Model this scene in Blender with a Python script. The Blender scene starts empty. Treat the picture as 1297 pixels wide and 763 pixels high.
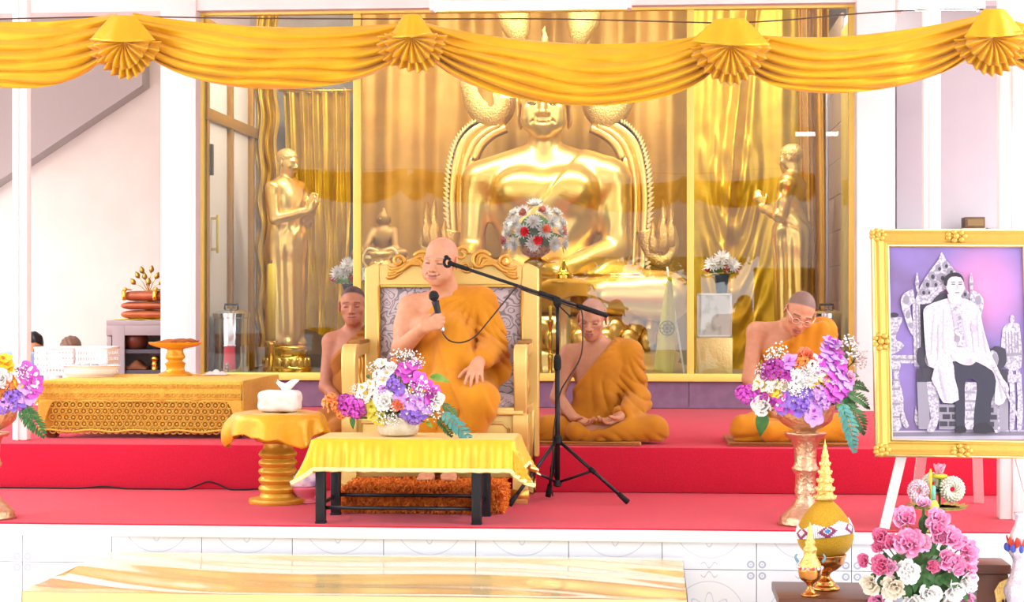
import bpy, bmesh, math, random
import numpy as np
from mathutils import Vector, Matrix, Euler

sc_ = bpy.context.scene
COL = sc_.collection
R_ = random.Random(7)
PI = math.pi

# ------------------------------------------------------------------ camera
F = 2300.0                      # focal length in pixels of the 1297 x 763 frame
TH = math.atan(180 / 2300)      # the camera looks a little to the left of the stage's normal
CAM = Vector((0, 0, 1.46))
cam_d = bpy.data.cameras.new('camera')
cam_d.sensor_width = 36; cam_d.lens = F / 1297 * 36; cam_d.sensor_fit = 'HORIZONTAL'
cam_d.clip_end = 200
cam = bpy.data.objects.new('camera', cam_d)
cam.location = CAM; cam.rotation_euler = (PI / 2, 0, TH)
COL.objects.link(cam); sc_.camera = cam

# ------------------------------------------------------------------ sky, daylight, exposure
world = bpy.data.worlds.new('bright_overcast_sky'); sc_.world = world
world.use_nodes = True
wn = world.node_tree.nodes; wl = world.node_tree.links
wn['Background'].inputs[0].default_value = (0.93, 0.97, 1.0, 1)
wn['Background'].inputs[1].default_value = 4.0

def area(name, loc, size, power, rot=(0, 0, 0), color=(1, 1, 1)):
    d = bpy.data.lights.new(name, 'AREA'); d.shape = 'RECTANGLE'
    d.size, d.size_y = size; d.energy = power; d.color = color
    o = bpy.data.objects.new(name, d); o.location = loc; o.rotation_euler = rot
    COL.objects.link(o); return o
# unseen area lights added to brighten hall, stage, shrine and left bay (the tubes in view are built as fixtures further down)
area('hall_fill_light', (-6.4, 6.5, 4.2), (.5, 7), 200, color=(1, .99, .97))
area('hall_fill_light', (4.2, 6.0, 4.2), (.5, 7), 200, color=(1, .99, .97))
area('stage_fill_light', (-6.2, 11.3, 4.2), (.5, 3.5), 260, rot=(0, .5, 0), color=(1, .99, .97))  # added fill for the columns and statues, no fixture here
area('stage_fill_light', (4.2, 11.3, 4.2), (.5, 3.5), 260, rot=(0, -.5, 0), color=(1, .99, .97))
area('shrine_fill_light', (-0.9, 13.72, 4.2), (4.4, 0.3), 270, rot=(0.35, 0, 0), color=(1, .95, .84))  # added fill that brightens the statues and curtains in the case
area('side_room_fill_light', (-6.6, 12.2, 4.2), (1.6, 1.6), 60, color=(1, .96, .92))  # added fill for the left bay, out of view

sc_.view_settings.view_transform = 'Standard'
sc_.view_settings.look = 'None'
sc_.view_settings.exposure = 0.12
sc_.view_settings.gamma = 1
sc_.view_settings.use_curve_mapping = False
try:
    sc_.cycles.max_bounces = 8; sc_.cycles.diffuse_bounces = 4; sc_.cycles.glossy_bounces = 4
    sc_.cycles.transparent_max_bounces = 12; sc_.cycles.transmission_bounces = 6
    sc_.cycles.sample_clamp_indirect = 6; sc_.cycles.use_denoising = True
    sc_.cycles.caustics_reflective = False; sc_.cycles.caustics_refractive = False
except Exception:
    pass

# ------------------------------------------------------------------ measuring helpers
def ray(u, v):
    x = (u - 648.5) / F; z = -(v - 381.5) / F
    return Vector((-math.sin(TH) + x * math.cos(TH), math.cos(TH) + x * math.sin(TH), z))
def at(u, v, Y):
    d = ray(u, v); return CAM + d * (Y / d.y)
def on(u, v, z):
    d = ray(u, v); return CAM + d * ((z - CAM.z) / d.z)
def ppm(Y): return F / Y
STAGE = 0.40; STEP = 0.655; SHRINE = 0.863
Y_EDGE, Y_STEP, Y_GLASS, Y_BACK = 8.45, 10.03, 13.6, 16.1

# ------------------------------------------------------------------ materials
def lin(h):
    if isinstance(h, str):
        h = h.lstrip('#'); c = [int(h[i:i + 2], 16) / 255 for i in (0, 2, 4)]
        return tuple(((x + .055) / 1.055) ** 2.4 if x > .04045 else x / 12.92 for x in c)
    return tuple(h)
_m = {}
def pbr(name, col, rough=.5, metal=0., col2=None, nscale=8., ndet=4., bump=0., bscale=40., sheen=0., coat=0.,
        emit=0., spec=.5, stretch=(1, 1, 1), attr=None, sss=0., lo=.35, hi=.65, coord='Object', trans=0., ior=1.45):
    if name in _m: return _m[name]
    m = bpy.data.materials.new(name); m.use_nodes = True
    nt = m.node_tree; N = nt.nodes; L = nt.links; b = N['Principled BSDF']
    c = lin(col); b.inputs['Base Color'].default_value = (*c, 1)
    b.inputs['Roughness'].default_value = rough; b.inputs['Metallic'].default_value = metal
    b.inputs['Specular IOR Level'].default_value = spec
    b.inputs['IOR'].default_value = ior
    if trans: b.inputs['Transmission Weight'].default_value = trans
    if sheen: b.inputs['Sheen Weight'].default_value = sheen; b.inputs['Sheen Roughness'].default_value = .45; b.inputs['Sheen Tint'].default_value = (*[min(1, x * .5 + .5) for x in c], 1)
    if coat: b.inputs['Coat Weight'].default_value = coat; b.inputs['Coat Roughness'].default_value = .08
    if sss:
        b.inputs['Subsurface Weight'].default_value = sss; b.inputs['Subsurface Radius'].default_value = (.012, .005, .003); b.inputs['Subsurface Scale'].default_value = 1.0
    if emit:
        b.inputs['Emission Color'].default_value = (*c, 1); b.inputs['Emission Strength'].default_value = emit
    src = None
    if attr:
        a = N.new('ShaderNodeAttribute'); a.attribute_name = attr; src = a.outputs['Color']
        L.new(src, b.inputs['Base Color'])
    if col2 is not None or bump:
        tc = N.new('ShaderNodeTexCoord'); mp = N.new('ShaderNodeMapping'); mp.inputs['Scale'].default_value = stretch
        L.new(tc.outputs[coord], mp.inputs['Vector'])
    if col2 is not None:
        n = N.new('ShaderNodeTexNoise'); n.inputs['Scale'].default_value = nscale; n.inputs['Detail'].default_value = ndet
        L.new(mp.outputs[0], n.inputs['Vector'])
        r = N.new('ShaderNodeValToRGB'); r.color_ramp.elements[0].position = lo; r.color_ramp.elements[1].position = hi
        r.color_ramp.elements[0].color = (*c, 1); r.color_ramp.elements[1].color = (*lin(col2), 1)
        L.new(n.outputs['Fac'], r.inputs[0])
        if src is None: L.new(r.outputs[0], b.inputs['Base Color'])
        else:
            mx = N.new('ShaderNodeMix'); mx.data_type = 'RGBA'; mx.blend_type = 'MULTIPLY'; mx.inputs[0].default_value = 1
            L.new(src, mx.inputs[6]); L.new(r.outputs[0], mx.inputs[7]); L.new(mx.outputs[2], b.inputs['Base Color'])
    if bump:
        n2 = N.new('ShaderNodeTexNoise'); n2.inputs['Scale'].default_value = bscale; n2.inputs['Detail'].default_value = 3
        L.new(mp.outputs[0], n2.inputs['Vector'])
        bp = N.new('ShaderNodeBump'); bp.inputs['Strength'].default_value = bump; bp.inputs['Distance'].default_value = .01
        L.new(n2.outputs['Fac'], bp.inputs['Height']); L.new(bp.outputs[0], b.inputs['Normal'])
    _m[name] = m; return m

# ------------------------------------------------------------------ objects
def origin(o):
    v = Vector((0, 0, 0))
    while o is not None: v = v + o.location; o = o.parent
    return v
def tag(o, label=None, cat=None, group=None, kind=None):
    if label: o['label'] = label
    if cat: o['category'] = cat
    if group: o['group'] = group
    if kind: o['kind'] = kind
    return o
def thing(name, loc, label=None, cat=None, group=None, kind=None):
    o = bpy.data.objects.new(name, None); COL.objects.link(o); o.location = loc
    o.empty_display_size = .05
    return tag(o, label, cat, group, kind)

class MB:
    """collects shapes in world coordinates, then links them as ONE mesh object"""
    def __init__(s): s.v = []; s.f = []; s.mi = []; s.cur = 0
    def add(s, vs, fs):
        o = len(s.v); s.v.extend([tuple(p) for p in vs]); s.f.extend([tuple(i + o for i in f) for f in fs]); s.mi.extend([s.cur] * len(fs)); return s
    def box(s, c, size, M=None, bev=0.):
        x, y, z = [a / 2 for a in size]
        if bev <= 0:
            vs = [Vector((i, j, k)) for i in (-x, x) for j in (-y, y) for k in (-z, z)]
            fs = [(0, 1, 3, 2), (4, 6, 7, 5), (0, 4, 5, 1), (2, 3, 7, 6), (0, 2, 6, 4), (1, 5, 7, 3)]
        else:
            bm = bmesh.new(); bmesh.ops.create_cube(bm, size=1); bmesh.ops.scale(bm, vec=(size[0], size[1], size[2]), verts=bm.verts)
            bmesh.ops.bevel(bm, geom=bm.edges[:], offset=min(bev, x * .95, y * .95, z * .95), segments=2, profile=.6, affect='EDGES')
            bm.verts.index_update(); vs = [v.co.copy() for v in bm.verts]; fs = [tuple(v.index for v in f.verts) for f in bm.faces]; bm.free()
        if M is not None: vs = [M @ v for v in vs]
        c = Vector(c); return s.add([v + c for v in vs], fs)
    def tube(s, pts, rad, n=8, closed=False, flat=None, cap=True):
        pts = [Vector(p) for p in pts]; m = len(pts)
        if not hasattr(rad, '__len__'): rad = [rad] * m
        vs = []; up = None
        for i, p in enumerate(pts):
            a = pts[(i - 1) % m] if (closed or i > 0) else p; b = pts[(i + 1) % m] if (closed or i < m - 1) else p
            t = (b - a).normalized() if (b - a).length > 1e-9 else Vector((0, 0, 1))
            if up is None:
                up = Vector((0, 0, 1)) if abs(t.z) < .9 else Vector((1, 0, 0))
            u = (up - t * up.dot(t))
            if u.length < 1e-6: u = t.orthogonal()
            u.normalize(); w = t.cross(u); up = u
            fx, fy = flat if flat else (1, 1)
            for k in range(n):
                A = 2 * PI * k / n; vs.append(p + (u * math.cos(A) * fx + w * math.sin(A) * fy) * rad[i])
        fs = []
        for i in range(m if closed else m - 1):
            for k in range(n):
                a = i * n + k; b = i * n + (k + 1) % n; i2 = (i + 1) % m
                fs.append((a, b, i2 * n + (k + 1) % n, i2 * n + k))
        if cap and not closed:
            fs.append(tuple(reversed(range(n)))); fs.append(tuple(range((m - 1) * n, m * n)))
        return s.add(vs, fs)
    def lathe(s, c, prof, n=24, sx=1, sy=1, wob=None, M=None):
        c = Vector(c); vs = []; fs = []
        for j, (r, z) in enumerate(prof):
            for k in range(n):
                A = 2 * PI * k / n; rr = r * (1 + (wob(A, z) if wob else 0))
                p = Vector((math.cos(A) * rr * sx, math.sin(A) * rr * sy, z))
                if M is not None: p = M @ p
                vs.append(c + p)
        for j in range(len(prof) - 1):
            for k in range(n):
                a = j * n + k; b = j * n + (k + 1) % n; fs.append((a, b, b + n, a + n))
        fs.append(tuple(reversed(range(n)))); fs.append(tuple(range((len(prof) - 1) * n, len(prof) * n)))
        return s.add(vs, fs)
    def grid(s, fn, nu, nv, closed_u=False):
        vs = [fn(i / nu, j / nv) for i in range(nu + (0 if closed_u else 1)) for j in range(nv + 1)]
        fs = []; w = nv + 1; mu = nu
        for i in range(nu):
            i2 = (i + 1) % nu if closed_u else i + 1
            for j in range(nv): fs.append((i * w + j, i2 * w + j, i2 * w + j + 1, i * w + j + 1))
        return s.add(vs, fs)
    def ball(s, c, r, n=8, M=None, seg=None):
        c = Vector(c); r = r if hasattr(r, '__len__') else (r, r, r); n2 = seg or max(4, n // 2 + 1)
        vs = []; fs = []
        for j in range(1, n2):
            t = PI * j / n2
            for k in range(n):
                A = 2 * PI * k / n; p = Vector((r[0] * math.sin(t) * math.cos(A), r[1] * math.sin(t) * math.sin(A), r[2] * math.cos(t)))
                vs.append(p)
        for j in range(n2 - 2):
            for k in range(n): a = j * n + k; b = j * n + (k + 1) % n; fs.append((a, a + n, b + n, b))
        top = len(vs); vs.append(Vector((0, 0, r[2]))); bot = len(vs); vs.append(Vector((0, 0, -r[2])))
        for k in range(n):
            fs.append((top, k, (k + 1) % n)); o = (n2 - 2) * n; fs.append((bot, o + (k + 1) % n, o + k))
        if M is not None: vs = [M @ v for v in vs]
        return s.add([v + c for v in vs], fs)
    def prism(s, poly, y0, y1, axis='y'):
        """polygon in (x,z) extruded from y0 to y1"""
        n = len(poly); vs = [Vector((p[0], y0, p[1])) for p in poly] + [Vector((p[0], y1, p[1])) for p in poly]
        fs = [tuple(range(n)), tuple(reversed(range(n, 2 * n)))] + [(i, i + n, (i + 1) % n + n, (i + 1) % n) for i in range(n)]
        return s.add(vs, fs)
    def build(s, name, mat, parent=None, smooth=True, loc=None, thick=0., angle=None):
        me = bpy.data.meshes.new(name)
        o = bpy.data.objects.new(name, me); COL.objects.link(o)
        off = Vector((0, 0, 0))
        if parent is not None:
            o.parent = parent; off = origin(parent)
        elif loc is not None:
            o.location = loc; off = Vector(loc)
        me.from_pydata([(p[0] - off.x, p[1] - off.y, p[2] - off.z) for p in s.v], [], s.f)
        mats = mat if isinstance(mat, (list, tuple)) else [mat]
        for m in mats: me.materials.append(m)
        if len(mats) > 1: me.polygons.foreach_set('material_index', s.mi)
        if smooth:
            if smooth == 'auto' or angle:
                me.polygons.foreach_set('use_smooth', [True] * len(me.polygons))
                me.set_sharp_from_angle(angle=angle or math.radians(38))
            else: me.polygons.foreach_set('use_smooth', [True] * len(me.polygons))
        me.update()
        if thick:
            md = o.modifiers.new('solid', 'SOLIDIFY'); md.thickness = thick; md.offset = 0
        return o
def inst(src, name, parent, M):
    """a copy of a part sharing mesh data; M is in the parent's space"""
    o = src.copy(); o.name = name; COL.objects.link(o); o.parent = parent; o.matrix_local = M
    for k in list(o.keys()):
        if k in ('label', 'category', 'group'): del o[k]
    return o
def copy_tree(o, parent=None):
    c = o.copy(); COL.objects.link(c); c.parent = parent
    for ch in o.children: copy_tree(ch, c)
    return c
def lathe_pts(pts, sub=4):
    """Catmull-Rom through profile points"""
    out = []; n = len(pts)
    for i in range(n - 1):
        p0 = pts[max(0, i - 1)]; p1 = pts[i]; p2 = pts[i + 1]; p3 = pts[min(n - 1, i + 2)]
        for k in range(sub):
            t = k / sub
            out.append(tuple(.5 * ((2 * p1[d]) + (-p0[d] + p2[d]) * t + (2 * p0[d] - 5 * p1[d] + 4 * p2[d] - p3[d]) * t * t + (-p0[d] + 3 * p1[d] - 3 * p2[d] + p3[d]) * t ** 3) for d in range(len(p1))))
    out.append(tuple(pts[-1])); return out
spl = lathe_pts
def sstep(a, b, x):
    t = min(1, max(0, (x - a) / (b - a))); return t * t * (3 - 2 * t)

# ------------------------------------------------------------------ smooth bodies: signed distances meshed with surface nets
class Body:
    """list of signed-distance shapes blended in order; groups are only evaluated near their own sphere"""
    def __init__(s): s.ops = []; s.grp = None
    def _put(s, op): (s.ops if s.grp is None else s.grp).append(op)
    def cap(s, a, b, ra, rb=None, k=.02): s._put(('c', np.array(a, np.float32), np.array(b, np.float32), ra, ra if rb is None else rb, k, 1)); return s
    def ell(s, c, r, k=.02, M=None): s._put(('e', np.array(c, np.float32), np.array(r, np.float32), None if M is None else np.array(M, np.float32), k, 1)); return s
    def ccut(s, a, b, ra, rb=None, k=.005): s._put(('c', np.array(a, np.float32), np.array(b, np.float32), ra, ra if rb is None else rb, k, -1)); return s
    def ecut(s, c, r, k=.005, M=None): s._put(('e', np.array(c, np.float32), np.array(r, np.float32), None if M is None else np.array(M, np.float32), k, -1)); return s
    def fn(s, f): s._put(('f', f)); return s
    def begin(s, c, r): s.grp = []; s._g = (np.array(c, np.float32), r)
    def end(s): g = s.grp; s.grp = None; s.ops.append(('g', s._g[0], s._g[1], g))
    def ev(s, P, ops=None, d=None):
        if d is None: d = np.full(len(P), 9.0, np.float32)
        for op in (s.ops if ops is None else ops):
            if op[0] == 'g':
                q = P - op[1]; m = np.einsum('ij,ij->i', q, q) < (op[2] + .1) ** 2
                if m.any(): d[m] = s.ev(P[m], op[3], d[m])
                continue
            if op[0] == 'f': d = op[1](P, d); continue
            if op[0] == 'c':
                _, a, b, ra, rb, k, sg = op
                ab = b - a; t = np.clip(((P - a) @ ab) / max(1e-9, float(ab @ ab)), 0, 1)
                q = P - a - t[:, None] * ab; e = np.sqrt(np.einsum('ij,ij->i', q, q)) - (ra + (rb - ra) * t)
            else:
                _, c, r, M, k, sg = op
                q = P - c
                if M is not None: q = q @ M
                q1 = q / r; k0 = np.sqrt(np.einsum('ij,ij->i', q1, q1)); q2 = q1 / r
                k1 = np.sqrt(np.einsum('ij,ij->i', q2, q2)); e = k0 * (k0 - 1) / np.maximum(k1, 1e-6)
            if sg > 0:
                h = np.maximum(k - np.abs(d - e), 0) / max(k, 1e-6); d = np.minimum(d, e) - h * h * k * .25
            else:
                e = -e; h = np.maximum(k - np.abs(d - e), 0) / max(k, 1e-6); d = np.maximum(d, e) + h * h * k * .25
        return d

def axis(lo, hi, vox, fine=()):
    """coordinates from lo to hi with step vox, finer inside the (a, b, step) spans"""
    out = [lo]; x = lo
    while x < hi:
        st = vox
        for a, b, f in fine:
            if a - f < x < b: st = min(st, f)
            elif x <= a - f and x + st > a: st = min(st, max(f, a - x))
        x += st; out.append(x)
    return np.array(out, np.float32)

def surface(fn, X, Y, Z, B=6):
    nx, ny, nz = len(X), len(Y), len(Z)
    def blocks(A):
        n = (len(A) - 1 + B - 1) // B
        lo = A[[min(i * B, len(A) - 1) for i in range(n)]]; hi = A[[min((i + 1) * B, len(A) - 1) for i in range(n)]]
        return (lo + hi) / 2, (hi - lo) / 2
    bx, hx = blocks(X); by, hy = blocks(Y); bz, hz = blocks(Z)
    C = np.stack(np.meshgrid(bx, by, bz, indexing='ij'), -1).reshape(-1, 3)
    H = np.sqrt((hx ** 2)[:, None, None] + (hy ** 2)[None, :, None] + (hz ** 2)[None, None, :]).reshape(-1)
    d = fn(C.astype(np.float32)); near = (np.abs(d) < H * 1.35 + .012).reshape(len(bx), len(by), len(bz))
    sgn = d.reshape(near.shape)
    ix = np.minimum(np.arange(nx) // B, len(bx) - 1); iy = np.minimum(np.arange(ny) // B, len(by) - 1); iz = np.minimum(np.arange(nz) // B, len(bz) - 1)
    V = np.where(sgn > 0, 1., -1.).astype(np.float32)[np.ix_(ix, iy, iz)]
    nb = near.copy()
    nb[1:] |= near[:-1]; t = nb.copy(); nb[:, 1:] |= t[:, :-1]; t = nb.copy(); nb[:, :, 1:] |= t[:, :, :-1]
    mask = nb[np.ix_(ix, iy, iz)]
    I, J, K = np.nonzero(mask)
    P = np.stack([X[I], Y[J], Z[K]], -1)
    out = np.empty(len(P), np.float32)
    for s in range(0, len(P), 400000): out[s:s + 400000] = fn(P[s:s + 400000])
    V[I, J, K] = out
    V[0] = np.maximum(V[0], .001); V[-1] = np.maximum(V[-1], .001); V[:, 0] = np.maximum(V[:, 0], .001); V[:, -1] = np.maximum(V[:, -1], .001)
    V[:, :, 0] = np.maximum(V[:, :, 0], .001); V[:, :, -1] = np.maximum(V[:, :, -1], .001)
    ins = V < 0
    cnt = np.zeros((nx - 1, ny - 1, nz - 1), np.uint8)
    for a in (0, 1):
        for b in (0, 1):
            for c in (0, 1): cnt += ins[a:nx - 1 + a, b:ny - 1 + b, c:nz - 1 + c]
    act = (cnt > 0) & (cnt < 8)
    ci, cj, ck = np.nonzero(act); n = len(ci)
    idx = np.full(act.shape, -1, np.int32); idx[ci, cj, ck] = np.arange(n)
    acc = np.zeros((n, 3), np.float64); w = np.zeros(n)
    cs = [(a, b, c) for a in (0, 1) for b in (0, 1) for c in (0, 1)]
    for a in cs:
        for ax in range(3):
            if a[ax]: continue
            b = list(a); b[ax] = 1
            va = V[ci + a[0], cj + a[1], ck + a[2]]; vb = V[ci + b[0], cj + b[1], ck + b[2]]
            m = (va < 0) != (vb < 0)
            t = np.where(m, va / np.where(m, va - vb, 1), 0)
            pa = np.stack([X[ci + a[0]], Y[cj + a[1]], Z[ck + a[2]]], -1); pb = np.stack([X[ci + b[0]], Y[cj + b[1]], Z[ck + b[2]]], -1)
            acc += np.where(m[:, None], pa + (pb - pa) * t[:, None], 0); w += m
    verts = (acc / w[:, None]).astype(np.float32)
    faces = []
    for ax in range(3):
        sl0 = [slice(None)] * 3; sl1 = [slice(None)] * 3; sl0[ax] = slice(0, -1); sl1[ax] = slice(1, None)
        A = ins[tuple(sl0)]; Bv = ins[tuple(sl1)]; e = A != Bv
        i, j, k = np.nonzero(e); p = [i, j, k]; o1, o2 = (ax + 1) % 3, (ax + 2) % 3
        ok = (p[o1] > 0) & (p[o2] > 0) & (p[o1] < [nx, ny, nz][o1] - 1) & (p[o2] < [nx, ny, nz][o2] - 1)
        p = [q[ok] for q in p]; flip = A[tuple(p)]
        def c(d1, d2):
            q = [x.copy() for x in p]; q[o1] -= d1; q[o2] -= d2; return idx[q[0], q[1], q[2]]
        f = np.stack([c(1, 1), c(0, 1), c(0, 0), c(1, 0)], -1)
        f[~flip] = f[~flip][:, ::-1]; faces.append(f)
    return verts, np.concatenate(faces)

def sdf_obj(name, fn, lo, hi, vox, mat, parent=None, fine=((), (), ()), color=None, loc=None, relax=1):
    X, Y, Z = (axis(lo[i], hi[i], vox, fine[i]) for i in range(3))
    v, f = surface(fn, X, Y, Z)
    if relax:                                    # light Laplacian relaxation takes the grid steps out
        for _ in range(relax):
            s = np.zeros_like(v); c = np.zeros(len(v))
            for a, b in ((0, 1), (1, 2), (2, 3), (3, 0)):
                np.add.at(s, f[:, a], v[f[:, b]]); np.add.at(s, f[:, b], v[f[:, a]])
                c += np.bincount(f[:, a], minlength=len(v)) + np.bincount(f[:, b], minlength=len(v))
            v = v * .6 + .4 * s / np.maximum(c, 1)[:, None]
        v = v.astype(np.float32)
    me = bpy.data.meshes.new(name)
    o = bpy.data.objects.new(name, me); COL.objects.link(o)
    off = np.zeros(3)
    if parent is not None: o.parent = parent; off = np.array(origin(parent))
    elif loc is not None: o.location = loc; off = np.array(loc)
    w = (v - off).astype(np.float32)
    me.vertices.add(len(w)); me.vertices.foreach_set('co', w.ravel())
    me.loops.add(f.size); me.loops.foreach_set('vertex_index', f.ravel().astype(np.int32))
    me.polygons.add(len(f)); me.polygons.foreach_set('loop_start', np.arange(0, f.size, 4, dtype=np.int32))
    me.polygons.foreach_set('use_smooth', np.ones(len(f), bool))
    me.update(calc_edges=True); me.materials.append(mat)
    if color is not None:
        a = me.color_attributes.new('Col', 'FLOAT_COLOR', 'POINT')
        cc = np.ones((len(v), 4), np.float32); cc[:, :3] = color(v); a.data.foreach_set('color', cc.ravel())
    return o
# ================================================================== SETTING
M_white = pbr('white_paint', '#f6f3f0', .55, col2='#efebe7', nscale=3)
M_wall = pbr('warm_plaster', '#f1e9e3', .8, col2='#eae1da', nscale=2)
M_grey = pbr('grey_plaster', '#c6c3ca', .8, col2='#cbc8ce', nscale=2)
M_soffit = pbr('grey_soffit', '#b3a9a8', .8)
M_ceil = pbr('ceiling_white', '#f2f0ee', .8)
M_grout = pbr('grout', '#b9b5bb', .9)
M_carpet = pbr('red_carpet', '#d3153a', .95, col2='#c21031', nscale=160, bump=.35, bscale=420, sheen=.28)
M_frame = pbr('yellow_gold_frame', '#f3dc6e', .38, .15)
M_plinth = pbr('mauve_tile', '#876b86', .3, col2='#7d627d', nscale=14)
M_marble = pbr('grey_marble', '#b3a99c', .25, col2='#a2988c', nscale=5)
M_cream = pbr('cream_panel', '#e7d9cf', .5)
M_ochre = pbr('ochre_gold_trim', '#b98a2c', .4, .5)
M_stone = pbr('taupe_tile', '#a09089', .35, col2='#93837e', nscale=9)

def structure(mb, name, mat, parent=None, **k):
    return tag(mb.build(name, mat, parent, smooth=k.pop('smooth', False), **k), kind='structure')

def pattern_tile_material():
    m = bpy.data.materials.new('patterned_white_tile'); m.use_nodes = True
    nt = m.node_tree; N = nt.nodes; L = nt.links; b = N['Principled BSDF']
    b.inputs['Roughness'].default_value = .12
    tc = N.new('ShaderNodeTexCoord'); sp = N.new('ShaderNodeSeparateXYZ'); L.new(tc.outputs['Object'], sp.inputs[0])
    def mth(op, a, bb=None):
        n = N.new('ShaderNodeMath'); n.operation = op
        for i, x in enumerate((a, bb)):
            if x is None: continue
            if isinstance(x, (int, float)): n.inputs[i].default_value = x
            else: L.new(x, n.inputs[i])
        return n.outputs[0]
    X, Z = sp.outputs['X'], sp.outputs['Z']
    r = mth('SQRT', mth('ADD', mth('MULTIPLY', X, X), mth('MULTIPLY', Z, Z)))
    th = mth('ARCTAN2', Z, X)
    ring = lambda rr, w: mth('LESS_THAN', mth('ABSOLUTE', mth('SUBTRACT', r, rr)), w)
    ax = mth('SUBTRACT', mth('ABSOLUTE', X), .191); az = mth('SUBTRACT', mth('ABSOLUTE', Z), .191)
    q = mth('SQRT', mth('ADD', mth('MULTIPLY', ax, ax), mth('MULTIPLY', az, az)))
    dot = mth('MULTIPLY', mth('LESS_THAN', mth('ABSOLUTE', mth('SUBTRACT', q, .0135)), .0045), .75)
    dot = mth('ADD', dot, mth('MULTIPLY', mth('LESS_THAN', q, .004), .6))
    petal = mth('LESS_THAN', mth('ABSOLUTE', mth('SUBTRACT', r, mth('ADD', .085, mth('MULTIPLY', mth('COSINE', mth('MULTIPLY', th, 8)), .026)))), .004)
    petal2 = mth('LESS_THAN', mth('ABSOLUTE', mth('SUBTRACT', r, mth('ADD', .045, mth('MULTIPLY', mth('COSINE', mth('MULTIPLY', th, 8)), .016)))), .004)
    fil = mth('MULTIPLY', mth('LESS_THAN', mth('ABSOLUTE', mth('SUBTRACT', r, mth('ADD', .196, mth('MULTIPLY', mth('COSINE', mth('MULTIPLY', th, 24)), .012)))), .0035),
              mth('GREATER_THAN', mth('ABSOLUTE', mth('COSINE', mth('MULTIPLY', th, 2))), .92))
    tot = mth('ADD', mth('ADD', mth('MULTIPLY', ring(.163, .0022), .4), mth('MULTIPLY', petal, .4)), mth('ADD', mth('MULTIPLY', petal2, .25), mth('ADD', dot, mth('MULTIPLY', fil, .5))))
    tot = mth('MINIMUM', tot, 1)
    mx = N.new('ShaderNodeMix'); mx.data_type = 'RGBA'
    mx.inputs[6].default_value = (*lin('#f1f2f8'), 1); mx.inputs[7].default_value = (*lin('#9aa0bb'), 1)
    L.new(tot, mx.inputs[0]); L.new(mx.outputs[2], b.inputs['Base Color'])
    return m
M_tile = pattern_tile_material()
M_ftile = pbr('floor_tile_white', '#eceaec', .15, col2='#e4e2e6', nscale=3)

XL, XR = -9.0, 6.0
# hall floor with large square tiles (grout base, each near tile its own piece)
m = MB(); m.box(((XL + XR) / 2, 2.2, -.06), (XR - XL, 17, .1)); floor = structure(m, 'floor', M_grout)
proto = None
for i in range(-7, 5):
    for j in range(4):
        if proto is None:
            m = MB(); m.box((0, 0, 0), (.592, .592, .012), bev=.002); proto = m.build('tile', M_ftile, floor, smooth=False)
            o = proto
        else: o = inst(proto, 'tile', floor, Matrix.Identity(4))
        o.location = (i * .6 + .2, 8.45 - .3 - j * .6, -.008)
# hall ceiling and the stage ceiling beyond it
m = MB(); m.box(((XL + XR) / 2, 6.7, 4.45), (XR - XL, 20.4, .1)); structure(m, 'ceiling', M_ceil)
m = MB(); m.box(((XL + XR) / 2, -3.2, 3.3), (XR - XL, .25, 2.2)); structure(m, 'beam', M_white)           # eave beam behind the viewer
for xa, xb in ((XL, -3.05), (1.75, XR)):                       # unseen rear wall, shaped to block sky reflections beside the opening to the yard
    m = MB(); m.box(((xa + xb) / 2, -3.2, 1.1), (xb - xa, .2, 2.2)); structure(m, 'wall_front_blocker', M_wall)
m = MB(); m.box(((XL + XR) / 2, 16.75, 2.2), (XR - XL, .2, 4.4)); structure(m, 'wall_back', M_wall)
m = MB(); m.box((XL - .1, 12.9, 2.2), (.2, 7.8, 4.4)); structure(m, 'wall_left', M_wall)
m = MB(); m.box((XR + .1, 12.9, 2.2), (.2, 7.8, 4.4)); structure(m, 'wall_right', M_grey)
m = MB(); m.box((-1.5, -16, -.1), (70, 26, .1)); structure(m, 'ground', pbr('pale_yard', '#b9b3a0', .9, col2='#a8a58c', nscale=1.5))

# lower stage: masonry core, projecting nosing, tiled riser, red carpet
SX0, SX1 = -7.0, 4.4
m = MB(); m.box(((SX0 + SX1) / 2, (Y_EDGE + .02 + 16.6) / 2, .19), (SX1 - SX0, 16.6 - Y_EDGE - .02, .38)); stage = structure(m, 'platform', M_grout)
m = MB(); m.box(((SX0 + SX1) / 2, Y_EDGE + .06, STAGE - .032), (SX1 - SX0, .16, .052), bev=.008); structure(m, 'trim_1', M_white, stage)
tx0 = at(28, 720, Y_EDGE).x; tw = .4345; zj = .215
cut = []                                   # whole tiles cut to fit: the upper course under the nosing, the lower one down to the floor
for za, zb in ((-tw / 2 + .0015, .374 - zj - tw / 2), (tw / 2 - zj + .002, tw / 2 - .0015)):
    m = MB(); m.box((0, 0, (za + zb) / 2), (tw - .003, .02, zb - za), bev=.0015)
    cut.append(m.build('tile', M_tile, stage, smooth=False))
for j in range(2):
    for n, i in enumerate(range(-3, 14)):
        o = cut[j] if n == 0 else inst(cut[j], 'tile', stage, Matrix.Identity(4))
        o.location = Vector((tx0 + tw * (i + .5), Y_EDGE + .014, zj + tw / 2 - tw * j))
m = MB(); m.box(((SX0 + SX1) / 2, (Y_EDGE + .012 + Y_STEP + .1) / 2, STAGE - .004), (SX1 - SX0, Y_STEP + .1 - Y_EDGE - .012, .010)); structure(m, 'floor_carpet', M_carpet)
m = MB(); m.box(((SX0 + SX1) / 2, (Y_STEP + 13.7) / 2, (STAGE + STEP) / 2), (SX1 - SX0, 13.7 - Y_STEP, STEP - STAGE), bev=.022); structure(m, 'platform_upper', M_carpet, smooth='auto')

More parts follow.
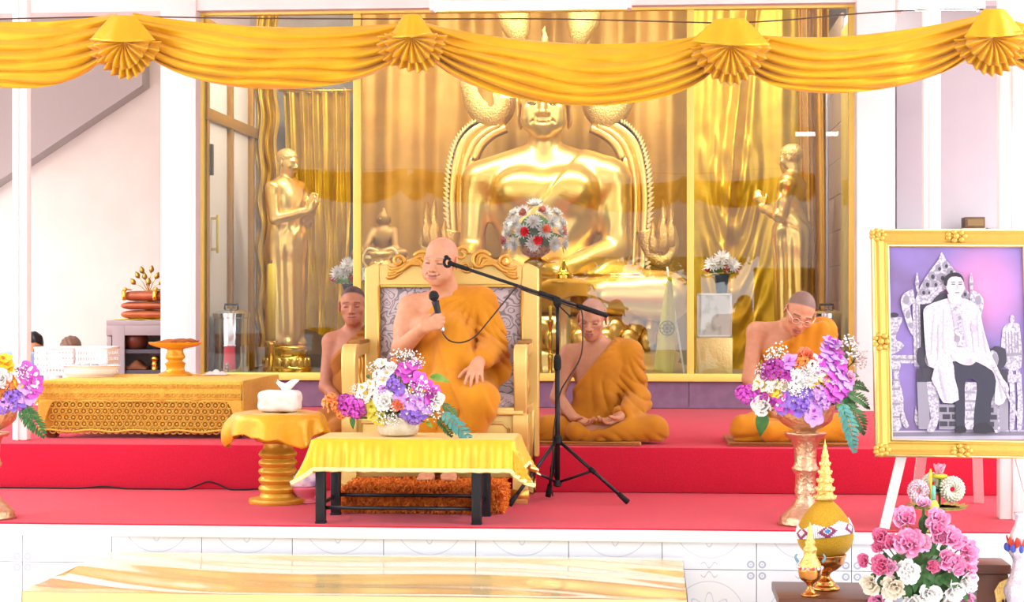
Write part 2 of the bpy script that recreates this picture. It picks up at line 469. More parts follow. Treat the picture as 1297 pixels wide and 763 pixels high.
# shrine plinth of mauve tiles
gx0, gx1 = at(250, 500, Y_GLASS).x, at(1086, 500, Y_GLASS).x
m = MB(); m.box(((gx0 + gx1) / 2, 15.1, (STEP + SHRINE) / 2), (gx1 - gx0 + .3, 2.9, SHRINE - STEP - .004)); plinth = structure(m, 'plinth', M_grout)
n = 8; w = (gx1 - gx0) / n; proto = None
for i in range(n):
    if proto is None:
        m = MB(); m.box((0, 0, 0), (w - .004, .03, SHRINE - STEP - .006), bev=.002); proto = m.build('tile', M_plinth, plinth, smooth=False); o = proto
    else: o = inst(proto, 'tile', plinth, Matrix.Identity(4))
    o.location = (gx0 + w * (i + .5), 13.64, (STEP + SHRINE) / 2)
m = MB(); m.box(((gx0 + gx1) / 2, 14.9, SHRINE - .002), (gx1 - gx0, 2.4, .012)); structure(m, 'floor_shrine', M_marble)

# white columns, lintel, slim posts
for a, b in ((203, 248), (1085, 1134)):
    xa, xb = at(a, 400, 13.45).x, at(b, 400, 13.45).x
    m = MB(); m.box(((xa + xb) / 2, 13.6, 2.52), (xb - xa, .3, 3.74), bev=.012); structure(m, 'column', M_white, smooth='auto')
zl = at(248, 14, 13.5).z
m = MB(); m.box(((XL + XR) / 2, 13.6, (zl + 4.4) / 2), (XR - XL, .24, 4.4 - zl)); structure(m, 'beam', M_white)
def post(u0, u1, Y, z0, z1, groove=False):
    xa, xb = at(u0, 300, Y).x, at(u1, 300, Y).x; w = xb - xa
    m = MB(); m.box(((xa + xb) / 2, Y + .04, (z0 + z1) / 2), (w, .08, z1 - z0), bev=.01)
    m.box(((xa + xb) / 2 - w * .12, Y - .004, (z0 + z1) / 2), (w * .16, .012, z1 - z0), bev=.003)
    return structure(m, 'column', M_white, smooth='auto')
post(15, 34, 10.22, STEP, 4.42)
post(1170, 1192, 10.22, STEP, 4.42)
post(1266, 1320, 8.95, STAGE, 4.42)
# grey partition in the bay to the right of the shrine, its ledge
xa, xb = at(1136, 400, 14.4).x, at(1300, 400, 14.4).x + 1.2
m = MB(); m.box(((xa + xb) / 2, 14.5, 2.3), (xb - xa, .2, 4.1)); structure(m, 'wall_partition', M_grey)
m = MB(); m.box(((xa + xb) / 2, 14.25, at(1240, 292, 14.3).z - .06), (xb - xa, .32, .08), bev=.006); structure(m, 'ledge', M_white)
# sloping soffit high in the left bay
def pz(u, v, Y): p = at(u, v, Y); return (p.x, p.z)
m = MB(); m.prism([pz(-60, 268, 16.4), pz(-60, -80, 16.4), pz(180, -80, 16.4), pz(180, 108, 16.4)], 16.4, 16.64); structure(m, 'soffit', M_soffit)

# glazed front of the shrine: gold frame, three panes
def pane_material():
    m = bpy.data.materials.new('clear_glass'); m.use_nodes = True
    nt = m.node_tree; N = nt.nodes; L = nt.links; N.remove(N['Principled BSDF'])
    t = N.new('ShaderNodeBsdfTransparent'); t.inputs[0].default_value = (.97, .98, .97, 1)
    g = N.new('ShaderNodeBsdfGlossy'); g.inputs['Roughness'].default_value = .0
    f = N.new('ShaderNodeFresnel'); f.inputs[0].default_value = 1.5
    mx = N.new('ShaderNodeMixShader'); L.new(f.outputs[0], mx.inputs[0]); L.new(t.outputs[0], mx.inputs[1]); L.new(g.outputs[0], mx.inputs[2])
    L.new(mx.outputs[0], N['Material Output'].inputs[0]); return m
M_pane = pane_material()
win = tag(thing('window_1', (at(660, 400, Y_GLASS).x, Y_GLASS, SHRINE)), kind='structure')
ztop = zl + .03
bars = [(246, 258), (447, 457), (870, 879), (1075, 1087)]
for a, b in bars:
    xa, xb = at(a, 400, Y_GLASS).x, at(b, 400, Y_GLASS).x
    m = MB(); m.box(((xa + xb) / 2, Y_GLASS + .03, (SHRINE + ztop) / 2), (xb - xa, .06, ztop - SHRINE), bev=.006); m.build('mullion', M_frame, win, smooth='auto')
z1 = at(660, 473, Y_GLASS).z
for za, zb in ((SHRINE - .004, z1), (ztop - .05, ztop)):
    m = MB(); m.box(((gx0 + gx1) / 2, Y_GLASS + .02, (za + zb) / 2), (gx1 - gx0, .07, zb - za), bev=.006); m.build('rail', M_frame, win, smooth='auto')
for (a, b), (c, d) in zip(bars[:-1], bars[1:]):
    xa, xb = at(b, 400, Y_GLASS).x, at(c, 400, Y_GLASS).x
    m = MB(); m.box(((xa + xb) / 2, Y_GLASS + .03, (z1 + ztop) / 2), (xb - xa, .008, ztop - z1)); m.build('pane', M_pane, win, smooth=False)

# inside of the shrine: back, panelled left side with sliding door, tiled right side
m = MB(); m.box(((gx0 + gx1) / 2, 16.35, 2.6), (gx1 - gx0 + .4, .1, 3.6)); structure(m, 'wall_shrine_back', M_marble)
xw = at(258, 400, Y_GLASS).x
side = MB(); side.box((xw - .05, 14.95, 2.25), (.06, 2.55, 2.8)); side = structure(side, 'wall_shrine_left', M_ochre)
def pY(px): return 13.6 * (828 - 258) / (828 - px)
for a, b in ((267, 289), (299, 316), (326, 338)):
    m = MB(); m.box((xw - .015, (pY(a) + pY(b)) / 2, 2.2), (.016, pY(b) - pY(a), 2.62), bev=.004); m.build('panel', M_cream, side, smooth='auto')
for px in (263, 294, 321):
    m = MB(); m.box((xw - .008, pY(px), 2.2), (.04, .07, 2.64), bev=.008); m.build('stile', M_ochre, side, smooth='auto')
m = MB(); m.box((xw - .004, 14.6, at(258, 142, Y_GLASS).z), (.05, 1.9, .09), bev=.01); m.build('rail', M_ochre, side, smooth='auto')
m = MB(); zc = (at(268, 273, 13.85).z + at(268, 320, 13.85).z) / 2
m.box((xw + .045, 13.86, zc), (.02, .03, .30), bev=.006)
for dz in (-.12, .12): m.box((xw + .02, 13.86, zc + dz), (.06, .02, .02))
m.build('handle', M_frame, side, smooth='auto')
m = MB(); m.box((xw + .02, 13.76, (at(258, 183, 13.76).z + at(258, 222, 13.76).z) / 2), (.03, .05, .24), bev=.006); m.build('switch_box', pbr('dark_brown_plastic', '#4a3324', .5), side, smooth='auto')
xt = at(1075, 400, Y_GLASS).x
def qY(px): return 13.6 * (1075 - 828) / (px - 828)
sr = MB(); sr.box((xt + .06, 14.95, 2.25), (.06, 2.55, 2.8)); sr = structure(sr, 'wall_shrine_right', M_grout)
zz = .90; proto = None
while zz < 3.5:
    if proto is None:
        m = MB(); m.box((0, 0, 0), (.02, 1.04, .276), bev=.003); proto = m.build('tile', M_stone, sr, smooth=False); o = proto
    else: o = inst(proto, 'tile', sr, Matrix.Identity(4))
    o.location = (xt + .022, 14.76, zz + .14); zz += .28
m = MB(); m.box((xt + .02, 13.94, 2.2), (.03, .56, 2.7), bev=.005); m.build('panel', pbr('pale_gold_panel', '#c9b05c', .45, .3), sr, smooth='auto')
m = MB(); m.box((xt + .005, 15.31, 2.2), (.03, .05, 2.7), bev=.005); m.build('edge_strip', pbr('brushed_steel', '#b9b6be', .3, .9), sr, smooth='auto')

# fluorescent fixtures in view
M_tube = pbr('fluorescent_tube', '#fffdf8', .4, emit=16)
def tube_fixture(u0, u1, Y, z, label):
    a, b = at(u0, 5, Y), at(u1, 5, Y); c = (a + b) / 2; L_ = b.x - a.x
    t = thing('fluorescent_fixture', (c.x, Y, z + .09), label, 'lamp', 'fluorescent tubes over the stage')
    m = MB(); m.box((c.x, Y, z + .065), (L_, .12, .05), bev=.01); m.build('housing', M_white, t, smooth='auto')
    for s in (-.035, .035):
        m = MB(); m.tube([(c.x - L_ / 2 + .03, Y + s, z + .022), (c.x + L_ / 2 - .03, Y + s, z + .022)], .016, 10); m.build('tube', M_tube, t)
    for s in (-1, 1):
        m = MB(); m.tube([(c.x + s * L_ * .35, Y, z + .09), (c.x + s * L_ * .35, Y, 4.42)], .008, 6); m.build('hanger', M_white, t)
    for s in (-1, 1):
        m = MB(); m.box((c.x + s * (L_ / 2 - .015), Y, z + .02), (.03, .11, .05), bev=.006); m.build('end_cap', M_white, t, smooth='auto')
tube_fixture(545, 800, 11.2, 3.262, 'white fluorescent tube fixture hanging above the swag in front of the large seated statue')
tube_fixture(1136, 1246, 9.9, 3.02, 'white fluorescent tube fixture hanging over the grey wall by the right-hand post')

# trees outside the open side of the hall, seen in the glass
M_leaf_out = pbr('tree_leaves', '#5d7a2e', .6, col2='#8aa048', nscale=4)
M_bark = pbr('bark', '#6a5644', .9)
for k, (x, y, h) in enumerate(((-1.9, -9.5, 4.4), (.8, -11.0, 4.8), (-4.6, -12.0, 5.2))):
    t = thing('tree', (x, y, -.05), ('slender leafy tree reflected in the middle pane', 'leafy tree reflected in the right pane beside the mullion', 'taller leafy tree reflected behind the seated monk')[k], 'tree')
    m = MB(); m.tube(spl([(x, y, -.05), (x + .1, y, h * .35), (x - .05, y + .1, h * .7)]), [.13 - .01 * i for i in range(9)], 8)
    for a in range(5):
        A = a * 1.3 + k; m.tube([(x, y, h * .4), (x + math.cos(A) * .9, y + math.sin(A) * .9, h * .66)], [.05, .02], 6)
    m.build('trunk', M_bark, t)
    m = MB(); rr = random.Random(k)
    for _ in range(1300):
        A, e, q = rr.uniform(0, 2 * PI), rr.uniform(-.9, 1), rr.uniform(.3, 1) ** .5
        c = Vector((x + math.cos(A) * 1.5 * q * math.sqrt(max(0, 1 - e * e)), y + math.sin(A) * 1.5 * q * math.sqrt(max(0, 1 - e * e)), h * .62 + e * 1.3 * q))
        Mr = Euler((rr.uniform(-1, 1), rr.uniform(-1, 1), A)).to_matrix(); s = rr.uniform(.10, .2)
        m.add([c + Mr @ Vector(p) * s for p in ((0, -1, 0), (.45, 0, .12), (0, 1, 0), (-.45, 0, .12))], [(0, 1, 2, 3)])
    tag(m.build('leaves', M_leaf_out, t, smooth=False), kind='stuff')
# ================================================================== FIGURES: anatomy as blended shapes
def V3(p): return np.array(p, np.float64)
def nrm(v): v = V3(v); return v / max(1e-9, np.linalg.norm(v))
def rotm(yaw=0, pitch=0, roll=0):
    """head orientation; the face looks along -Y before turning. pitch > 0 bows the head, yaw > 0 turns it to the viewer's right"""
    return np.array(Matrix.Rotation(yaw, 3, 'Z') @ Matrix.Rotation(roll, 3, 'Y') @ Matrix.Rotation(pitch, 3, 'X'))
class Head:
    def __init__(s, C, R, k=1., fat=0., smile=0., statue=False, nose=1., old=0.):
        s.C = V3(C); s.R = R; s.k = k; s.fat = fat; s.smile = smile; s.st = statue; s.nose = nose; s.old = old
    def w(s, p): return s.C + s.R @ (V3(p) * s.k)
    def put(s, B, neck=None, nr=.055):
        k = s.k; w = s.w; f = s.fat; R = s.R
        B.begin(s.C, .2 * k)
        B.ell(w((0, .014, .032)), np.array((.0745 + f * .1, .094, .084)) * k, .01, R)
        B.ell(w((0, -.022, -.028)), np.array((.062 + f * .25, .068, .076)) * k, .03 * k, R)
        B.ell(w((0, -.028, -.07)), np.array((.049 + f * .55, .056 + f * .2, .042 + f * .1)) * k, .03 * k, R)
        B.ell(w((0, -.068, -.098)), np.array((.021, .016, .016)) * k, .03 * k, R)
        for q in (-1, 1):
            B.ell(w((q * .043, -.058, -.022)), np.array((.024, .018, .021)) * k, .02 * k, R)
            if f: B.ell(w((q * (.044 + f * .2), -.05, -.06)), np.array((.024, .022, .024)) * k, .03 * k, R)
            B.cap(w((q * .05, -.066, .018)), w((q * .013, -.083, .016)), .0075 * k, .008 * k, .016 * k)
        for q in (-1, 1): B.ecut(w((q * .033, -.097, .001)), np.array((.017, .022, .0095)) * k, .012 * k, R)
        for q in (-1, 1):
            B.ell(w((q * .033, -.0715, .000)), np.array((.0155, .0125, .0105)) * k, .003 * k, R)
            B.ccut(w((q * .047, -.0785, -.0055)), w((q * .019, -.0845, -.0055)), .0018 * k, .0018 * k, .0015 * k)
        n = s.nose
        B.cap(w((0, -.083, .008)), w((0, -.1025 - .004 * n, -.032)), .0078 * k, .0105 * k * n, .012 * k)
        B.ell(w((0, -.104, -.036)), np.array((.0125 * n, .0115, .0095)) * k, .006 * k, R)
        for q in (-1, 1): B.ell(w((q * .0145 * n, -.091, -.0385)), np.array((.0095, .0105, .008)) * k, .005 * k, R)
        B.ell(w((0, -.072, -.067)), np.array((.032, .018, .021)) * k, .02 * k, R)
        z = s.smile
        for q in (-1, 1):
            B.cap(w((0, -.0895, -.0625)), w((q * (.024 + .006 * z), -.0815 + .004 * z, -.0645 + z * .008)), .0052 * k, .0028 * k, .005 * k)
            B.cap(w((0, -.0890, -.0745)), w((q * (.021 + .006 * z), -.0810 + .004 * z, -.0700 + z * .007)), .0066 * k, .003 * k, .005 * k)
            B.ccut(w((0, -.0960, -.0680)), w((q * (.027 + .007 * z), -.0855 + .005 * z, -.0672 + z * .011)), .0026 * k, .0022 * k, .002 * k)
            # fold from nostril to mouth corner
            B.ccut(w((q * .022, -.0945, -.040)), w((q * .037, -.083, -.066)), .0022 * k, .002 * k, .008 * k)
        for q in (-1, 1):
            e = R @ np.array(Matrix.Rotation(q * .45, 3, 'Z') @ Matrix.Rotation(.12, 3, 'X'))
            zl = -.03 if s.st else -.006; rz = .058 if s.st else .033
            B.ell(w((q * .080, .012, zl)), np.array((.0085, .019, rz)) * k, .006 * k, e)
            B.ecut(w((q * .0885, .006, zl + .006)), np.array((.005, .010, rz * .5)) * k, .004 * k, e)
        if neck is not None: B.cap(w((0, .020, -.085)), neck, nr * .92 * k if not s.st else nr * .9, nr, .03)
        B.end()
    def local(s, v): return (v - s.C) @ s.R / s.k
    def paint(s, v, col, hair=.0, haircol=(.05, .04, .04), brow=.8, lip=(.42, .14, .13), grey=False):
        q = s.local(v).astype(np.float32); x, y, z = np.abs(q[:, 0]), q[:, 1], q[:, 2]
        near = (np.einsum('ij,ij->i', q, q) < .16 ** 2)
        def mix(c, m): m = (m * near)[:, None]; col[:] = col * (1 - m) + np.array(c, np.float32) * m
        ss = lambda a, b, t: np.clip((t - a) / (b - a), 0, 1) ** 2 * (3 - 2 * np.clip((t - a) / (b - a), 0, 1))
        hz = .9 * z + .62 * y - .034
        ear = np.exp(-(((x - .082) / .012) ** 2)) * (z < .03)
        mix(haircol, ss(-.006, .008, hz) * hair * (1 - np.clip(ear, 0, 1)))
        fr = (y < -.045)
        bz = .022 - np.clip((x - .036), -1, 1) * .12 - np.abs(x - .036) * .06
        mix((.05, .03, .025) if not grey else (.22, .2, .19), np.exp(-((z - bz) / .0035) ** 4) * ss(.012, .018, x) * (1 - ss(.05, .056, x)) * brow * fr)
        mix((.05, .025, .02), np.exp(-((z + .0058) / .0032) ** 2) * ss(.014, .021, x) * (1 - ss(.044, .050, x)) * 1.0 * fr)
        mix(lip, ss(-.086, -.078, z) * (1 - ss(-.062, -.056, z)) * (1 - ss(.017, .026, x)) * .7 * (y < -.07))
        mix((.10, .04, .03), np.exp(-((z + .044) / .003) ** 2) * np.exp(-((x - .009) / .005) ** 2) * .5 * (y < -.085))  # nostril shade painted into the skin colour
        zm = -.0677 + s.smile * .35 * np.clip(x, 0, .04) ** 2 * 25
        mix((.16, .05, .05), np.exp(-((z - zm) / .0022) ** 2) * (1 - ss(.022 + .006 * s.smile, .030 + .006 * s.smile, x)) * .75 * (y < -.07))  # dark of the groove between the lips, painted as colour
        # warmer cheeks, nose and ears
        warm = np.exp(-((x - .042) / .024) ** 2 - ((z + .026) / .022) ** 2) * fr * .12 + np.clip(ear, 0, 1) * .15
        mix((.62, .22, .16), warm)
        return col

def hand(B, w, fwd, pn, th, s=1., curl=((.35, .5, .35),) * 4, thumb=((.9, .15), .3), spread=.12, k=.005):
    """w wrist, fwd along the fingers, pn the way the palm faces, th the thumb's side. thumb: (outwards, towards palm), bend"""
    w = V3(w); fwd = nrm(fwd); pn = V3(pn); pn = nrm(pn - fwd * (pn @ fwd)); th = V3(th); th = nrm(th - fwd * (th @ fwd) - pn * (th @ pn))
    B.begin(w + fwd * .09 * s, .15 * s)
    offs = (.030, .0100, -.0100, -.0285); kn = (.086, .090, .086, .077); L = (.072, .080, .074, .058); r0 = (.0098, .0100, .0096, .0086)
    tips = []
    for i in range(4):
        kp = w + (fwd * kn[i] + th * offs[i]) * s
        B.cap(w + (th * offs[i] * .55 + fwd * .008) * s, kp, .0165 * s, .0118 * s, .016 * s)
    for i in range(4):
        p = w + (fwd * kn[i] + th * offs[i]) * s; a = 0.; rr = r0[i] * s
        side = th * ((1.5 - i) * spread)
        for j, fr in enumerate((.44, .31, .25)):
            a += curl[i][j]; d = nrm(fwd * math.cos(a) + pn * math.sin(a) + side * max(.0, math.cos(a)))
            q = p + d * L[i] * fr * s; B.cap(p, q, rr, rr * .9, k if j else .010); rr *= .9; p = q
        tips.append(p)
    (to, tp), tb = thumb
    p = w + (fwd * .022 + th * .022 + pn * .006) * s; d = nrm(fwd * .8 + th * to + pn * tp)
    B.cap(w + fwd * .01 * s, p, .015 * s, .015 * s, .015)
    ax_ = nrm(fwd * .55 - th * to * .6 + pn * (tp + .25))
    for j, (l, r) in enumerate(((.042, .0135), (.030, .0112), (.024, .0098))):
        q = p + d * l * s; B.cap(p, q, r * s, r * s * .9, .009 if j == 0 else .005); p = q; d = nrm(d + ax_ * tb)
    B.end(); return tips
def foot(B, heel, fwd, s=1., up=(0, 0, 1)):
    heel = V3(heel); fwd = nrm(fwd); up = nrm(up); sd = np.cross(fwd, up)
    B.begin(heel + fwd * .12 * s, .19 * s)
    B.cap(heel + up * .03 * s, heel + (fwd * .15 + up * .028) * s, .032 * s, .026 * s, .03)
    B.cap(heel + (up * .06 + fwd * .04) * s, heel + (fwd * .15 + up * .025) * s, .032 * s, .022 * s, .02)
    B.cap(heel + (fwd * .15 + sd * -.022 + up * .02) * s, heel + (fwd * .155 + sd * .026 + up * .018) * s, .022 * s, .018 * s, .02)
    B.end(); return sd
def toes(B, heel, fwd, s=1., big=-1, up=(0, 0, 1)):
    heel = V3(heel); fwd = nrm(fwd); up = nrm(up); sd = np.cross(fwd, up) * big
    B.begin(heel + fwd * .2 * s, .08 * s)
    for i, (o, l, r) in enumerate(((.030, .060, .0125), (.012, .056, .0095), (-.003, .050, .009), (-.017, .044, .0085), (-.030, .036, .008))):
        a = heel + (fwd * .155 + sd * o + up * .016) * s; B.cap(a, a + (fwd * l + up * -.006) * s, r * s, r * .95 * s, .006)
    B.end()
# ================================================================== FLOWERS: one mesh per bloom, shared between copies
def petal(mb, base, M, L, W, cup=.25, curl=0., nu=3, nv=4, tip=.0, waist=.35):
    """a petal grown from base along local +X, normal +Z, in frame M"""
    base = Vector(base); vs = []; fs = []
    for i in range(nv + 1):
        t = i / nv; w = W * (math.sin(PI * min(1, (t * (1 - waist) + waist * .55)) ** .9)) * (1 - tip * t * t) if t < 1 else W * .22
        if i == 0: w = W * .16
        for j in range(nu + 1):
            s_ = (j / nu - .5) * 2
            z = cup * L * (t * t) * .9 + abs(s_) ** 2 * cup * W * .5 - curl * L * t ** 4
            vs.append(base + M @ Vector((L * t, s_ * w / 2, z)))
    for i in range(nv):
        for j in range(nu): a = i * (nu + 1) + j; fs.append((a, a + 1, a + nu + 2, a + nu + 1))
    mb.add(vs, fs)
def frame(az, el, roll=0.):
    """local +X points outwards at azimuth az, raised by el from the XY plane"""
    return Matrix.Rotation(az, 3, 'Z') @ Matrix.Rotation(-el, 3, 'Y') @ Matrix.Rotation(roll, 3, 'X')

def bloom_orchid(seed, mat_p, mat_c, r=.04):
    rr = random.Random(seed); m = MB()
    for k in range(5):
        a = k * 2 * PI / 5 + .3; wide = 1.15 if k in (0, 2) else .8
        petal(m, (0, 0, 0), frame(a, rr.uniform(.1, .35)), r * rr.uniform(.9, 1.05), r * wide, cup=rr.uniform(-.1, .2), curl=.1)
    m.cur = 1
    petal(m, (0, 0, .002), frame(-PI / 2, .9), r * .55, r * .45, cup=.3); m.ball((0, 0, .006), r * .14, 6)
    return proto_mesh(m, 'orchid', [mat_p, mat_c])
def proto_mesh(m, name, mats):
    o = m.build(name, mats); COL.objects.unlink(o); return o
def bloom_rose(seed, mat, r=.04, n=17, openness=.75):
    rr = random.Random(seed); m = MB()
    for k in range(n):
        t = k / (n - 1); a = k * 2.4 + rr.uniform(-.2, .2); el = 1.45 - 1.15 * t ** 1.3 * openness
        L_ = r * (.72 + .5 * t); W = r * (.62 + .85 * t)
        Mx = frame(a, el)
        petal(m, Mx @ Vector((0, 0, -r * .05)) + Vector((math.cos(a), math.sin(a), 0)) * r * .10 * t, Mx, L_, W, cup=-.28, curl=-.16 - .22 * t, nu=4, nv=4, waist=.42)
    # calyx
    m.ball((0, 0, -.002), (r * .3, r * .3, r * .32), 8)
    return proto_mesh(m, 'rose', [mat])
def bloom_mum(seed, mat, mat_c, r=.045):
    rr = random.Random(seed); m = MB()
    for ring, (n, el, L_) in enumerate(((16, .12, 1), (14, .45, .92), (11, .8, .75), (7, 1.15, .5))):
        for k in range(n):
            petal(m, (0, 0, 0), frame(k * 2 * PI / n + ring * .3 + rr.uniform(-.1, .1), el + rr.uniform(-.12, .12)), r * L_ * rr.uniform(.9, 1.1), r * .26, cup=.2, nu=2, nv=3, waist=.2)
    m.cur = 1; m.ball((0, 0, r * .2), r * .2, 6)
    return proto_mesh(m, 'chrysanthemum', [mat, mat_c])
def bloom_ball(seed, mat, r=.03, n=26):
    """dense little florets: hydrangea or statice heads"""
    rr = random.Random(seed); m = MB()
    for k in range(n):
        z = 1 - 1.5 * (k + .5) / n; a = k * 2.4; q = math.sqrt(max(0, 1 - z * z)); c = Vector((q * math.cos(a), q * math.sin(a), z)) * r
        az, el = math.atan2(c.y, c.x), math.asin(max(-1, min(1, c.z / r)))
        Mx = frame(az, el) @ Matrix.Rotation(PI / 2, 3, 'Y')
        for p in range(4): petal(m, c * .85, Mx @ frame(p * PI / 2 + rr.uniform(-.2, .2), .35), r * .42, r * .42, cup=.15, nu=1, nv=2)
    return proto_mesh(m, 'floret_head', [mat])
def bloom_spray(seed, mat, mat_s, r=.06, n=40):
    """baby's breath: tiny white heads on hair-thin stems"""
    rr = random.Random(seed); m = MB()
    for k in range(n):
        z = rr.uniform(.15, 1); a = rr.uniform(0, 2 * PI); q = math.sqrt(max(0, 1 - z * z)); c = Vector((q * math.cos(a), q * math.sin(a), z)) * r * rr.uniform(.6, 1.1)
        m.cur = 0; m.ball(c, rr.uniform(.0032, .0052), 5, seg=4)
        if k % 2 == 0: m.cur = 1; m.tube([(0, 0, 0), c * .6 + Vector((0, 0, .004)), c], .0007, 3, cap=False)
    return proto_mesh(m, 'tiny_blossom_spray', [mat, mat_s])
def leaf_blade(seed, mat, L_=.12, W=.04, curl=.5, lobes=0, name='leaf'):
    m = MB(); n = 10; vs = []; fs = []
    for i in range(n + 1):
        t = i / n; w = W * math.sin(PI * t ** .8) * (1 - .2 * t) + .0006
        if lobes: w *= .45 + .75 * abs(math.sin(lobes * PI * t))
        z = -curl * L_ * t * t
        for s_ in (-1, 0, 1): vs.append(Vector((L_ * t * (1 - .15 * curl * t), s_ * w, z + abs(s_) * w * .35)))
    for i in range(n):
        for j in range(2): a = i * 3 + j; fs.append((a, a + 1, a + 4, a + 3))
    m.add(vs, fs); m.tube([Vector((L_ * t / 6 * (1 - .15 * curl * t / 6), 0, -curl * L_ * (t / 6) ** 2 + .0005)) for t in range(7)], [.0018 - .0002 * t for t in range(7)], 4)
    return proto_mesh(m, name, [mat])
def fern_frond(seed, mat, L_=.2, W=.06, curl=.6, n=11, name='frond'):
    m = MB(); rr = random.Random(seed)
    P = lambda t: Vector((L_ * t * (1 - .12 * curl * t), 0, -curl * L_ * t * t))
    m.tube([P(t / 8) for t in range(9)], [.0025 - .0002 * t for t in range(9)], 5)
    for k in range(n):
        t = .12 + .85 * k / (n - 1); w = W * math.sin(PI * (.15 + .8 * t)) + .008
        for s_ in (-1, 1):
            Mx = Matrix.Rotation(s_ * rr.uniform(.75, .95), 3, 'Z') @ Matrix.Rotation(curl * t * .8 + rr.uniform(-.1, .1), 3, 'Y')
            petal(m, P(t), Mx, w, L_ / n * .95, cup=-.1, nu=2, nv=3, waist=.3)
    return proto_mesh(m, name, [mat])
def facing(d, spin=0., s=1., loc=(0, 0, 0)):
    d = Vector(d).normalized(); q = d.to_track_quat('Z', 'Y'); M = q.to_matrix() @ Matrix.Rotation(spin, 3, 'Z')
    return Matrix.Translation(loc) @ M.to_4x4() @ Matrix.Diagonal((s, s, s, 1))
def along(d, s=1., loc=(0, 0, 0), roll=0.):
    """local +X along d (leaves)"""
    d = Vector(d).normalized(); x = d; z = Vector((0, -.8, .6)); z = z - x * x.dot(z)
    if z.length < 1e-3: z = Vector((0, -1, 0))
    z.normalize(); y = z.cross(x); M = Matrix((x, y, z)).transposed() @ Matrix.Rotation(roll, 3, 'X')
    return Matrix.Translation(loc) @ M.to_4x4() @ Matrix.Diagonal((s, s, s, 1))

M_stem = pbr('flower_stem', '#5c7a35', .6)
M_leaf = pbr('dark_leaf', '#2f5a2c', .45, col2='#46783b', nscale=20)
M_leafb = pbr('blue_green_leaf', '#3f8079', .5, col2='#58968a', nscale=25)
M_leafy = pbr('fresh_leaf', '#5f8a2f', .5, col2='#86a544', nscale=20)
M_pw = pbr('white_petal', '#fbf6f2', .6, sss=.0)
M_pcream = pbr('cream_petal', '#f6e8d3', .6)
M_pink = pbr('pink_petal', '#f491bf', .55, col2='#f8b2d2', nscale=30)
M_pinkd = pbr('deep_pink_petal', '#ea6f9b', .55, col2='#f08fb4', nscale=30)
M_pinkl = pbr('pale_pink_petal', '#fac6de', .55, col2='#f6b0d0', nscale=30)
M_mag = pbr('magenta_petal', '#c83dbb', .5, col2='#d763cc', nscale=40)
M_magd = pbr('crimson_purple_petal', '#a12f92', .55, col2='#c04bb0', nscale=40)
M_lil = pbr('lilac_petal', '#c98be4', .5, col2='#dcaef0', nscale=40)
M_vio = pbr('violet_petal', '#8459c8', .5, col2='#a57fdc', nscale=40)
M_yel = pbr('yellow_petal', '#ecc930', .5)
M_yelg = pbr('yellow_green_petal', '#d6cb3c', .5)
M_org = pbr('orange_petal', '#f0883a', .5)
M_cor = pbr('coral_petal', '#f58f6c', .5)
M_red = pbr('red_petal', '#e23a44', .5)
M_yc = pbr('flower_centre', '#d9b93a', .6)
BL = {
    'mag': bloom_orchid(1, M_mag, M_pw, .042), 'magd': bloom_orchid(2, M_magd, M_mag, .038), 'lil': bloom_orchid(3, M_lil, M_mag, .042),
    'vio': bloom_orchid(4, M_vio, M_pw, .038), 'wht': bloom_orchid(5, M_pw, M_yc, .036), 'yel': bloom_orchid(6, M_yel, M_org, .036), 'yelg': bloom_orchid(7, M_yelg, M_yc, .036),
    'org': bloom_orchid(8, M_org, M_yc, .036), 'cream': bloom_orchid(9, M_pcream, M_yc, .034),
    'rw': bloom_rose(11, M_pw, .042), 'rp': bloom_rose(12, M_pink, .046), 'rpd': bloom_rose(13, M_pinkd, .040, openness=.55), 'rpl': bloom_rose(14, M_pinkl, .046),
    'rc': bloom_rose(15, M_cor, .036, openness=.6), 'rr': bloom_rose(16, M_red, .038, openness=.6), 'rcr': bloom_rose(17, M_pcream, .042),
    'mum': bloom_mum(21, M_pw, M_pcream, .075), 'hyd': bloom_ball(31, M_mag, .036), 'hydv': bloom_ball(32, M_vio, .036), 'hydw': bloom_ball(33, M_pw, .034), 'hydl': bloom_ball(34, M_lil, .036), 'hydp': bloom_ball(35, M_magd, .034), 'hydo': bloom_ball(36, M_org, .036),
    'spray': bloom_spray(41, M_pw, M_stem, .06), 'leaf': leaf_blade(51, M_leaf, .13, .034), 'leaff': leaf_blade(52, M_leafy, .12, .03, .3),
    'frond': fern_frond(53, M_leaf, .24, .075), 'frondb': fern_frond(54, M_leafb, .26, .05, .45), 'lobed': leaf_blade(55, M_leaf, .24, .075, .4, lobes=5),
}
NAMES = {'mag': 'orchid', 'magd': 'orchid', 'lil': 'orchid', 'vio': 'orchid', 'wht': 'orchid', 'yel': 'lily', 'yelg': 'lily', 'org': 'lily', 'cream': 'lily',
         'rw': 'rose', 'rp': 'rose', 'rpd': 'rose', 'rpl': 'rose', 'rc': 'rose', 'rr': 'rose', 'rcr': 'rose', 'mum': 'chrysanthemum', 'hyd': 'floret_head', 'hydv': 'floret_head',
         'hydw': 'floret_head', 'hydl': 'floret_head', 'hydp': 'floret_head', 'hydo': 'floret_head', 'spray': 'tiny_blossom_spray', 'leaf': 'leaf', 'leaff': 'leaf', 'frond': 'frond', 'frondb': 'frond', 'lobed': 'leaf'}
def bloom(root, key, p, d, s=1., spin=None):
    """one bloom of an arrangement: world point p, facing d"""
    loc = Vector(p) - origin(root)
    M = facing(d, R_.uniform(0, 6.28) if spin is None else spin, s, loc)
    return inst(BL[key], NAMES[key], root, M)
def blade(root, key, p, d, s=1., roll=0.):
    return inst(BL[key], NAMES[key], root, along(d, s, Vector(p) - origin(root), roll))
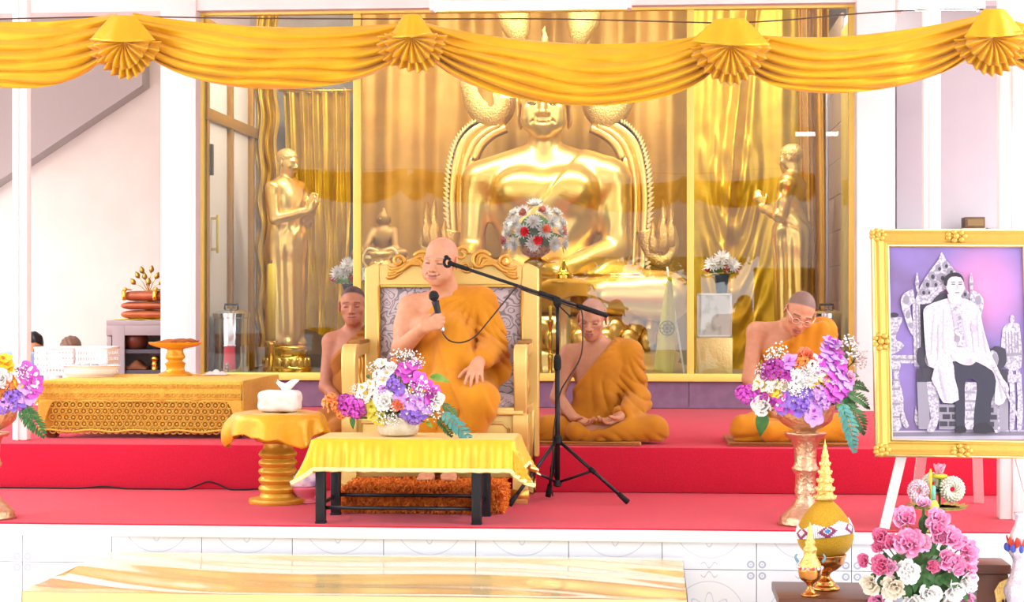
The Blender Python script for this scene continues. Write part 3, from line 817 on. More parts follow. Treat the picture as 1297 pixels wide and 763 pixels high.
def stems(root, base, tips, mat=M_stem, r=.003):
    m = MB()
    for t in tips:
        b = Vector(base) + Vector((R_.uniform(-.012, .012), R_.uniform(-.012, .012), 0)); t = Vector(t)
        m.tube([b, b.lerp(t, .5) + Vector((0, 0, .012)), t], r, 4, cap=False)
    return m.build('stem', mat, root)
# ================================================================== SHRINE BEHIND THE GLASS
M_gold = pbr('polished_gold', '#f3cf78', .33, .9, bump=.03, bscale=30)
M_goldr = pbr('chased_gold', '#efca77', .42, .85, bump=.9, bscale=70)
M_goldl = pbr('pale_gold_leaf', '#f3d894', .38, .8, bump=.25, bscale=60)
M_brass = pbr('brass', '#efc555', .24, .95)
M_curt = pbr('gold_curtain', '#d6a52c', .4, .3, col2='#c79520', nscale=5, bump=.12, bscale=260, sheen=.3)
M_curtb = pbr('bright_gold_curtain', '#e0b62e', .33, .4, col2='#d0a222', nscale=6, bump=.12, bscale=260, sheen=.2)
M_curtd = pbr('bronze_gold_curtain', '#cf9a38', .42, .25, col2='#c08a30', nscale=4, bump=.1, bscale=260, sheen=.3)
M_steel = pbr('stainless_steel', '#dcdce0', .13, 1.)
M_redgold = pbr('red_and_gold_lacquer', '#c2452a', .3, .2, col2='#d9a23a', nscale=34, lo=.48, hi=.52)

# ---- curtains: pleated cloth sheets
def curtain(name, u0, u1, v0, v1, Y, fn, mat, label, nu=160, nv=90, rail=True):
    a, b = at(u0, v1, Y), at(u1, v0, Y)
    t = thing(name, ((a.x + b.x) / 2, Y, a.z), label, 'curtain')
    m = MB()
    def P(u, v):
        dx, dy, dz = fn(u, v); return Vector((a.x + (b.x - a.x) * u + dx, Y + dy, a.z + (b.z - a.z) * v + dz))
    m.grid(P, nu, nv); m.build('cloth', mat, t)
    if rail:
        m = MB(); m.tube([(a.x - .03, Y - .02, b.z + .01), (b.x + .03, Y - .02, b.z + .01)], .012, 8)
        for x in (a.x, b.x): m.tube([(x, Y - .02, b.z + .01), (x, 16.31, b.z + .01)], .008, 6)
        m.build('rod', M_brass, t)
        m = MB(); k = max(4, int((b.x - a.x) / .09))
        for i in range(k): x = a.x + (b.x - a.x) * (i + .5) / k; m.tube([(x + .02 * math.cos(q), Y - .02, b.z + .01 + .02 * math.sin(q)) for q in [j * PI / 4 for j in range(8)]], .004, 4, closed=True)
        tag(m.build('rings', M_brass, t), kind='stuff')
    return t
def pleat(u, n, amp, ph=0): return amp * (math.sin(u * n * 2 * PI + ph) + .35 * math.sin(u * n * 4.7 * PI + 1.7 + ph))
def f_mid(u, v): return (0, pleat(u, 6, .045, .6 + .25 * math.sin(v * 4)) + .02 * math.sin(v * 7 + u * 9), 0)
curtain('curtain', 452, 872, -40, 486, 15.95, f_mid, M_curtd, 'bronze gold pleated curtain hanging behind the large seated statue', 260, 60, rail=False)
def f_left(u, v):
    d = pleat(u, 6, .02 + .02 * v, 0)
    s_ = u * 1.5 + (1 - v) * 1.0                      # folds running down to the gathered lower corner
    g = sstep(1., .25, v)
    return (.10 * (1 - v) * (1 - u), d + g * .05 * math.sin(s_ * 13 + 2 * u), -.10 * g * math.sin(PI * u) + .05 * math.sin(u * 5) * g)
curtain('curtain', 358, 443, 116, 414, 15.75, f_left, M_curtb, 'bright gold curtain with a draped hem hanging between the left gold statue and the mullion', 120, 90)
def f_ruf(u, v): return (.018 * math.sin(v * 44) * (1 - v * .5), pleat(u, 3, .03) + .02 * math.sin(v * 60 + u * 9) * (1 - v), 0)
curtain('curtain', 324, 352, -40, 440, 15.42, f_ruf, M_curtb, 'narrow ruffled gold curtain hanging beside the cream sliding door', 50, 150, rail=False)
def f_right(u, v):
    # two long folds fall to the lower left, swags hang from the bunched point
    dl = (u - (.20 + .32 * v)); fold = .07 * math.exp(-(dl / .035) ** 2) - .045 * math.exp(-((dl - .085) / .03) ** 2)
    fold *= sstep(.1, .5, v) * 1.0
    bx, bv = .36, .50; r = math.hypot((u - bx) * .9, (v - bv) * 1.5)
    bun = .09 * math.exp(-(r / .16) ** 2) + .04 * math.exp(-(r / .2) ** 2) * math.sin(40 * u + 23 * v) * math.cos(31 * v - 12 * u)
    q = (bv - v); sw = 0
    if q > 0:
        rr = math.hypot((u - bx) * .8, q * .9 + .05); sw = .035 * math.sin(rr * 95 + 2 * math.sin(u * 12)) * math.exp(-(abs(u - bx - .03) / .22) ** 2) * sstep(0, .08, q) * sstep(.62, .3, q)
    return (0, -(fold + bun + sw) + pleat(u, 3.5, .018) * (1 - sstep(.0, .3, bun * 10)), 0)
curtain('curtain', 872, 1022, -40, 486, 15.85, f_right, M_curtb, 'bright gold curtain with a bunched swag hanging behind the right gold statue', 200, 260, rail=False)
curtain('curtain', 1012, 1052, -40, 486, 15.6, lambda u, v: (.012 * math.sin(v * 5), pleat(u, 2.5, .05), 0), M_curtd, 'narrow bronze gold curtain hanging against the taupe tiles', 60, 40, rail=False)

# ---- the large seated statue
bY = 15.05; bx = at(690, 300, bY).x
bud = thing('buddha_statue', (bx, bY, SHRINE), 'large gold seated statue in meditation behind the middle pane', 'statue')
zc = at(690, 131, bY).z                                           # middle of the head
B = Body(); H = Head((bx, bY - .06, zc), rotm(0, .06), 2.6, statue=True, smile=.5, fat=.006)
zs = at(690, 205, bY).z
B.ell((bx, bY, zs - .36), (.47, .27, .40), .05); B.ell((bx, bY + .01, zs - .68), (.35, .25, .38), .15)
for q in (-1, 1):
    B.cap((bx + q * .12, bY + .0, zs + .02), (bx + q * .50, bY + .01, zs - .12), .13, .145, .12)
    B.ell((bx + q * .2, bY - .2, zs - .24), (.2, .1, .15), .1)
    B.cap((bx + q * .575, bY, zs - .16), (bx + q * .60, bY - .04, zs - .72), .125, .098, .08)
    B.cap((bx + q * .25, bY, zs - 1.06), (bx + q * 1.0, bY - .36, zs - 1.12), .26, .19, .12)
    B.cap((bx + q * 1.0, bY - .36, zs - 1.12), (bx - q * .35, bY - .55, zs - 1.10), .18, .10, .08)
B.cap((bx - .60, bY - .04, zs - .72), (bx - .62, bY - .46, zs - .92), .095, .06, .05)
B.cap((bx + .60, bY - .04, zs - .72), (bx + .12, bY - .48, zs - .93), .095, .06, .05)
hand(B, (bx - .62, bY - .46, zs - .92), (0, -.35, -1), (0, 1, 0), (1, 0, 0), 2.2, curl=((.1, .1, .1),) * 4, k=.01)
hand(B, (bx + .12, bY - .48, zs - .93), (-1, -.1, 0), (0, 0, 1), (0, -1, 0), 2.2, curl=((.1, .1, .1),) * 4, k=.01)
H.put(B, neck=(bx, bY, zs - .02), nr=.15)
B.ell(H.w((0, .02, .12)), np.array((.04, .05, .045)) * 2.6, .03)
def robe_ridge(P, d):
    x = P[:, 0] - bx; z = P[:, 2] - zs
    line = (z + .02) * .60 + (x - .22) * -.80                        # shawl edge from the left shoulder to the right waist
    m = np.clip(-line / .02, 0, 1) * (z > -.95) * (np.abs(x) < .8)
    wv = .0015 * np.sin(line * 50) * (line < 0)
    return d - (.022 * m + wv * m) * (P[:, 1] < bY + .4)
B.fn(robe_ridge)
X0 = bx - 1.35; body_b = sdf_obj('body', B.ev, (X0, bY - .95, zs - 1.42), (bx + 1.35, bY + .42, zc + .55), .022, M_gold, bud, fine=((( bx - .22, bx + .22, .0075),), ((bY - .36, bY + .1, .011),), ((zc - .33, zc + .2, .0075),)), relax=1)
for q in (-1, 1):
    m = MB()
    p = H.w((q * .033, -.083, -.006)); m.tube([H.w((q * (.033 + t * .015), -.0855 + .004 * t * t, -.006 - .003 * (1 - t * t))) for t in [i / 5 - 1 for i in range(11)]], .0045, 6); m.build('eye_line', pbr('dark_eye_line', '#3c3630', .4), bud)
hb = Body(); hb.ell(H.w((0, .022, .048)), np.array((.083, .098, .078)) * 2.6, .01, H.R); hb.ell(H.w((0, .025, .125)), np.array((.045, .05, .05)) * 2.6, .04)
hb.cap(H.w((0, .025, .16)), H.w((0, .025, .25)), .045, .008, .03)
def curls(P, d): return d - .012 * np.sin(P[:, 0] * 110) * np.sin(P[:, 2] * 110) * np.cos(P[:, 1] * 90)
hb.fn(curls); Cc = H.w((0, -.06, .02))
hb.fn(lambda P, d: np.maximum(d, -(((P[:, 2] - Cc[2]) + (P[:, 1] - Cc[1]) * .55 - .03))))
c = H.w((0, .02, .05)); sdf_obj('hair_crown', hb.ev, tuple(c - .36), tuple(c + np.array((.36, .36, .66))), .014, M_goldr, bud)
m = MB(); m.lathe((bx, bY, SHRINE), [(1.2, 0), (1.2, .06), (1.1, .09), (1.14, .16), (1.0, .22)], 48, sy=.62)
m.build('plinth', M_goldl, bud)
m = MB()
for row, (r, z) in enumerate(((1.06, .24), (1.02, .32))):
    for k in range(30):
        a = 2 * PI * (k + .5 * row) / 30; c_ = Vector((bx + math.cos(a) * r, bY + math.sin(a) * r * .62, SHRINE + z + .05))
        m.ball(c_, (.09, .05, .09), 8, M=Matrix.Rotation(a + PI / 2, 3, 'Z'))
tag(m.build('lotus_petals', M_gold, bud), kind='stuff')
m = MB(); m.lathe((bx, bY, SHRINE), [(1.0, .2), (1.0, zs - 1.28 - SHRINE)], 40, sy=.62); m.build('seat', M_gold, bud)

# ---- flame arch around it
arch = thing('flame_arch', (0, .3, 0)); arch.parent = bud; bpy.context.view_layer.update()
aY = bY + .25
def pp(u, v, Y=None): return at(u, v, aY if Y is None else Y)
def mir(u): return 1390 - u      # mirrored about the statue's middle line on the same plane
def flat_shape(mb, pts, Y, th=.07, sub=3, rib=True):
    """outline in pixels -> solid leaf with a raised back-to-front bulge"""
    P = [at(u, v, Y) for u, v in pts]; P = [Vector(p) for p in spl([tuple(p) for p in P] + [tuple(P[0])], sub)][:-1]
    c = sum(P, Vector()) / len(P); n = len(P); vs = []; fs = []
    rings = [(1, 0), (.86, -.6), (.5, -1), ]
    for s_, k in rings:
        for p in P: q = c.lerp(p, s_); vs.append(Vector((q.x, Y + th * k, q.z)))
    for s_ in (1,):
        for p in P: vs.append(Vector((p.x, Y + th * .6, p.z)))
    for r in range(2):
        for i in range(n): a = r * n + i; b = r * n + (i + 1) % n; fs.append((a, b, b + n, a + n))
    fs.append(tuple(2 * n + i for i in range(n))); fs.append(tuple(reversed([3 * n + i for i in range(n)])))
    for i in range(n): fs.append(((i + 1) % n, i, 3 * n + i, 3 * n + (i + 1) % n))
    mb.add(vs, fs)
curl_o = [(588, 86), (583, 106), (587, 130), (597, 150), (612, 162), (631, 163), (646, 151), (653, 134), (650, 114), (640, 98), (631, 110), (634, 126), (633, 138), (627, 144), (619, 141), (617, 134), (606, 124), (594, 106)]
top_o = [(655, 60), (640, 44), (629, 22), (632, -8), (646, -40), (650, -10), (658, 0), (668, -22), (672, 20), (668, 48)]
for sgn in (0, 1):
    fu = (lambda u: u) if sgn == 0 else mir
    m = MB(); flat_shape(m, [(fu(u), v) for u, v in (curl_o if sgn == 0 else curl_o[::-1])], aY - .02, .07); m.build('flame_curl', M_goldr, arch, smooth='auto')
    m = MB(); flat_shape(m, [(fu(u), v) for u, v in (top_o if sgn == 0 else top_o[::-1])], aY, .06); m.build('flame_tip', M_goldr, arch, smooth='auto')
    path = [(578, 345), (576, 300), (574, 255), (577, 215), (586, 183), (602, 165), (622, 155)]
    P = [pp(fu(u), v) for u, v in path]; P = [Vector(q) for q in spl([tuple(q) for q in P], 7)]
    m = MB()
    for off, r in ((0, .055), (.075, .035), (.13, .045)):
        s_ = 1 if sgn == 0 else -1
        m.tube([p + Vector((s_ * off * 1.0, -.02 * (off == .075), -off * .35 if i > 24 else 0)) for i, p in enumerate(P)], r, 10)
    m.build('column', M_gold, arch)
    m = MB(); s_ = -1 if sgn == 0 else 1
    for i in range(0, len(P) - 1):
        if i % 1: continue
        p = P[i]; t = (P[min(i + 1, len(P) - 1)] - P[max(i - 1, 0)]).normalized(); n = Vector((-t.z, 0, t.x)) * (1 if sgn == 0 else -1)
        if n.x * s_ < 0: n = -n
        a = p + n * .03
        for dz in (0,):
            m.prism([((a - t * .034).x, (a - t * .034).z), ((a + n * .055 + t * .035).x, (a + n * .055 + t * .035).z), ((a + t * .030).x, (a + t * .030).z)], aY - .05, aY + .03)
    tag(m.build('flame_fringe', M_goldl, arch, smooth=False), kind='stuff')
    # curled tail at the foot of the column with standing leaves
    base = [(fu(574), 292), (fu(568), 318), (fu(556), 330), (fu(544), 326), (fu(537), 308), (fu(540), 288)]
    m = MB(); m.tube(spl([tuple(pp(u, v)) for u, v in base], 6), [.085 - .0016 * i for i in range(31)], 10); m.build('tail_curl', M_goldr, arch)
    for lu, lv, lh, lw in ((550, 318, 66, 13), (540, 312, 56, 10), (563, 322, 44, 11)):
        o = [(fu(lu - lw / 2), lv), (fu(lu - lw * .62), lv - lh * .35), (fu(lu - lw * .2), lv - lh * .55), (fu(lu - lw * .35), lv - lh * .72), (fu(lu + 1), lv - lh), (fu(lu + lw * .3), lv - lh * .7), (fu(lu + lw * .6), lv - lh * .4), (fu(lu + lw * .5), lv)]
        m = MB(); flat_shape(m, o if sgn == 0 else o[::-1], aY - .05, .05); m.build('flame_leaf', M_goldr, arch, smooth='auto')
for u in (600, mir(600)):
    m = MB(); p = pp(u, 345); m.box((p.x, aY, (p.z + SHRINE) / 2), (.34, .3, p.z - SHRINE), bev=.02); m.build('base', M_goldl, arch, smooth='auto')

# ---- two standing disciples with joined hands
def disciple(u_head, v_top, v_foot, Y, rz, label, ped):
    p0 = at(u_head, v_foot, Y); x0 = p0.x; zf = p0.z; zt = at(u_head, v_top, Y).z; s = (zt - zf) / 1.66
    t = thing('standing_statue', (x0, Y, SHRINE), label, 'statue', 'standing gold disciples')
    Rz = np.array(Matrix.Rotation(rz, 3, 'Z')); O = np.array((x0, Y, zf))
    W = lambda p: O + Rz @ (V3(p) * s)
    B = Body(); H = Head(W((0, -.015, 1.55)), Rz @ rotm(0, .12), s * .98, statue=False, smile=.3)
    B.ell(W((0, 0, 1.22)), np.array((.165, .115, .2)) * s, .03, Rz); B.ell(W((0, 0, .95)), np.array((.15, .115, .2)) * s, .08, Rz)
    B.cap(W((0, .0, .9)), W((0, .0, .12)), .15 * s, .135 * s, .08); B.cap(W((.05, .01, .8)), W((.10, .02, .06)), .11 * s, .10 * s, .06); B.cap(W((-.05, .01, .8)), W((-.10, .02, .06)), .11 * s, .10 * s, .06)
    for q in (-1, 1):
        B.cap(W((q * .06, 0, 1.38)), W((q * .17, .01, 1.33)), .055 * s, .06 * s, .05)
        B.cap(W((q * .18, .01, 1.32)), W((q * .21, -.04, 1.06)), .054 * s, .044 * s, .03)
        B.cap(W((q * .21, -.04, 1.06)), W((q * .03, -.25, 1.14)), .042 * s, .027 * s, .02)
        hand(B, W((q * .022, -.26, 1.15)), Rz @ V3((0, -.35, 1)), Rz @ V3((-q, 0, 0)), Rz @ V3((0, 1, .2)), s * .9, curl=((.05, .05, .05),) * 4, spread=0.)
        foot(B, W((q * .08, .05, 0)), Rz @ V3((q * .1, -1, 0)), s)
    H.put(B, neck=W((0, .01, 1.38)), nr=.052 * s)
    def folds(P, d):
        L = (P - O) @ Rz / s; x, y, z = L[:, 0], L[:, 1], L[:, 2]
        a = np.arctan2(x, -y)
        m = np.clip((1.05 - z) / .3, 0, 1) * np.clip((z - .03) / .1, 0, 1)
        line = (z - 1.36) * .62 - (x - .07) * .78 + .0
        sh = np.clip(-line / .012, 0, 1) * (z < 1.42) * (z > .05)
        return d - s * (.010 * m * np.sin(a * 11 + z * 2.0) + .010 * sh * np.clip((z - .7) / .1, 0, 1) + .006 * np.sin(line * 70) * sh * np.clip((z - .8) / .2, 0, 1))
    B.fn(folds)
    R_b = .36 * s
    sdf_obj('body', B.ev, (x0 - R_b, Y - R_b, zf - .01), (x0 + R_b, Y + R_b, zt + .03), .0125, M_gold, t, fine=((), (), ((H.C[2] - .13 * s, H.C[2] + .05 * s, .007),)))
    hb = Body(); hb.ell(H.w((0, .018, .045)), np.array((.081, .099, .080)) * H.k, .01, H.R)
    hb.fn(lambda P, d: d - .005 * np.sin(P[:, 0] * 260) * np.sin(P[:, 2] * 260) * np.cos(P[:, 1] * 260))
    n_ = H.R @ V3((0, .55, .83)); c0 = H.w((0, -.05, .035))
    hb.fn(lambda P, d: np.maximum(d, -((P - c0.astype(np.float32)) @ n_.astype(np.float32))))
    sdf_obj('hair', hb.ev, tuple(H.C - .13 * s), tuple(H.C + .16 * s), .007, M_goldr, t)
    m = MB(); h = zf - SHRINE
    pr = [(1, 0), (1, .06), (.93, .10), (.96, .2), (.88, .28), (.78, .36), (.84, .44), (.84, .52), (.74, .58), (.70, .72), (.78, .82), (.78, .92), (.66, 1.0)]
    m.lathe((x0, Y, SHRINE), [(ped * r, z * h) for r, z in pr], 40, wob=lambda A, z: .0); m.build('pedestal', M_brass, t)
    m = MB()
    for k in range(18):
        a = 2 * PI * k / 18; m.ball((x0 + math.cos(a) * ped * .84, Y + math.sin(a) * ped * .84, SHRINE + h * .40), (.035, .02, .045), 8, M=Matrix.Rotation(a + PI / 2, 3, 'Z'))
    tag(m.build('lotus_petals', M_gold, t), kind='stuff')
    return t
disciple(363, 190, 437, 14.55, math.radians(62), 'gold standing figure with joined hands on a round brass pedestal beside the ruffled curtain', .215)
disciple(1003, 184, 434, 14.55, math.radians(-112), 'gold standing figure turned away beside the taupe tiled wall', .215)

# ---- small things on the shrine floor
def urn(u0, u1, v0, Y, label):
    a, b = at(u0, v0, Y), at(u1, v0, Y); c = (a + b) / 2; r = (b.x - a.x) / 2; h = a.z - SHRINE
    t = thing('water_urn', (c.x, Y, SHRINE), label, 'urn', 'steel water urns')
    m = MB(); m.lathe((c.x, Y, SHRINE), [(r * .9, 0), (r * .9, .02), (r * .96, .03), (r * .96, h * .45), (r * .975, h * .46), (r * .975, h * .48), (r * .96, h * .49), (r * .96, h * .86), (r, h * .87), (r, h * .90)], 40); m.build('body', M_steel, t, smooth='auto')
    m = MB(); m.lathe((c.x, Y, SHRINE), [(r * 1.02, h * .90), (r * 1.02, h * .93), (r * .8, h * .965), (r * .3, h * .985), (.02, h)], 40); lid = m.build('lid', M_steel, t, smooth='auto')
    m = MB(); m.tube([(c.x - .05, Y, SHRINE + h * .985), (c.x - .05, Y, SHRINE + h + .03), (c.x + .05, Y, SHRINE + h + .03), (c.x + .05, Y, SHRINE + h * .985)], .009, 8); m.build('handle', pbr('black_plastic', '#17181a', .45), lid)
    m = MB(); m.tube([(c.x, Y - r * .9, SHRINE + h * .16), (c.x, Y - r - .02, SHRINE + h * .16), (c.x, Y - r - .025, SHRINE + h * .1)], .012, 8); m.ball((c.x, Y - r - .02, SHRINE + h * .2), .014, 8); m.build('tap', M_steel, t)
    return t
urn(270, 316, 391, 13.83, 'stainless steel water urn behind the crochet covered table')
urn(1028, 1066, 391, 13.83, 'stainless steel water urn behind the bowed monk in glasses')

def candle(u, v0, v1, Y, w, label, mat):
    b, tp = at(u, v1, Y), at(u, v0, Y)
    t = thing('candle', (b.x, Y, SHRINE), label, 'candle')
    m = MB(); m.lathe((b.x, Y, SHRINE), [(w * 1.9, 0), (w * 1.9, .03), (w * .9, .06), (w * .8, max(.08, b.z - SHRINE - .04)), (w * 1.5, max(.1, b.z - SHRINE))], 20); m.build('holder', M_brass, t)
    m = MB(); z0 = max(.1, b.z - SHRINE); m.lathe((b.x, Y, SHRINE), [(w, z0), (w, tp.z - SHRINE - .01), (w * .5, tp.z - SHRINE)], 16, wob=lambda A, z: .04 * math.sin(6 * A + z * 30)); m.build('wax', mat, t)
    m = MB(); m.tube([(b.x, Y, tp.z - .002), (b.x + .003, Y, tp.z + .025)], .003, 5); m.build('wick', pbr('wick', '#2b2320', .9), t)
M_waxy = pbr('yellow_wax', '#f0d24a', .4, sss=.15)
M_waxw = pbr('white_wax', '#f4efe2', .4, sss=.15)
candle(344, 334, 432, 14.1, .033, 'tall yellow candle in a brass holder in front of the left gold statue', M_waxy)
candle(382, 368, 452, 14.9, .022, 'slim white candle behind the left gold statue', M_waxw)

def small_flowers(u, v0, v1, Y, label, w, red=M_red, seed=0):
    b, tp = at(u, v1, Y), at(u, v0, Y); c = Vector((b.x, Y, b.z))
    t = thing('altar_bouquet', (b.x, Y, SHRINE), label, 'flowers')
    m = MB(); h = max(.04, b.z - SHRINE); m.lathe((b.x, Y, SHRINE), spl([(.07, 0), (.07, .02), (.035, h * .3), (.03, h * .6), (.05, h * .9), (.07, h * 1.0)], 4), 20); m.build('stand', pbr('dark_blue_vase', '#3b4560', .3), t)
    hh = tp.z - b.z; pts = [(0, .78, 'mum'), (-.32, .45, 'mum'), (.33, .42, 'mum'), (-.1, .5, 'mum'), (.12, .2, 'rr'), (-.44, .2, 'rr'), (.46, .15, 'rc')]
    for dx, dz, k in pts:
        p = (b.x + dx * w, Y - .10 + .08 * abs(dx), b.z + dz * hh); bloom(t, k, p, (dx * .9, -1, .25 + dz * .5), .9 if k == 'mum' else .75)
    stems(t, (b.x, Y, b.z - .05), [(b.x + dx * w, Y - .09 + .08 * abs(dx), b.z + dz * hh - .01) for dx, dz, k in pts])
    for a in range(6): blade(t, 'leaf', (b.x, Y - .03, b.z + .02), (math.cos(a), -.6, .3 + .2 * math.sin(a * 2)), .9)
small_flowers(444, 330, 360, 13.84, 'white chrysanthemum bouquet with a red bloom beside the left mullion', .26)
small_flowers(914, 322, 347, 14.4, 'white chrysanthemum bouquet with a pink centre beside the right mullion', .24)

# round bouquet on a red and gold footed bowl
def altar_dome():
    Y = 13.86; b = at(678, 333, Y); rim = at(678, 317, Y)
    t = thing('altar_bouquet', (b.x, Y, SHRINE), 'round bouquet of white chrysanthemums and orange blooms on a red and gold bowl', 'flowers')
    m = MB(); m.lathe((b.x, Y, SHRINE), [(.09, 0), (.09, .03), (.06, .05), (.05, .12), (.05, b.z - SHRINE - .03), (.09, b.z - SHRINE)], 28); m.build('stand', M_goldl, t, smooth='auto')
    z0 = b.z; h = rim.z - b.z
    m = MB(); m.lathe((b.x, Y, z0), spl([(.085, 0), (.08, .012), (.05, .03), (.05, .04), (.10, .07), (.125, h + .02), (.128, h + .03)], 4), 28); m.build('bowl', M_redgold, t)
    c = Vector((b.x, Y, rim.z + .10)); rx, rz = .215, .255
    m = MB(); m.ball(c + Vector((0, 0, .02)), (rx * .62, rx * .62, rz * .62), 14); m.build('leaf_core', M_leaf, t)
    n = 0; spots = []
    for z in (-.22, .14, .42, .70, .95):
        q = math.sqrt(1 - z * z); k = max(1, int(q * 9))
        for i in range(k):
            a = 2 * PI * (i + .5 * (n % 2)) / k - PI / 2; spots.append((q * math.cos(a), q * math.sin(a), z)); 
        n += 1
    for i, (x, y, z) in enumerate(spots):
        if y > .55: continue
        bloom(t, 'mum', c + Vector((x * rx, y * rx, z * rz)), (x, y - .15, z + .1), .9)
    for x, z, k in ((-.35, .66, 'rc'), (.28, .74, 'rc'), (.42, .2, 'rc'), (-.28, .12, 'rr'), (-1.02, -.1, 'rr'), (.16, -.12, 'rr'), (.98, .16, 'rc')):
        y = -math.sqrt(max(.02, 1.0 - min(1, x * x + z * z * .8))); bloom(t, k, c + Vector((x * rx * 1.03, y * rx - .055, z * rz)), (x, y, z), .92)
    for i in range(9):
        a = -PI * i / 8; blade(t, 'leaf', c + Vector((math.cos(a) * rx * .55, math.sin(a) * rx * .55, .0)), (math.cos(a), math.sin(a), .35), .7)
altar_dome()

# framed print leaning at the right mullion, yellow flag on a pole, robe draped on a stand, bronze stand-in for a reflected sitter
p = at(905, 400, 14.0); w, h = 41 / ppm(14), 53 / ppm(14)
t = thing('framed_print', (p.x, 14.0, SHRINE), 'small white framed print standing behind the right pane', 'picture')
zc = p.z
m = MB(); fw = .016
for sx, sz, a, b in ((0, h / 2, w, fw), (0, -h / 2, w, fw), (-w / 2, 0, fw, h), (w / 2, 0, fw, h)): m.box((p.x + sx, 14.0, zc + sz), (a + fw * (a == w), .02, b + fw * (b == h)), bev=.003)
m.build('frame', M_white, t, smooth='auto')
m = MB(); m.box((p.x, 14.004, zc), (w, .01, h)); m.build('print', pbr('pale_print', '#eef0ea', .4, col2='#8f9a86', nscale=9, lo=.5, hi=.75), t, smooth=False)
m = MB(); m.box((p.x, 14.03, (zc - h / 2 + SHRINE) / 2), (w * 1.1, .07, zc - h / 2 - SHRINE), bev=.008); m.build('stand', M_goldl, t, smooth='auto')

t = thing('yellow_flag', (at(845, 470, 13.85).x, 13.85, SHRINE), 'yellow flag with a wheel emblem hanging on a slanting white pole', 'flag')
a, b = at(845, 338, 13.85), at(868, 452, 13.85)
m = MB(); m.tube([a, Vector((b.x, 13.9, SHRINE + .005))], .008, 8); m.build('pole', M_waxw, t)
fo = [(846, 350), (839, 400), (833, 440), (828, 470), (850, 473), (854, 440), (858, 436), (857, 400), (851, 365)]
P = [at(u, v, 13.83) for u, v in fo]; m = MB()
def fl(u, v):
    L0, R0 = (846, 350), (851, 352); Lb, Rb = (828, 471), (853, 474)
    px = (1 - v) * ((1 - u) * Lb[0] + u * Rb[0]) + v * ((1 - u) * L0[0] + u * R0[0]) + 5 * math.sin(v * PI) * (u - .3); py = (1 - v) * ((1 - u) * Lb[1] + u * Rb[1]) + v * ((1 - u) * L0[1] + u * R0[1])
    return at(px, py, 13.83 + .015 * math.sin(u * 9 + v * 3))
m.grid(fl, 16, 24); m.build('cloth', pbr('yellow_cloth', '#e2cf35', .7), t, thick=.003)
c = at(845, 416, 13.80); m = MB(); M_em = pbr('brown_print', '#7a5a24', .7)
for r in (.055, .030): m.tube([c + Vector((r * math.cos(k * PI / 16), 0, r * math.sin(k * PI / 16))) for k in range(32)], .0035, 4, closed=True)
for k in range(8): A = k * PI / 4; m.tube([c, c + Vector((.055 * math.cos(A), 0, .055 * math.sin(A)))], .003, 4)
m.build('wheel_emblem', M_em, t)

M_ocloth = pbr('orange_gold_cloth', '#d99a1d', .6, sheen=.4)
p = at(714, 470, 14.08); t = thing('draped_stand', (p.x, 14.08, SHRINE), 'orange cloth draped over a gold stand behind the throne', 'stand')
top = at(714, 352, 14.08)
m = MB(); m.lathe((p.x, 14.08, SHRINE), [(.1, 0), (.1, .04), (.06, .08), (.05, top.z - SHRINE - .06), (.12, top.z - SHRINE - .03)], 24); m.build('stand', M_goldl, t)
m = MB(); m.lathe((p.x, 14.08, top.z), spl([(.07, -.02), (.07, .03), (.045, .05), (.025, .09), (.005, .14)], 3), 20); m.build('finial', M_brass, t)
def dr(u, v):
    A = 2 * PI * u; r = .05 + .13 * sstep(0, .3, v) + .05 * v; r *= 1 + .12 * v * math.sin(7 * A + 1)
    if math.cos(A) > 0: r *= 1.15
    return Vector((p.x + r * math.cos(A), 14.08 + r * .55 * math.sin(A), top.z - .01 - .22 * max(0, v - .15) ** .9 * (1 + .35 * math.sin(A * 2 + .6)) - .01 * v))
m = MB(); m.grid(dr, 56, 14, closed_u=True); m.build('cloth', M_ocloth, t, thick=.004)
p = at(704, 380, 13.85); 
for u, lab in ((697, 'slim gilded candlestick behind the throne back'),):
    b, tp = at(u, 470, 13.75), at(u, 405, 13.75)
    t = thing('candlestick', (b.x, 13.75, SHRINE), lab, 'candlestick'); H_ = tp.z - SHRINE
    m = MB(); m.lathe((b.x, 13.75, SHRINE), spl([(.05, 0), (.045, .02), (.018, .05), (.022, H_ * .4), (.012, H_ * .45), (.02, H_ * .7), (.012, H_ * .8), (.03, H_)], 4), 16); m.build('stem', M_brass, t)
    m = MB(); m.lathe((b.x, 13.75, SHRINE + H_), [(.012, 0), (.012, .1), (.004, .105)], 12); m.build('wax', M_waxy, t)

# small bronze seated figure, added for a sitter's reflection, between the left mullion and the throne
p = at(486, 318, 14.62); ft = thing('reflected_sitter_figure', (p.x, 14.62, SHRINE), 'small dull bronze figure on a post, standing for a reflected sitter beyond the throne crest', 'statue')
B = Body(); x, z = p.x, p.z
B.ell((x, 14.62, z + .11), (.10, .07, .10), .02); B.ell((x, 14.62, z + .26), (.052, .055, .062), .015); B.ell((x, 14.62, z + .33), (.02, .02, .022), .02)
B.cap((x, 14.62, z + .18), (x, 14.62, z + .24), .03, .028, .03)
for q in (-1, 1):
    B.cap((x + q * .09, 14.62, z + .16), (x + q * .12, 14.46, z + .02), .036, .028, .03); B.cap((x + q * .12, 14.46, z + .02), (x + q * .02, 14.37, z - .01), .026, .02, .02)
    B.cap((x + q * .04, 14.62, z - .02), (x + q * .19, 14.39, z - .03), .05, .04, .03); B.cap((x + q * .19, 14.39, z - .03), (x - q * .05, 14.34, z - .03), .035, .025, .02)
    B.ell((x + q * .053, 14.62, z + .25), (.008, .014, .03), .006)
B.ell((x, 14.41, z + .25), (.01, .012, .014), .008)
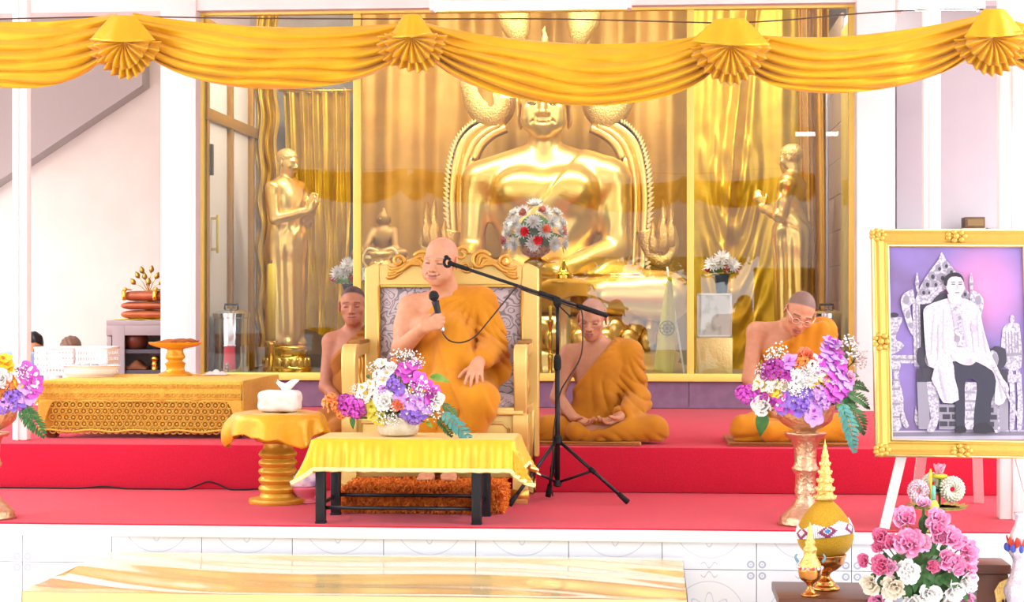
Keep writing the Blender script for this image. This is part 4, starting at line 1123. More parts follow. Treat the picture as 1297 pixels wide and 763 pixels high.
sdf_obj('body', B.ev, (x - .28, 14.2, z - .1), (x + .28, 14.80, z + .38), .008, pbr('dull_bronze', '#a77d3e', .5, .5), ft)
m = MB(); m.lathe((x, 14.45, SHRINE), [(.16, 0), (.16, .04), (.12, .08), (.11, z - .12 - SHRINE), (.22, z - .07 - SHRINE), (.22, z - .045 - SHRINE)], 28); m.build('post', M_goldl, ft, smooth='auto')
# gilt incense burner with arching handles
p = at(482, 347, 14.0); t = thing('incense_burner', (p.x, 14.0, SHRINE), 'pale gilt incense burner with two arching handles beside the left mullion', 'burner')
x, z = p.x, p.z
m = MB(); m.lathe((x, 14.0, SHRINE), spl([(.12, 0), (.12, .03), (.06, .08), (.05, z - SHRINE - .12), (.09, z - SHRINE - .04), (.095, z - SHRINE + .06), (.07, z - SHRINE + .11), (.085, z - SHRINE + .16), (.02, z - SHRINE + .18)], 4), 28); m.build('bowl', M_goldr, t)
for s_ in (-1, 1):
    m = MB(); m.tube(spl([(x + s_ * .08, 14.0, z + .02), (x + s_ * .14, 14.0, z + .10), (x + s_ * .10, 14.0, z + .19), (x + s_ * .02, 14.0, z + .175)], 5), [.014] * 16, 8, flat=(1, .7)); m.build('handle', M_goldl, t)
m = MB(); m.ball((x - .025, 13.87, z + .08), (.014, .01, .012), 8); m.ball((x + .025, 13.87, z + .08), (.014, .01, .012), 8); m.ball((x, 13.86, z + .045), (.02, .016, .016), 8); m.build('mask_relief', M_goldl, t)
# ================================================================== THE FOUR MONKS
M_robe = pbr('saffron_robe', '#d98e10', .85, col2='#cd820c', nscale=9, bump=.25, bscale=600, sheen=.25)
M_robe2 = pbr('ochre_robe', '#c4800f', .85, col2='#b8740d', nscale=9, bump=.25, bscale=600, sheen=.25)
M_robed = pbr('brown_ochre_robe', '#a9681d', .85, col2='#9a5d18', nscale=9, bump=.25, bscale=600, sheen=.2)
def skin(name, sss=.12): return pbr(name, '#ffffff', .48, attr='Col', col2='#f6efec', nscale=40, lo=.3, hi=.7, sss=sss)
M_skin = skin('skin')
f32 = lambda p: np.array(p, np.float32)
def crease(t):
    """cloth ridges: soft rounded tops, sharp valleys"""
    return 1.9 * np.sqrt(np.abs(np.sin(t * .8)) + .01) - 1.3

def halfspace(p, n):
    p, n = f32(p), f32(nrm(n)); return lambda P: (P - p) @ n
def paint_fn(H, base, hair, heads, **k):
    base = np.array(lin(base), np.float32)
    def f(v):
        col = np.tile(base, (len(v), 1)).astype(np.float32)
        H.paint(v, col, hair=hair, **k)
        return col
    return f
def pillar_fold(P, axis_p, n, amp, freq):
    return amp * np.sin(((P - f32(axis_p)) @ f32(n)) * freq)

def monk_body(name, label, base, ops_body, ops_robe, lo, hi, H, skin_hex, robe_mat, hair, vox=.0062, rvox=.0075, fines=None, rfine=((), (), ()), group=None, hk={}):
    t = thing(name, base, label, 'person', group)
    c = H.C; k = H.k
    fx = [(c[0] - .105 * k, c[0] + .105 * k, .0033)]; fy = [(c[1] - .13 * k, c[1] + .10 * k, .0045)]; fz = [(c[2] - .13 * k, c[2] + .125 * k, .0030)]
    for q in (fines or []):
        fx.append((q[0][0] - q[1], q[0][0] + q[1], q[2])); fy.append((q[0][1] - q[1], q[0][1] + q[1], q[2])); fz.append((q[0][2] - q[1], q[0][2] + q[1], q[2]))
    sdf_obj('body', ops_body.ev, lo, hi, vox, M_skin, t, fine=(fx, fy, fz), color=paint_fn(H, skin_hex, hair, None, **hk), relax=1)
    sdf_obj('robe', ops_robe.ev, lo, hi, rvox, robe_mat, t, fine=rfine, relax=1)
    return t

# ------------------------------------------------------------------ the senior monk on the throne
def senior():
    P = lambda u, v, Y: V3(at(u, v, Y))
    C = P(558, 331, 9.70)
    H = Head(C, rotm(-.30, .10, .07), 1.10, fat=.012, smile=1., nose=1.15, old=1)
    neck = P(566, 374, 9.78); chest = P(570, 412, 9.80); belly = P(572, 455, 9.78); pel = P(576, 494, 9.86)
    RS, RE, RW = P(521, 391, 9.80), P(508, 443, 9.70), P(536, 415, 9.46)
    LS, LE, LW = P(608, 388, 9.80), P(624, 438, 9.72), P(605, 461, 9.41)
    RK, LK = P(537, 508, 9.36), P(611, 506, 9.36); RA, LA = P(546, 590, 9.42), P(569, 590, 9.42)
    B = Body()
    B.ell(chest, (.175, .125, .19), .03); B.ell(belly, (.185, .165, .18), .08); B.ell(pel, (.19, .15, .13), .08)
    for S in (RS, LS): B.cap(neck + (0, .01, -.02), S + (0, 0, .01), .06, .062, .05)
    B.cap(RS, RE, .066, .052, .04); B.cap(RE, RW, .050, .033, .02); B.ell(RS + (RE - RS) * .45, (.066, .064, .09), .04)
    B.ell(P(540, 412, 9.68), (.07, .05, .06), .06)                          # heavy breast
    B.cap(LS, LE, .062, .05, .03); B.cap(LE, LW, .048, .033, .02)
    for hx, K, A in ((-.09, RK, RA), (.09, LK, LA)):
        B.cap(pel + (hx, 0, -.02), K, .088, .066, .05); B.cap(K, A, .06, .042, .03)
    H.put(B, neck=neck, nr=.068)
    # right hand closed round the microphone, left hand on the knee
    mic_a, mic_b = P(550, 377, 9.485), P(561, 420, 9.49); ax = nrm(mic_a - mic_b); grip = mic_b + ax * .075
    hand(B, RW, nrm(np.array((.90, -.12, .34))), (.12, .96, .0), (-.35, -.0, .95), 1.02, curl=((1.0, 1.35, .9), (1.0, 1.35, .9), (1.0, 1.3, .9), (1.0, 1.3, .9)), thumb=((.6, .55), .45), spread=.03)
    hand(B, LW, (-.05, -.84, -.50), (.0, .50, -.85), (-1, .1, .1), 1.04, curl=((.12, .45, .3), (.12, .5, .3), (.12, .5, .3), (.15, .5, .3)), thumb=((.85, .1), .2), spread=.16)
    for hx, A, u in ((-.05, RA, 547), (.08, LA, 568)):
        hl = np.array((A[0], A[1] + .02, STAGE + .135)); B.cap(A, hl + (0, 0, .05), .042, .036, .03)
        foot(B, hl, (hx, -1, 0)); toes(B, hl, (hx, -1, 0), big=1 if u == 547 else -1)
    lo = (P(484, 400, 9.8)[0], 9.08, STAGE + .12); hi = (P(655, 400, 9.8)[0], 10.06, C[2] + .16)

    # robe: over the left shoulder, the right one bare
    R = Body()
    R.ell(chest + (.012, 0, .0), (.195, .15, .205), .03); R.ell(belly + (.005, 0, 0), (.212, .192, .20), .10); R.ell(pel, (.225, .18, .15), .1)
    R.cap(neck + (.06, .02, -.025), LS + (0, 0, .02), .07, .088, .06)
    R.cap(LS, LE, .088, .078, .05); R.cap(LE, LW + (LE - LW) * .26, .080, .060, .03)
    R.cap(LS + (.015, .04, -.1), LE + (.02, .06, -.14), .08, .075, .06)
    for hx, K, A in ((-.10, RK, RA), (.10, LK, LA)):
        R.cap(pel + (hx, 0, -.01), K, .112, .086, .06); R.cap(K, A + (0, 0, .02), .088, .072, .03)
    R.cap(P(574, 425, 9.62), P(567, 496, 9.46), .085, .085, .08); R.cap(P(567, 496, 9.46), P(560, 560, 9.40), .085, .08, .06)
    R.cap((RK + LK) / 2 + (0, .05, -.02), (RA + LA) / 2 + (0, .03, .05), .085, .07, .12)
    sh = LS + (-.02, 0, .08); LEf = f32(LE); shf = f32(sh)
    a, b = P(556, 375, 9.7), P(531, 412, 9.7)
    d2 = np.array((b[0] - a[0], 0, b[2] - a[2])); n = np.array((-d2[2], 0, d2[0])); n = n if n[0] < 0 else -n
    cut = halfspace((a + b) / 2 + (0, 0, .0), n); cutz = f32(a)
    pan_n = f32(nrm(np.array((1, 0, .42)))); pc = f32(P(582, 452, 9.5)); kneeL = f32(LK); pz = float(pel[2])
    def folds(Q, d):
        x, y, z = Q[:, 0], Q[:, 1], Q[:, 2]
        v = Q - shf; ang = np.arctan2(v[:, 0], -v[:, 2]); r = np.sqrt(v[:, 0] ** 2 + v[:, 2] ** 2)
        up = np.clip((z - (pz - .02)) / .12, 0, 1)
        f = .014 * crease(ang * 13 + 2.2 * np.sin(r * 7) + 1.2 * np.sin(x * 17 + z * 9)) * np.clip(r / .18, 0, 1) * np.clip((.75 - r) / .3, .3, 1) * up * (.55 + .45 * np.sin(z * 11 + x * 7))
        # loose sleeve: oblique creases
        w = Q - LEf; ds = np.exp(-(np.einsum('ij,ij->i', w, w)) / .03)
        f += .016 * ds * crease((w[:, 2] * .8 + w[:, 0] * .75 + w[:, 1] * .25) * 58 + 2.4 * np.sin(w[:, 2] * 17 + w[:, 0] * 9))
        # knees: drape falling from the left knee
        k = Q - kneeL; lowm = np.clip((pz - .02 - z) / .1, 0, 1)
        f += .016 * lowm * crease(np.arctan2(k[:, 0], -k[:, 2] + .25) * 19 + 1.2 + 1.3 * np.sin(z * 9))
        # folded outer band running down the front
        q = (Q - pc) @ pan_n; band = np.clip((.082 - np.abs(q)) / .008, 0, 1) * (y < float(chest[1])) * (z > pz - .22) * np.clip((float(chest[2]) + .12 - z) / .06, 0, 1)
        f = f * (1 - .75 * band) + .015 * band
        return d - f
    R.fn(folds)
    def neckcut(Q, d):
        e = cut(Q); e = np.where(Q[:, 2] > pz + .16, e, -1); edge = np.exp(-((e + .018) / .014) ** 2) * .007 * (e < 0)
        # the body itself is cleared a little so the cloth is a shell at the border
        return np.maximum(d - edge, e)
    R.fn(neckcut)
    ruf = float(RA[2]) - .01
    R.fn(lambda Q, d: np.maximum(d, (ruf + .012 * np.sin(Q[:, 0] * 40)) - Q[:, 2]))
    t = monk_body('monk', 'older monk in saffron robe speaking into a microphone on the gold throne', (float(pel[0]), 9.6, STAGE + .13), B, R, lo, hi, H, '#d79c78', M_robe, .18,
                  vox=.006, rvox=.0068, fines=[(grip, .09, .004), (P(606, 480, 9.4), .09, .0045)], hk=dict(haircol=(.45, .33, .29), grey=True, brow=.6))
    # handheld microphone
    mt = thing('handheld_microphone', tuple(mic_b), 'black handheld microphone with a silver tail in the senior monk\'s fist', 'microphone')
    m = MB(); L_ = mic_a - mic_b; m.tube([mic_b + L_ * q for q in (.22, .5, .8, .9)], [.0135, .0155, .0185, .022], 14); m.build('handle', pbr('black_metal', '#26282e', .4, .3), mt)
    m = MB(); m.tube([mic_b + L_ * q for q in (-.02, .0, .22)], [.010, .0125, .0135], 14); m.build('silver_tail', M_steel, mt)['label'] = 'silver lower barrel'
    m = MB(); Mr = Vector(ax).to_track_quat('Z', 'Y').to_matrix(); m.ball(mic_a + ax * .008, (.027, .027, .029), 16, M=Mr); g = m.build('grille', pbr('mic_grille', '#3a3b40', .55, .6, bump=1, bscale=900), mt)
    m = MB(); c_ = Vector(mic_a + ax * .002); u_ = Mr @ Vector((1, 0, 0)); w_ = Mr @ Vector((0, 1, 0)); m.tube([c_ + (u_ * math.cos(q) + w_ * math.sin(q)) * .0265 for q in [k * PI / 12 for k in range(24)]], .003, 6, closed=True); m.build('ring', pbr('black_metal', '#26282e', .4), mt)
    return t, mic_b
_, MIC_TAIL = senior()

# ------------------------------------------------------------------ monks sitting cross-legged on the upper step
def lotus(name, label, Y, j, head, skin_hex, robe_mat, hair, shawl=None, fat=0., hk={}, k=1., hands=True, seed=0):
    P = lambda q: V3(at(q[0], q[1], q[2])) if len(q) == 3 else V3(at(q[0], q[1], Y))
    neck, chest, belly, pel = P(j['neck']), P(j['chest']), P(j['belly']), P(j['pel'])
    RS, RE, RW, LS, LE, LW = (P(j[q]) for q in ('RS', 'RE', 'RW', 'LS', 'LE', 'LW'))
    RK, LK = P(j['RK']), P(j['LK']); mid = (RK + LK) / 2
    RA = np.array((mid[0] + .13, min(RK[1], LK[1]) - .03, STEP + .075)); LA = np.array((mid[0] - .13, min(RK[1], LK[1]) - .10, STEP + .075))
    H = head
    B = Body()
    B.ell(chest, (.155 * k, .108, .17), .03); B.ell(belly, (.14 * k, .112, .15), .08); B.ell(pel, (.165, .135, .11), .08)
    for S in (RS, LS): B.cap(neck + (0, .01, -.02), S + (0, 0, .005), .05, .052, .045)
    B.cap(RS, RE, .052, .040, .03); B.cap(RE, RW, .040, .027, .018)
    B.cap(LS, LE, .050, .040, .03); B.cap(LE, LW, .040, .027, .018)
    for S, K, A in ((-.1, RK, RA), (.1, LK, LA)):
        B.cap(pel + (S, 0, -.02), K, .085, .062, .05); B.cap(K, A, .058, .040, .03)
    if hands:
        hand(B, RW, j.get('Rd', (.8, -.35, -.25)), (.1, -.3, .9), (.2, -1, .1), .97, curl=((.35, .5, .4),) * 4, thumb=((.5, .4), .3), spread=.04)
        hand(B, LW, j.get('Ld', (-.8, -.35, -.25)), (-.1, -.3, .9), (-.2, -1, .1), .97, curl=((.35, .5, .4),) * 4, thumb=((.5, .4), .3), spread=.04)
    H.put(B, neck=neck, nr=.052)
    cx = float(mid[0]); lo = (float(RK[0]) - .14, float(min(RA[1], LA[1])) - .16, STEP + .018); hi = (float(LK[0]) + .14, float(pel[1]) + .24, float(H.C[2]) + .15)
    R = Body()
    R.ell(chest + (.012, 0, 0), (.172 * k, .13, .18), .03); R.ell(belly, (.162 * k, .135, .17), .08); R.ell(pel, (.2, .165, .13), .08)
    R.cap(neck + (.055, .02, -.02), LS + (0, 0, .012), .058, .072, .05)
    R.cap(LS, LE, .076, .070, .04); R.cap(LE, LW + (LE - LW) * .18, .072, .052, .025)
    for S, K, A in ((-.1, RK, RA), (.1, LK, LA)):
        R.cap(pel + (S, 0, -.015), K, .108, .080, .06); R.cap(K, A, .078, .060, .03)
    R.cap(RK + (.1, .04, -.04), LK + (-.1, .04, -.04), .058, .058, .06)
    a, b = P(j['cutA']), P(j['cutB'])
    d2 = np.array((b[0] - a[0], 0, b[2] - a[2])); n = np.array((-d2[2], 0, d2[0])); n = n if n[0] < 0 else -n
    cut = halfspace((a + b) / 2, n); shf = f32(LS + (-.02, 0, .05)); LEf = f32(LE); pz = float(pel[2]); RKf, LKf = f32(RK), f32(LK); chy = float(chest[1])
    def folds(Q, d):
        x, y, z = Q[:, 0], Q[:, 1], Q[:, 2]; v = Q - shf
        ang = np.arctan2(v[:, 0], -v[:, 2]); r = np.sqrt(v[:, 0] ** 2 + v[:, 2] ** 2); up = np.clip((z - (pz + .02)) / .1, 0, 1)
        s1 = crease(ang * 11 + 2.2 * np.sin(r * 9 + seed) + 1.6 * np.sin(x * 15 + z * 11 + seed) + seed) * (.6 + .4 * np.sin(z * 13 - x * 8 + seed))
        f = .015 * s1 * np.clip(r / .12, 0, 1) * up
        w = Q - LEf; ds = np.exp(-(np.einsum('ij,ij->i', w, w)) / .022)
        f += .016 * ds * crease((w[:, 2] * .9 + w[:, 0] * .5) * 60 + 2.4 * np.sin(w[:, 0] * 20 + w[:, 2] * 8 + seed))
        lowm = np.clip((pz + .0 - z) / .08, 0, 1)
        f += .016 * lowm * crease(np.abs(x - cx) * 30 + z * 60 + 3 * np.sin(x * 9 + seed)) * (.6 + .4 * np.sin(x * 17))
        return d - f
    R.fn(folds)
    if shawl:   # folded outer robe laid over the left shoulder
        (u0, u1, v0, v1) = shawl; A0, A1 = V3(at(u0, v0, Y)), V3(at(u1, v1, Y)); yc = chy - .02
        c_ = f32(((A0[0] + A1[0]) / 2, yc, (A0[2] + A1[2]) / 2)); hs = f32(((A1[0] - A0[0]) / 2, .15, (A0[2] - A1[2]) / 2 + .07))
        def slab(Q, d):
            w = Q - c_; lean = w[:, 0] - w[:, 2] * .12
            q = np.stack([np.abs(lean) - hs[0], np.abs(w[:, 1] - .0) - hs[1], np.abs(w[:, 2] + .07) - hs[2]], -1) + .03
            e = np.sqrt((np.maximum(q, 0) ** 2).sum(1)) + np.minimum(q.max(1), 0) - .03 + .004 * np.sin(lean * 90)
            h = np.maximum(.02 - np.abs(d - e), 0) / .02; return np.minimum(d, e) - h * h * .005
        R.fn(slab)
    zc0 = pz + .10
    def neckcut(Q, d):
        e = cut(Q)
        e = np.where(Q[:, 2] > zc0, e, -1)
        if shawl: e = np.where(Q[:, 0] > float(at(shawl[0], 400, Y).x) - .004, -1, e)
        edge = np.exp(-((e + .016) / .012) ** 2) * .006 * (e < 0)
        return np.maximum(d - edge, e)
    R.fn(neckcut)
    # keep the cloth off the bare right forearm and both hands
    Rw2, Re2 = RW, RE
    def clear(Q, d):
        for p_, q_, r_ in ((Re2, Rw2, .040), (Rw2, Rw2 + nrm(j.get('Rd', (.8, -.35, -.25))) * .13, .040), (LW, LW + nrm(j.get('Ld', (-.8, -.35, -.25))) * .13, .040)):
            ab = f32(q_ - p_); w = Q - f32(p_); tt = np.clip((w @ ab) / float(ab @ ab), 0, 1); w = w - tt[:, None] * ab
            e = r_ * .8 - np.sqrt(np.einsum('ij,ij->i', w, w)); up_ = Q[:, 2] > float(min(p_[2], q_[2])) - .03
            d = np.where(up_, np.maximum(d, e), d)
        return d
    if hands: R.fn(clear)
    fines = [((RW + LW) / 2 + (0, -.05, 0), .10, .0045)] if hands else []
    return monk_body(name, label, (cx, float(pel[1]), STEP + .02), B, R, lo, hi, H, skin_hex, robe_mat, hair, fines=fines, hk=hk)

def mat_cushion(u0, u1, Y0, Y1, label, mat, h=.018):
    xa, xb = at(u0, 560, Y0).x, at(u1, 560, Y0).x
    t = thing('sitting_mat', ((xa + xb) / 2, (Y0 + Y1) / 2, STEP + .001), label, 'mat')
    m = MB(); m.box(((xa + xb) / 2, (Y0 + Y1) / 2, STEP + .001 + h / 2), (xb - xa, Y1 - Y0, h), bev=.007); m.build('pad', mat, t, smooth='auto')
    m = MB(); z = STEP + h * .8; m.tube([(xa + .01, Y0, z), (xa + (xb - xa) * .35, Y0 - .004, z + .004), (xb - .01, Y0, z)], .006, 6); m.build('piping', M_robed, t)
M_mat = pbr('tan_mat', '#c98f4c', .8, col2='#b87f40', nscale=40)
mat_cushion(668, 812, 10.1, 10.75, 'thin tan sitting mat beneath the monk with lowered eyes by the microphone stand', M_mat)
mat_cushion(922, 1086, 10.12, 10.75, 'thin brown sitting mat beneath the bowed monk in glasses', pbr('brown_mat', '#a86a3c', .8))
mat_cushion(398, 500, 10.3, 10.85, 'thin mat beneath the monk half hidden by the throne', pbr('brown_mat2', '#a5703f', .8))

Ym = 10.50
lotus('monk', 'thin monk with lowered eyes in an ochre robe behind the microphone stand', Ym,
      dict(neck=(757, 437), chest=(759, 466), belly=(760, 503), pel=(760, 538), RS=(722, 449), RE=(706, 503, 10.46), RW=(726, 529, 10.20), LS=(797, 449), LE=(808, 508, 10.46), LW=(785, 528, 10.20),
           RK=(694, 545, 10.26), LK=(828, 545, 10.26), cutA=(776, 432), cutB=(731, 486), Rd=(.75, -.45, -.28), Ld=(-.75, -.45, -.28)),
      Head(V3(at(750, 404, 10.42)), rotm(-.16, .30, .05), .99, nose=1.05, old=1), '#c08a68', M_robe2, .45, hk=dict(haircol=(.34, .26, .24), grey=True, brow=.45), seed=1., k=.95)
lotus('monk', 'monk in glasses bowing his head over a folded saffron shawl behind the flower pedestal', Ym,
      dict(neck=(1001, 413), chest=(1000, 448), belly=(1002, 495), pel=(1004, 536), RS=(958, 421), RE=(949, 480, 10.46), RW=(985, 525, 10.28), LS=(1042, 421), LE=(1056, 485, 10.46), LW=(1020, 525, 10.28),
           RK=(944, 544, 10.26), LK=(1068, 544, 10.26), cutA=(1015, 423), cutB=(966, 442), Rd=(.75, -.45, -.28), Ld=(-.75, -.45, -.28)),
      Head(V3(at(1013, 396, 10.36)), rotm(.22, .55, .28), 1.02, nose=1.), '#d49a76', M_robe, .8, shawl=(1003, 1045, 408, 468), hk=dict(haircol=(.13, .10, .10)), seed=2.)
lotus('monk', 'dark haired monk in a brown ochre robe half hidden behind the throne', 10.66,
      dict(neck=(449, 417), chest=(452, 452), belly=(455, 492), pel=(456, 530), RS=(420, 434), RE=(413, 490, 10.62), RW=(440, 522, 10.44), LS=(490, 434), LE=(500, 490, 10.62), LW=(472, 522, 10.44),
           RK=(412, 536, 10.42), LK=(508, 536, 10.42), cutA=(462, 414), cutB=(424, 452), Rd=(.75, -.45, -.28), Ld=(-.75, -.45, -.28)),
      Head(V3(at(447, 387, 10.58)), rotm(.06, .06, -.02), .98), '#b3795c', M_robed, .95, hk=dict(haircol=(.035, .03, .032)), seed=3.)

# eyeglasses of the bowed monk
Hg = Head(V3(at(1013, 396, 10.36)), rotm(.22, .55, .28), 1.02)
g = thing('eyeglasses', tuple(Hg.C), 'thin wire eyeglasses worn by the bowed monk', 'eyeglasses')
M_wire = pbr('pale_wire', '#e9d9c2', .3, .6)
for q in (-1, 1):
    m = MB(); m.tube([Hg.w((q * .034 + .022 * math.cos(a), -.103, -.004 + .016 * math.sin(a))) for a in [k * PI / 10 for k in range(20)]], .0016, 6, closed=True); m.build('rim', M_wire, g)
    m = MB(); m.tube([Hg.w((q * .056, -.101, .004)), Hg.w((q * .082, -.045, .010)), Hg.w((q * .086, .012, .012)), Hg.w((q * .086, .022, -.004))], .0022, 6); m.build('temple_arm', M_wire, g)
m = MB(); m.tube([Hg.w((-.012, -.104, 0)), Hg.w((0, -.108, .003)), Hg.w((.012, -.104, 0))], .0014, 5); m.build('bridge', M_wire, g)
# ================================================================== FURNITURE ON THE STAGE
M_tgold = pbr('throne_gold', '#e9c876', .34, .45, bump=.04, bscale=20)
M_tgoldd = pbr('carved_gold', '#deab50', .32, .65)
M_black = pbr('black_steel', '#23262c', .38, .4)
M_rubber = pbr('black_rubber', '#141416', .8)
M_satin = pbr('yellow_satin', '#f0bd22', .36, .15, col2='#e6ae1a', nscale=7, bump=.12, bscale=200, sheen=.5)
M_lining = pbr('pale_lining', '#f6e3a6', .7)
M_wood = pbr('brown_wood', '#6b3a22', .35, col2='#57301e', nscale=6, stretch=(1, 6, 1))

def damask(name, base, ink, scale):
    m = pbr(name, base, .55, sheen=.3); nt = m.node_tree; N = nt.nodes; L = nt.links; b = N['Principled BSDF']
    tc = N.new('ShaderNodeTexCoord'); ns = N.new('ShaderNodeTexNoise'); ns.inputs['Scale'].default_value = scale * .6; ns.inputs['Detail'].default_value = 2
    L.new(tc.outputs['Object'], ns.inputs['Vector'])
    mx = N.new('ShaderNodeMix'); mx.data_type = 'VECTOR'; mx.inputs[0].default_value = .22; L.new(tc.outputs['Object'], mx.inputs[4]); L.new(ns.outputs['Color'], mx.inputs[5])
    v = N.new('ShaderNodeTexVoronoi'); v.feature = 'SMOOTH_F1'; v.inputs['Scale'].default_value = scale; v.inputs['Smoothness'].default_value = .2
    L.new(mx.outputs[1], v.inputs['Vector'])
    w = N.new('ShaderNodeMath'); w.operation = 'SINE'; k = N.new('ShaderNodeMath'); k.operation = 'MULTIPLY'; k.inputs[1].default_value = 26
    L.new(v.outputs['Distance'], k.inputs[0]); L.new(k.outputs[0], w.inputs[0])
    r = N.new('ShaderNodeValToRGB'); r.color_ramp.elements[0].position = .35; r.color_ramp.elements[1].position = .62
    r.color_ramp.elements[0].color = (*lin(base), 1); r.color_ramp.elements[1].color = (*lin(ink), 1)
    L.new(w.outputs[0], r.inputs[0]); L.new(r.outputs[0], b.inputs['Base Color']); return m
M_dam = damask('silver_damask', '#d3c5c8', '#8f8589', 13)

def prism_x(mb, poly, x0, x1):
    """polygon in (y,z) extruded along x"""
    n = len(poly); vs = [Vector((x0, p[0], p[1])) for p in poly] + [Vector((x1, p[0], p[1])) for p in poly]
    fs = [tuple(reversed(range(n))), tuple(range(n, 2 * n))] + [((i + 1) % n, (i + 1) % n + n, i + n, i) for i in range(n)]
    mb.add(vs, fs)
def bevelled(o, w=.008, seg=2):
    b = o.modifiers.new('bevel', 'BEVEL'); b.width = w; b.segments = seg; b.limit_method = 'ANGLE'; b.angle_limit = .6; return o

def throne():
    Yf, Yb = 9.50, 10.00
    X = lambda u, Y: at(u, 400, Y).x
    Z = lambda v, Y: at(600, v, Y).z
    xl0, xl1 = X(434, Yf), X(452, Yf); xr0, xr1 = X(651, Yf), X(668, Yf); xm = (xl0 + xr1) / 2
    t = thing('throne', (xm, (Yf + Yb) / 2, STAGE), 'wide gold throne with a carved crest and silver damask back', 'chair')
    zs = Z(516, Yf)
    m = MB(); m.box((xm, (Yf + Yb) / 2, zs - .022), (xr1 - xl0, Yb - Yf + .02, .045), bev=.01); m.box((xm, Yf - .012, zs - .028), (xr1 - xl0 - .04, .02, .02), bev=.004); m.build('seat_frame', M_tgold, t, smooth='auto')
    # seat cushion
    def cush(u, v):
        a, b = (u - .5) * 2, (v - .5) * 2; h = (1 - abs(a) ** 5) * (1 - abs(b) ** 5)
        return Vector((xm + a * (xr0 - xl1) / 2, (Yf + Yb) / 2 + .0 + b * (Yb - Yf - .03) / 2, zs + .012 + .055 * max(0, h) ** .5))
    m = MB(); m.grid(cush, 24, 20); m.box((xm, (Yf + Yb) / 2, zs + .008), (xr0 - xl1, Yb - Yf - .04, .016)); m.build('seat_cushion', M_dam, t)
    # apron with a raised moulding
    m = MB(); m.box((xm, Yf + .03, (zs - .045 + STAGE + .13) / 2), (xr1 - xl0 - .05, .03, zs - .045 - STAGE - .13), bev=.004)
    za = zs - .085; zb = STAGE + .20
    m.tube([(xl0 + .10, Yf + .012, za), (xr1 - .13, Yf + .012, za), (xr1 - .10, Yf + .012, za - .03), (xr1 - .10, Yf + .012, zb), (xl0 + .10, Yf + .012, zb)], .009, 8, closed=True)
    m.build('apron', M_tgold, t, smooth='auto')
    m = MB(); m.box((xm, Yb - .02, (zs + STAGE + .13) / 2), (xr1 - xl0 - .05, .03, zs - STAGE - .13)); m.build('rear_panel', M_tgold, t, smooth=False)
    for s_, x in ((-1, xl0 + .02), (1, xr1 - .02)):
        m = MB(); m.box((x - s_ * .012, (Yf + Yb) / 2, (zs - .045 + STAGE + .15) / 2), (.03, Yb - Yf - .06, zs - .045 - STAGE - .15), bev=.004); m.build('side_panel', M_tgold, t, smooth='auto')
    # scrolled feet
    for s_, x in ((-1, (xl0 + xl1) / 2), (1, (xr0 + xr1) / 2)):
        for y, k in ((Yf + .02, -1), (Yb - .03, 1)):
            zt = zs - .04; pts = [(y + .035, zt), (y - .04, zt), (y - .045, zt - .1), (y - .02, zt - .2), (y - .02 + k * .03, STAGE + .14), (y + k * .06, STAGE + .07), (y + k * .075, STAGE + .03), (y + k * .07, STAGE + .003), (y - .04 + k * .02, STAGE + .003), (y - .01, STAGE + .05), (y + .02 + k * .02, STAGE + .12), (y + .04, zt - .2), (y + .045, zt - .1)]
            m = MB(); prism_x(m, spl(pts + [pts[0]], 4)[:-1] if k == -1 else pts, x - .040, x + .040); bevelled(m.build('leg', M_tgold, t, smooth='auto'), .006)
            m = MB(); c = Vector((x, y + k * .05, STAGE + .045)); m.tube([c + Vector((-.046, 0, 0)), c + Vector((.046, 0, 0))], .032, 16); m.build('foot_scroll', M_tgoldd, t)
    # arms: rolled front post, rail to the back, pad
    zt = Z(437, Yf)
    for s_, x0, x1 in ((-1, xl0, xl1), (1, xr0, xr1)):
        pts = [(Yf - .005, zs - .05), (Yf - .03, zs + .06), (Yf - .045, zs + .17), (Yf - .05, zt - .08), (Yf - .035, zt - .025), (Yf + .0, zt), (Yf + .06, zt), (Yf + .09, zt - .03), (Yf + .07, zt - .07), (Yf + .045, zt - .11), (Yf + .04, zs + .1), (Yf + .055, zs - .05)]
        m = MB(); prism_x(m, spl(pts + [pts[0]], 3)[:-1], x0, x1); bevelled(m.build('arm_post', M_tgold, t, smooth='auto'), .008)
        m = MB(); xc = (x0 + x1) / 2
        pts2 = [(Yf + .06, zt - .002), (Yb + .0, zt + .01), (Yb + .0, zt - .055), (Yf + .08, zt - .07)]
        prism_x(m, pts2, x0 + .006, x1 - .006); bevelled(m.build('arm_rail', M_tgold, t, smooth='auto'), .008)
        m = MB(); m.box((xc, (Yf + Yb) / 2 + .06, zt + .006), (x1 - x0 - .012, .34, .03), bev=.012); m.build('arm_pad', pbr('brown_gold_pad', '#9a6a2c', .5), t, smooth='auto')
        m = MB(); 
        for q in range(3): y = Yf + .16 + q * .12; m.lathe((xc, y, zs - .01), spl([(.018, 0), (.012, .03), (.022, .09), (.012, .16), (.017, .21), (.014, zt - .06 - zs)], 3), 10)
        m.build('spindles', M_tgoldd, t)['kind'] = 'stuff'
    # back: stiles, rails, padded panel
    xa, xb = X(463, Yb), X(683, Yb); xi, xj = X(482, Yb), X(661, Yb); zt_ = Z(340, Yb); zi = Z(362, Yb)
    def stile(x0, x1, s_):
        m = MB(); pts = [(x0, zs - .3), (x1, zs - .3), (x1, zt_ + (0 if s_ > 0 else .012)), ((x0 + x1) / 2 + .02 * s_ * -1, zt_ + .03), (x0, zt_ + (.012 if s_ > 0 else 0))]
        m.prism(pts, Yb - .035, Yb + .035); bevelled(m.build('back_stile', M_tgold, t, smooth='auto'), .009)
    stile(xa, xi, -1); stile(xj, xb, 1)
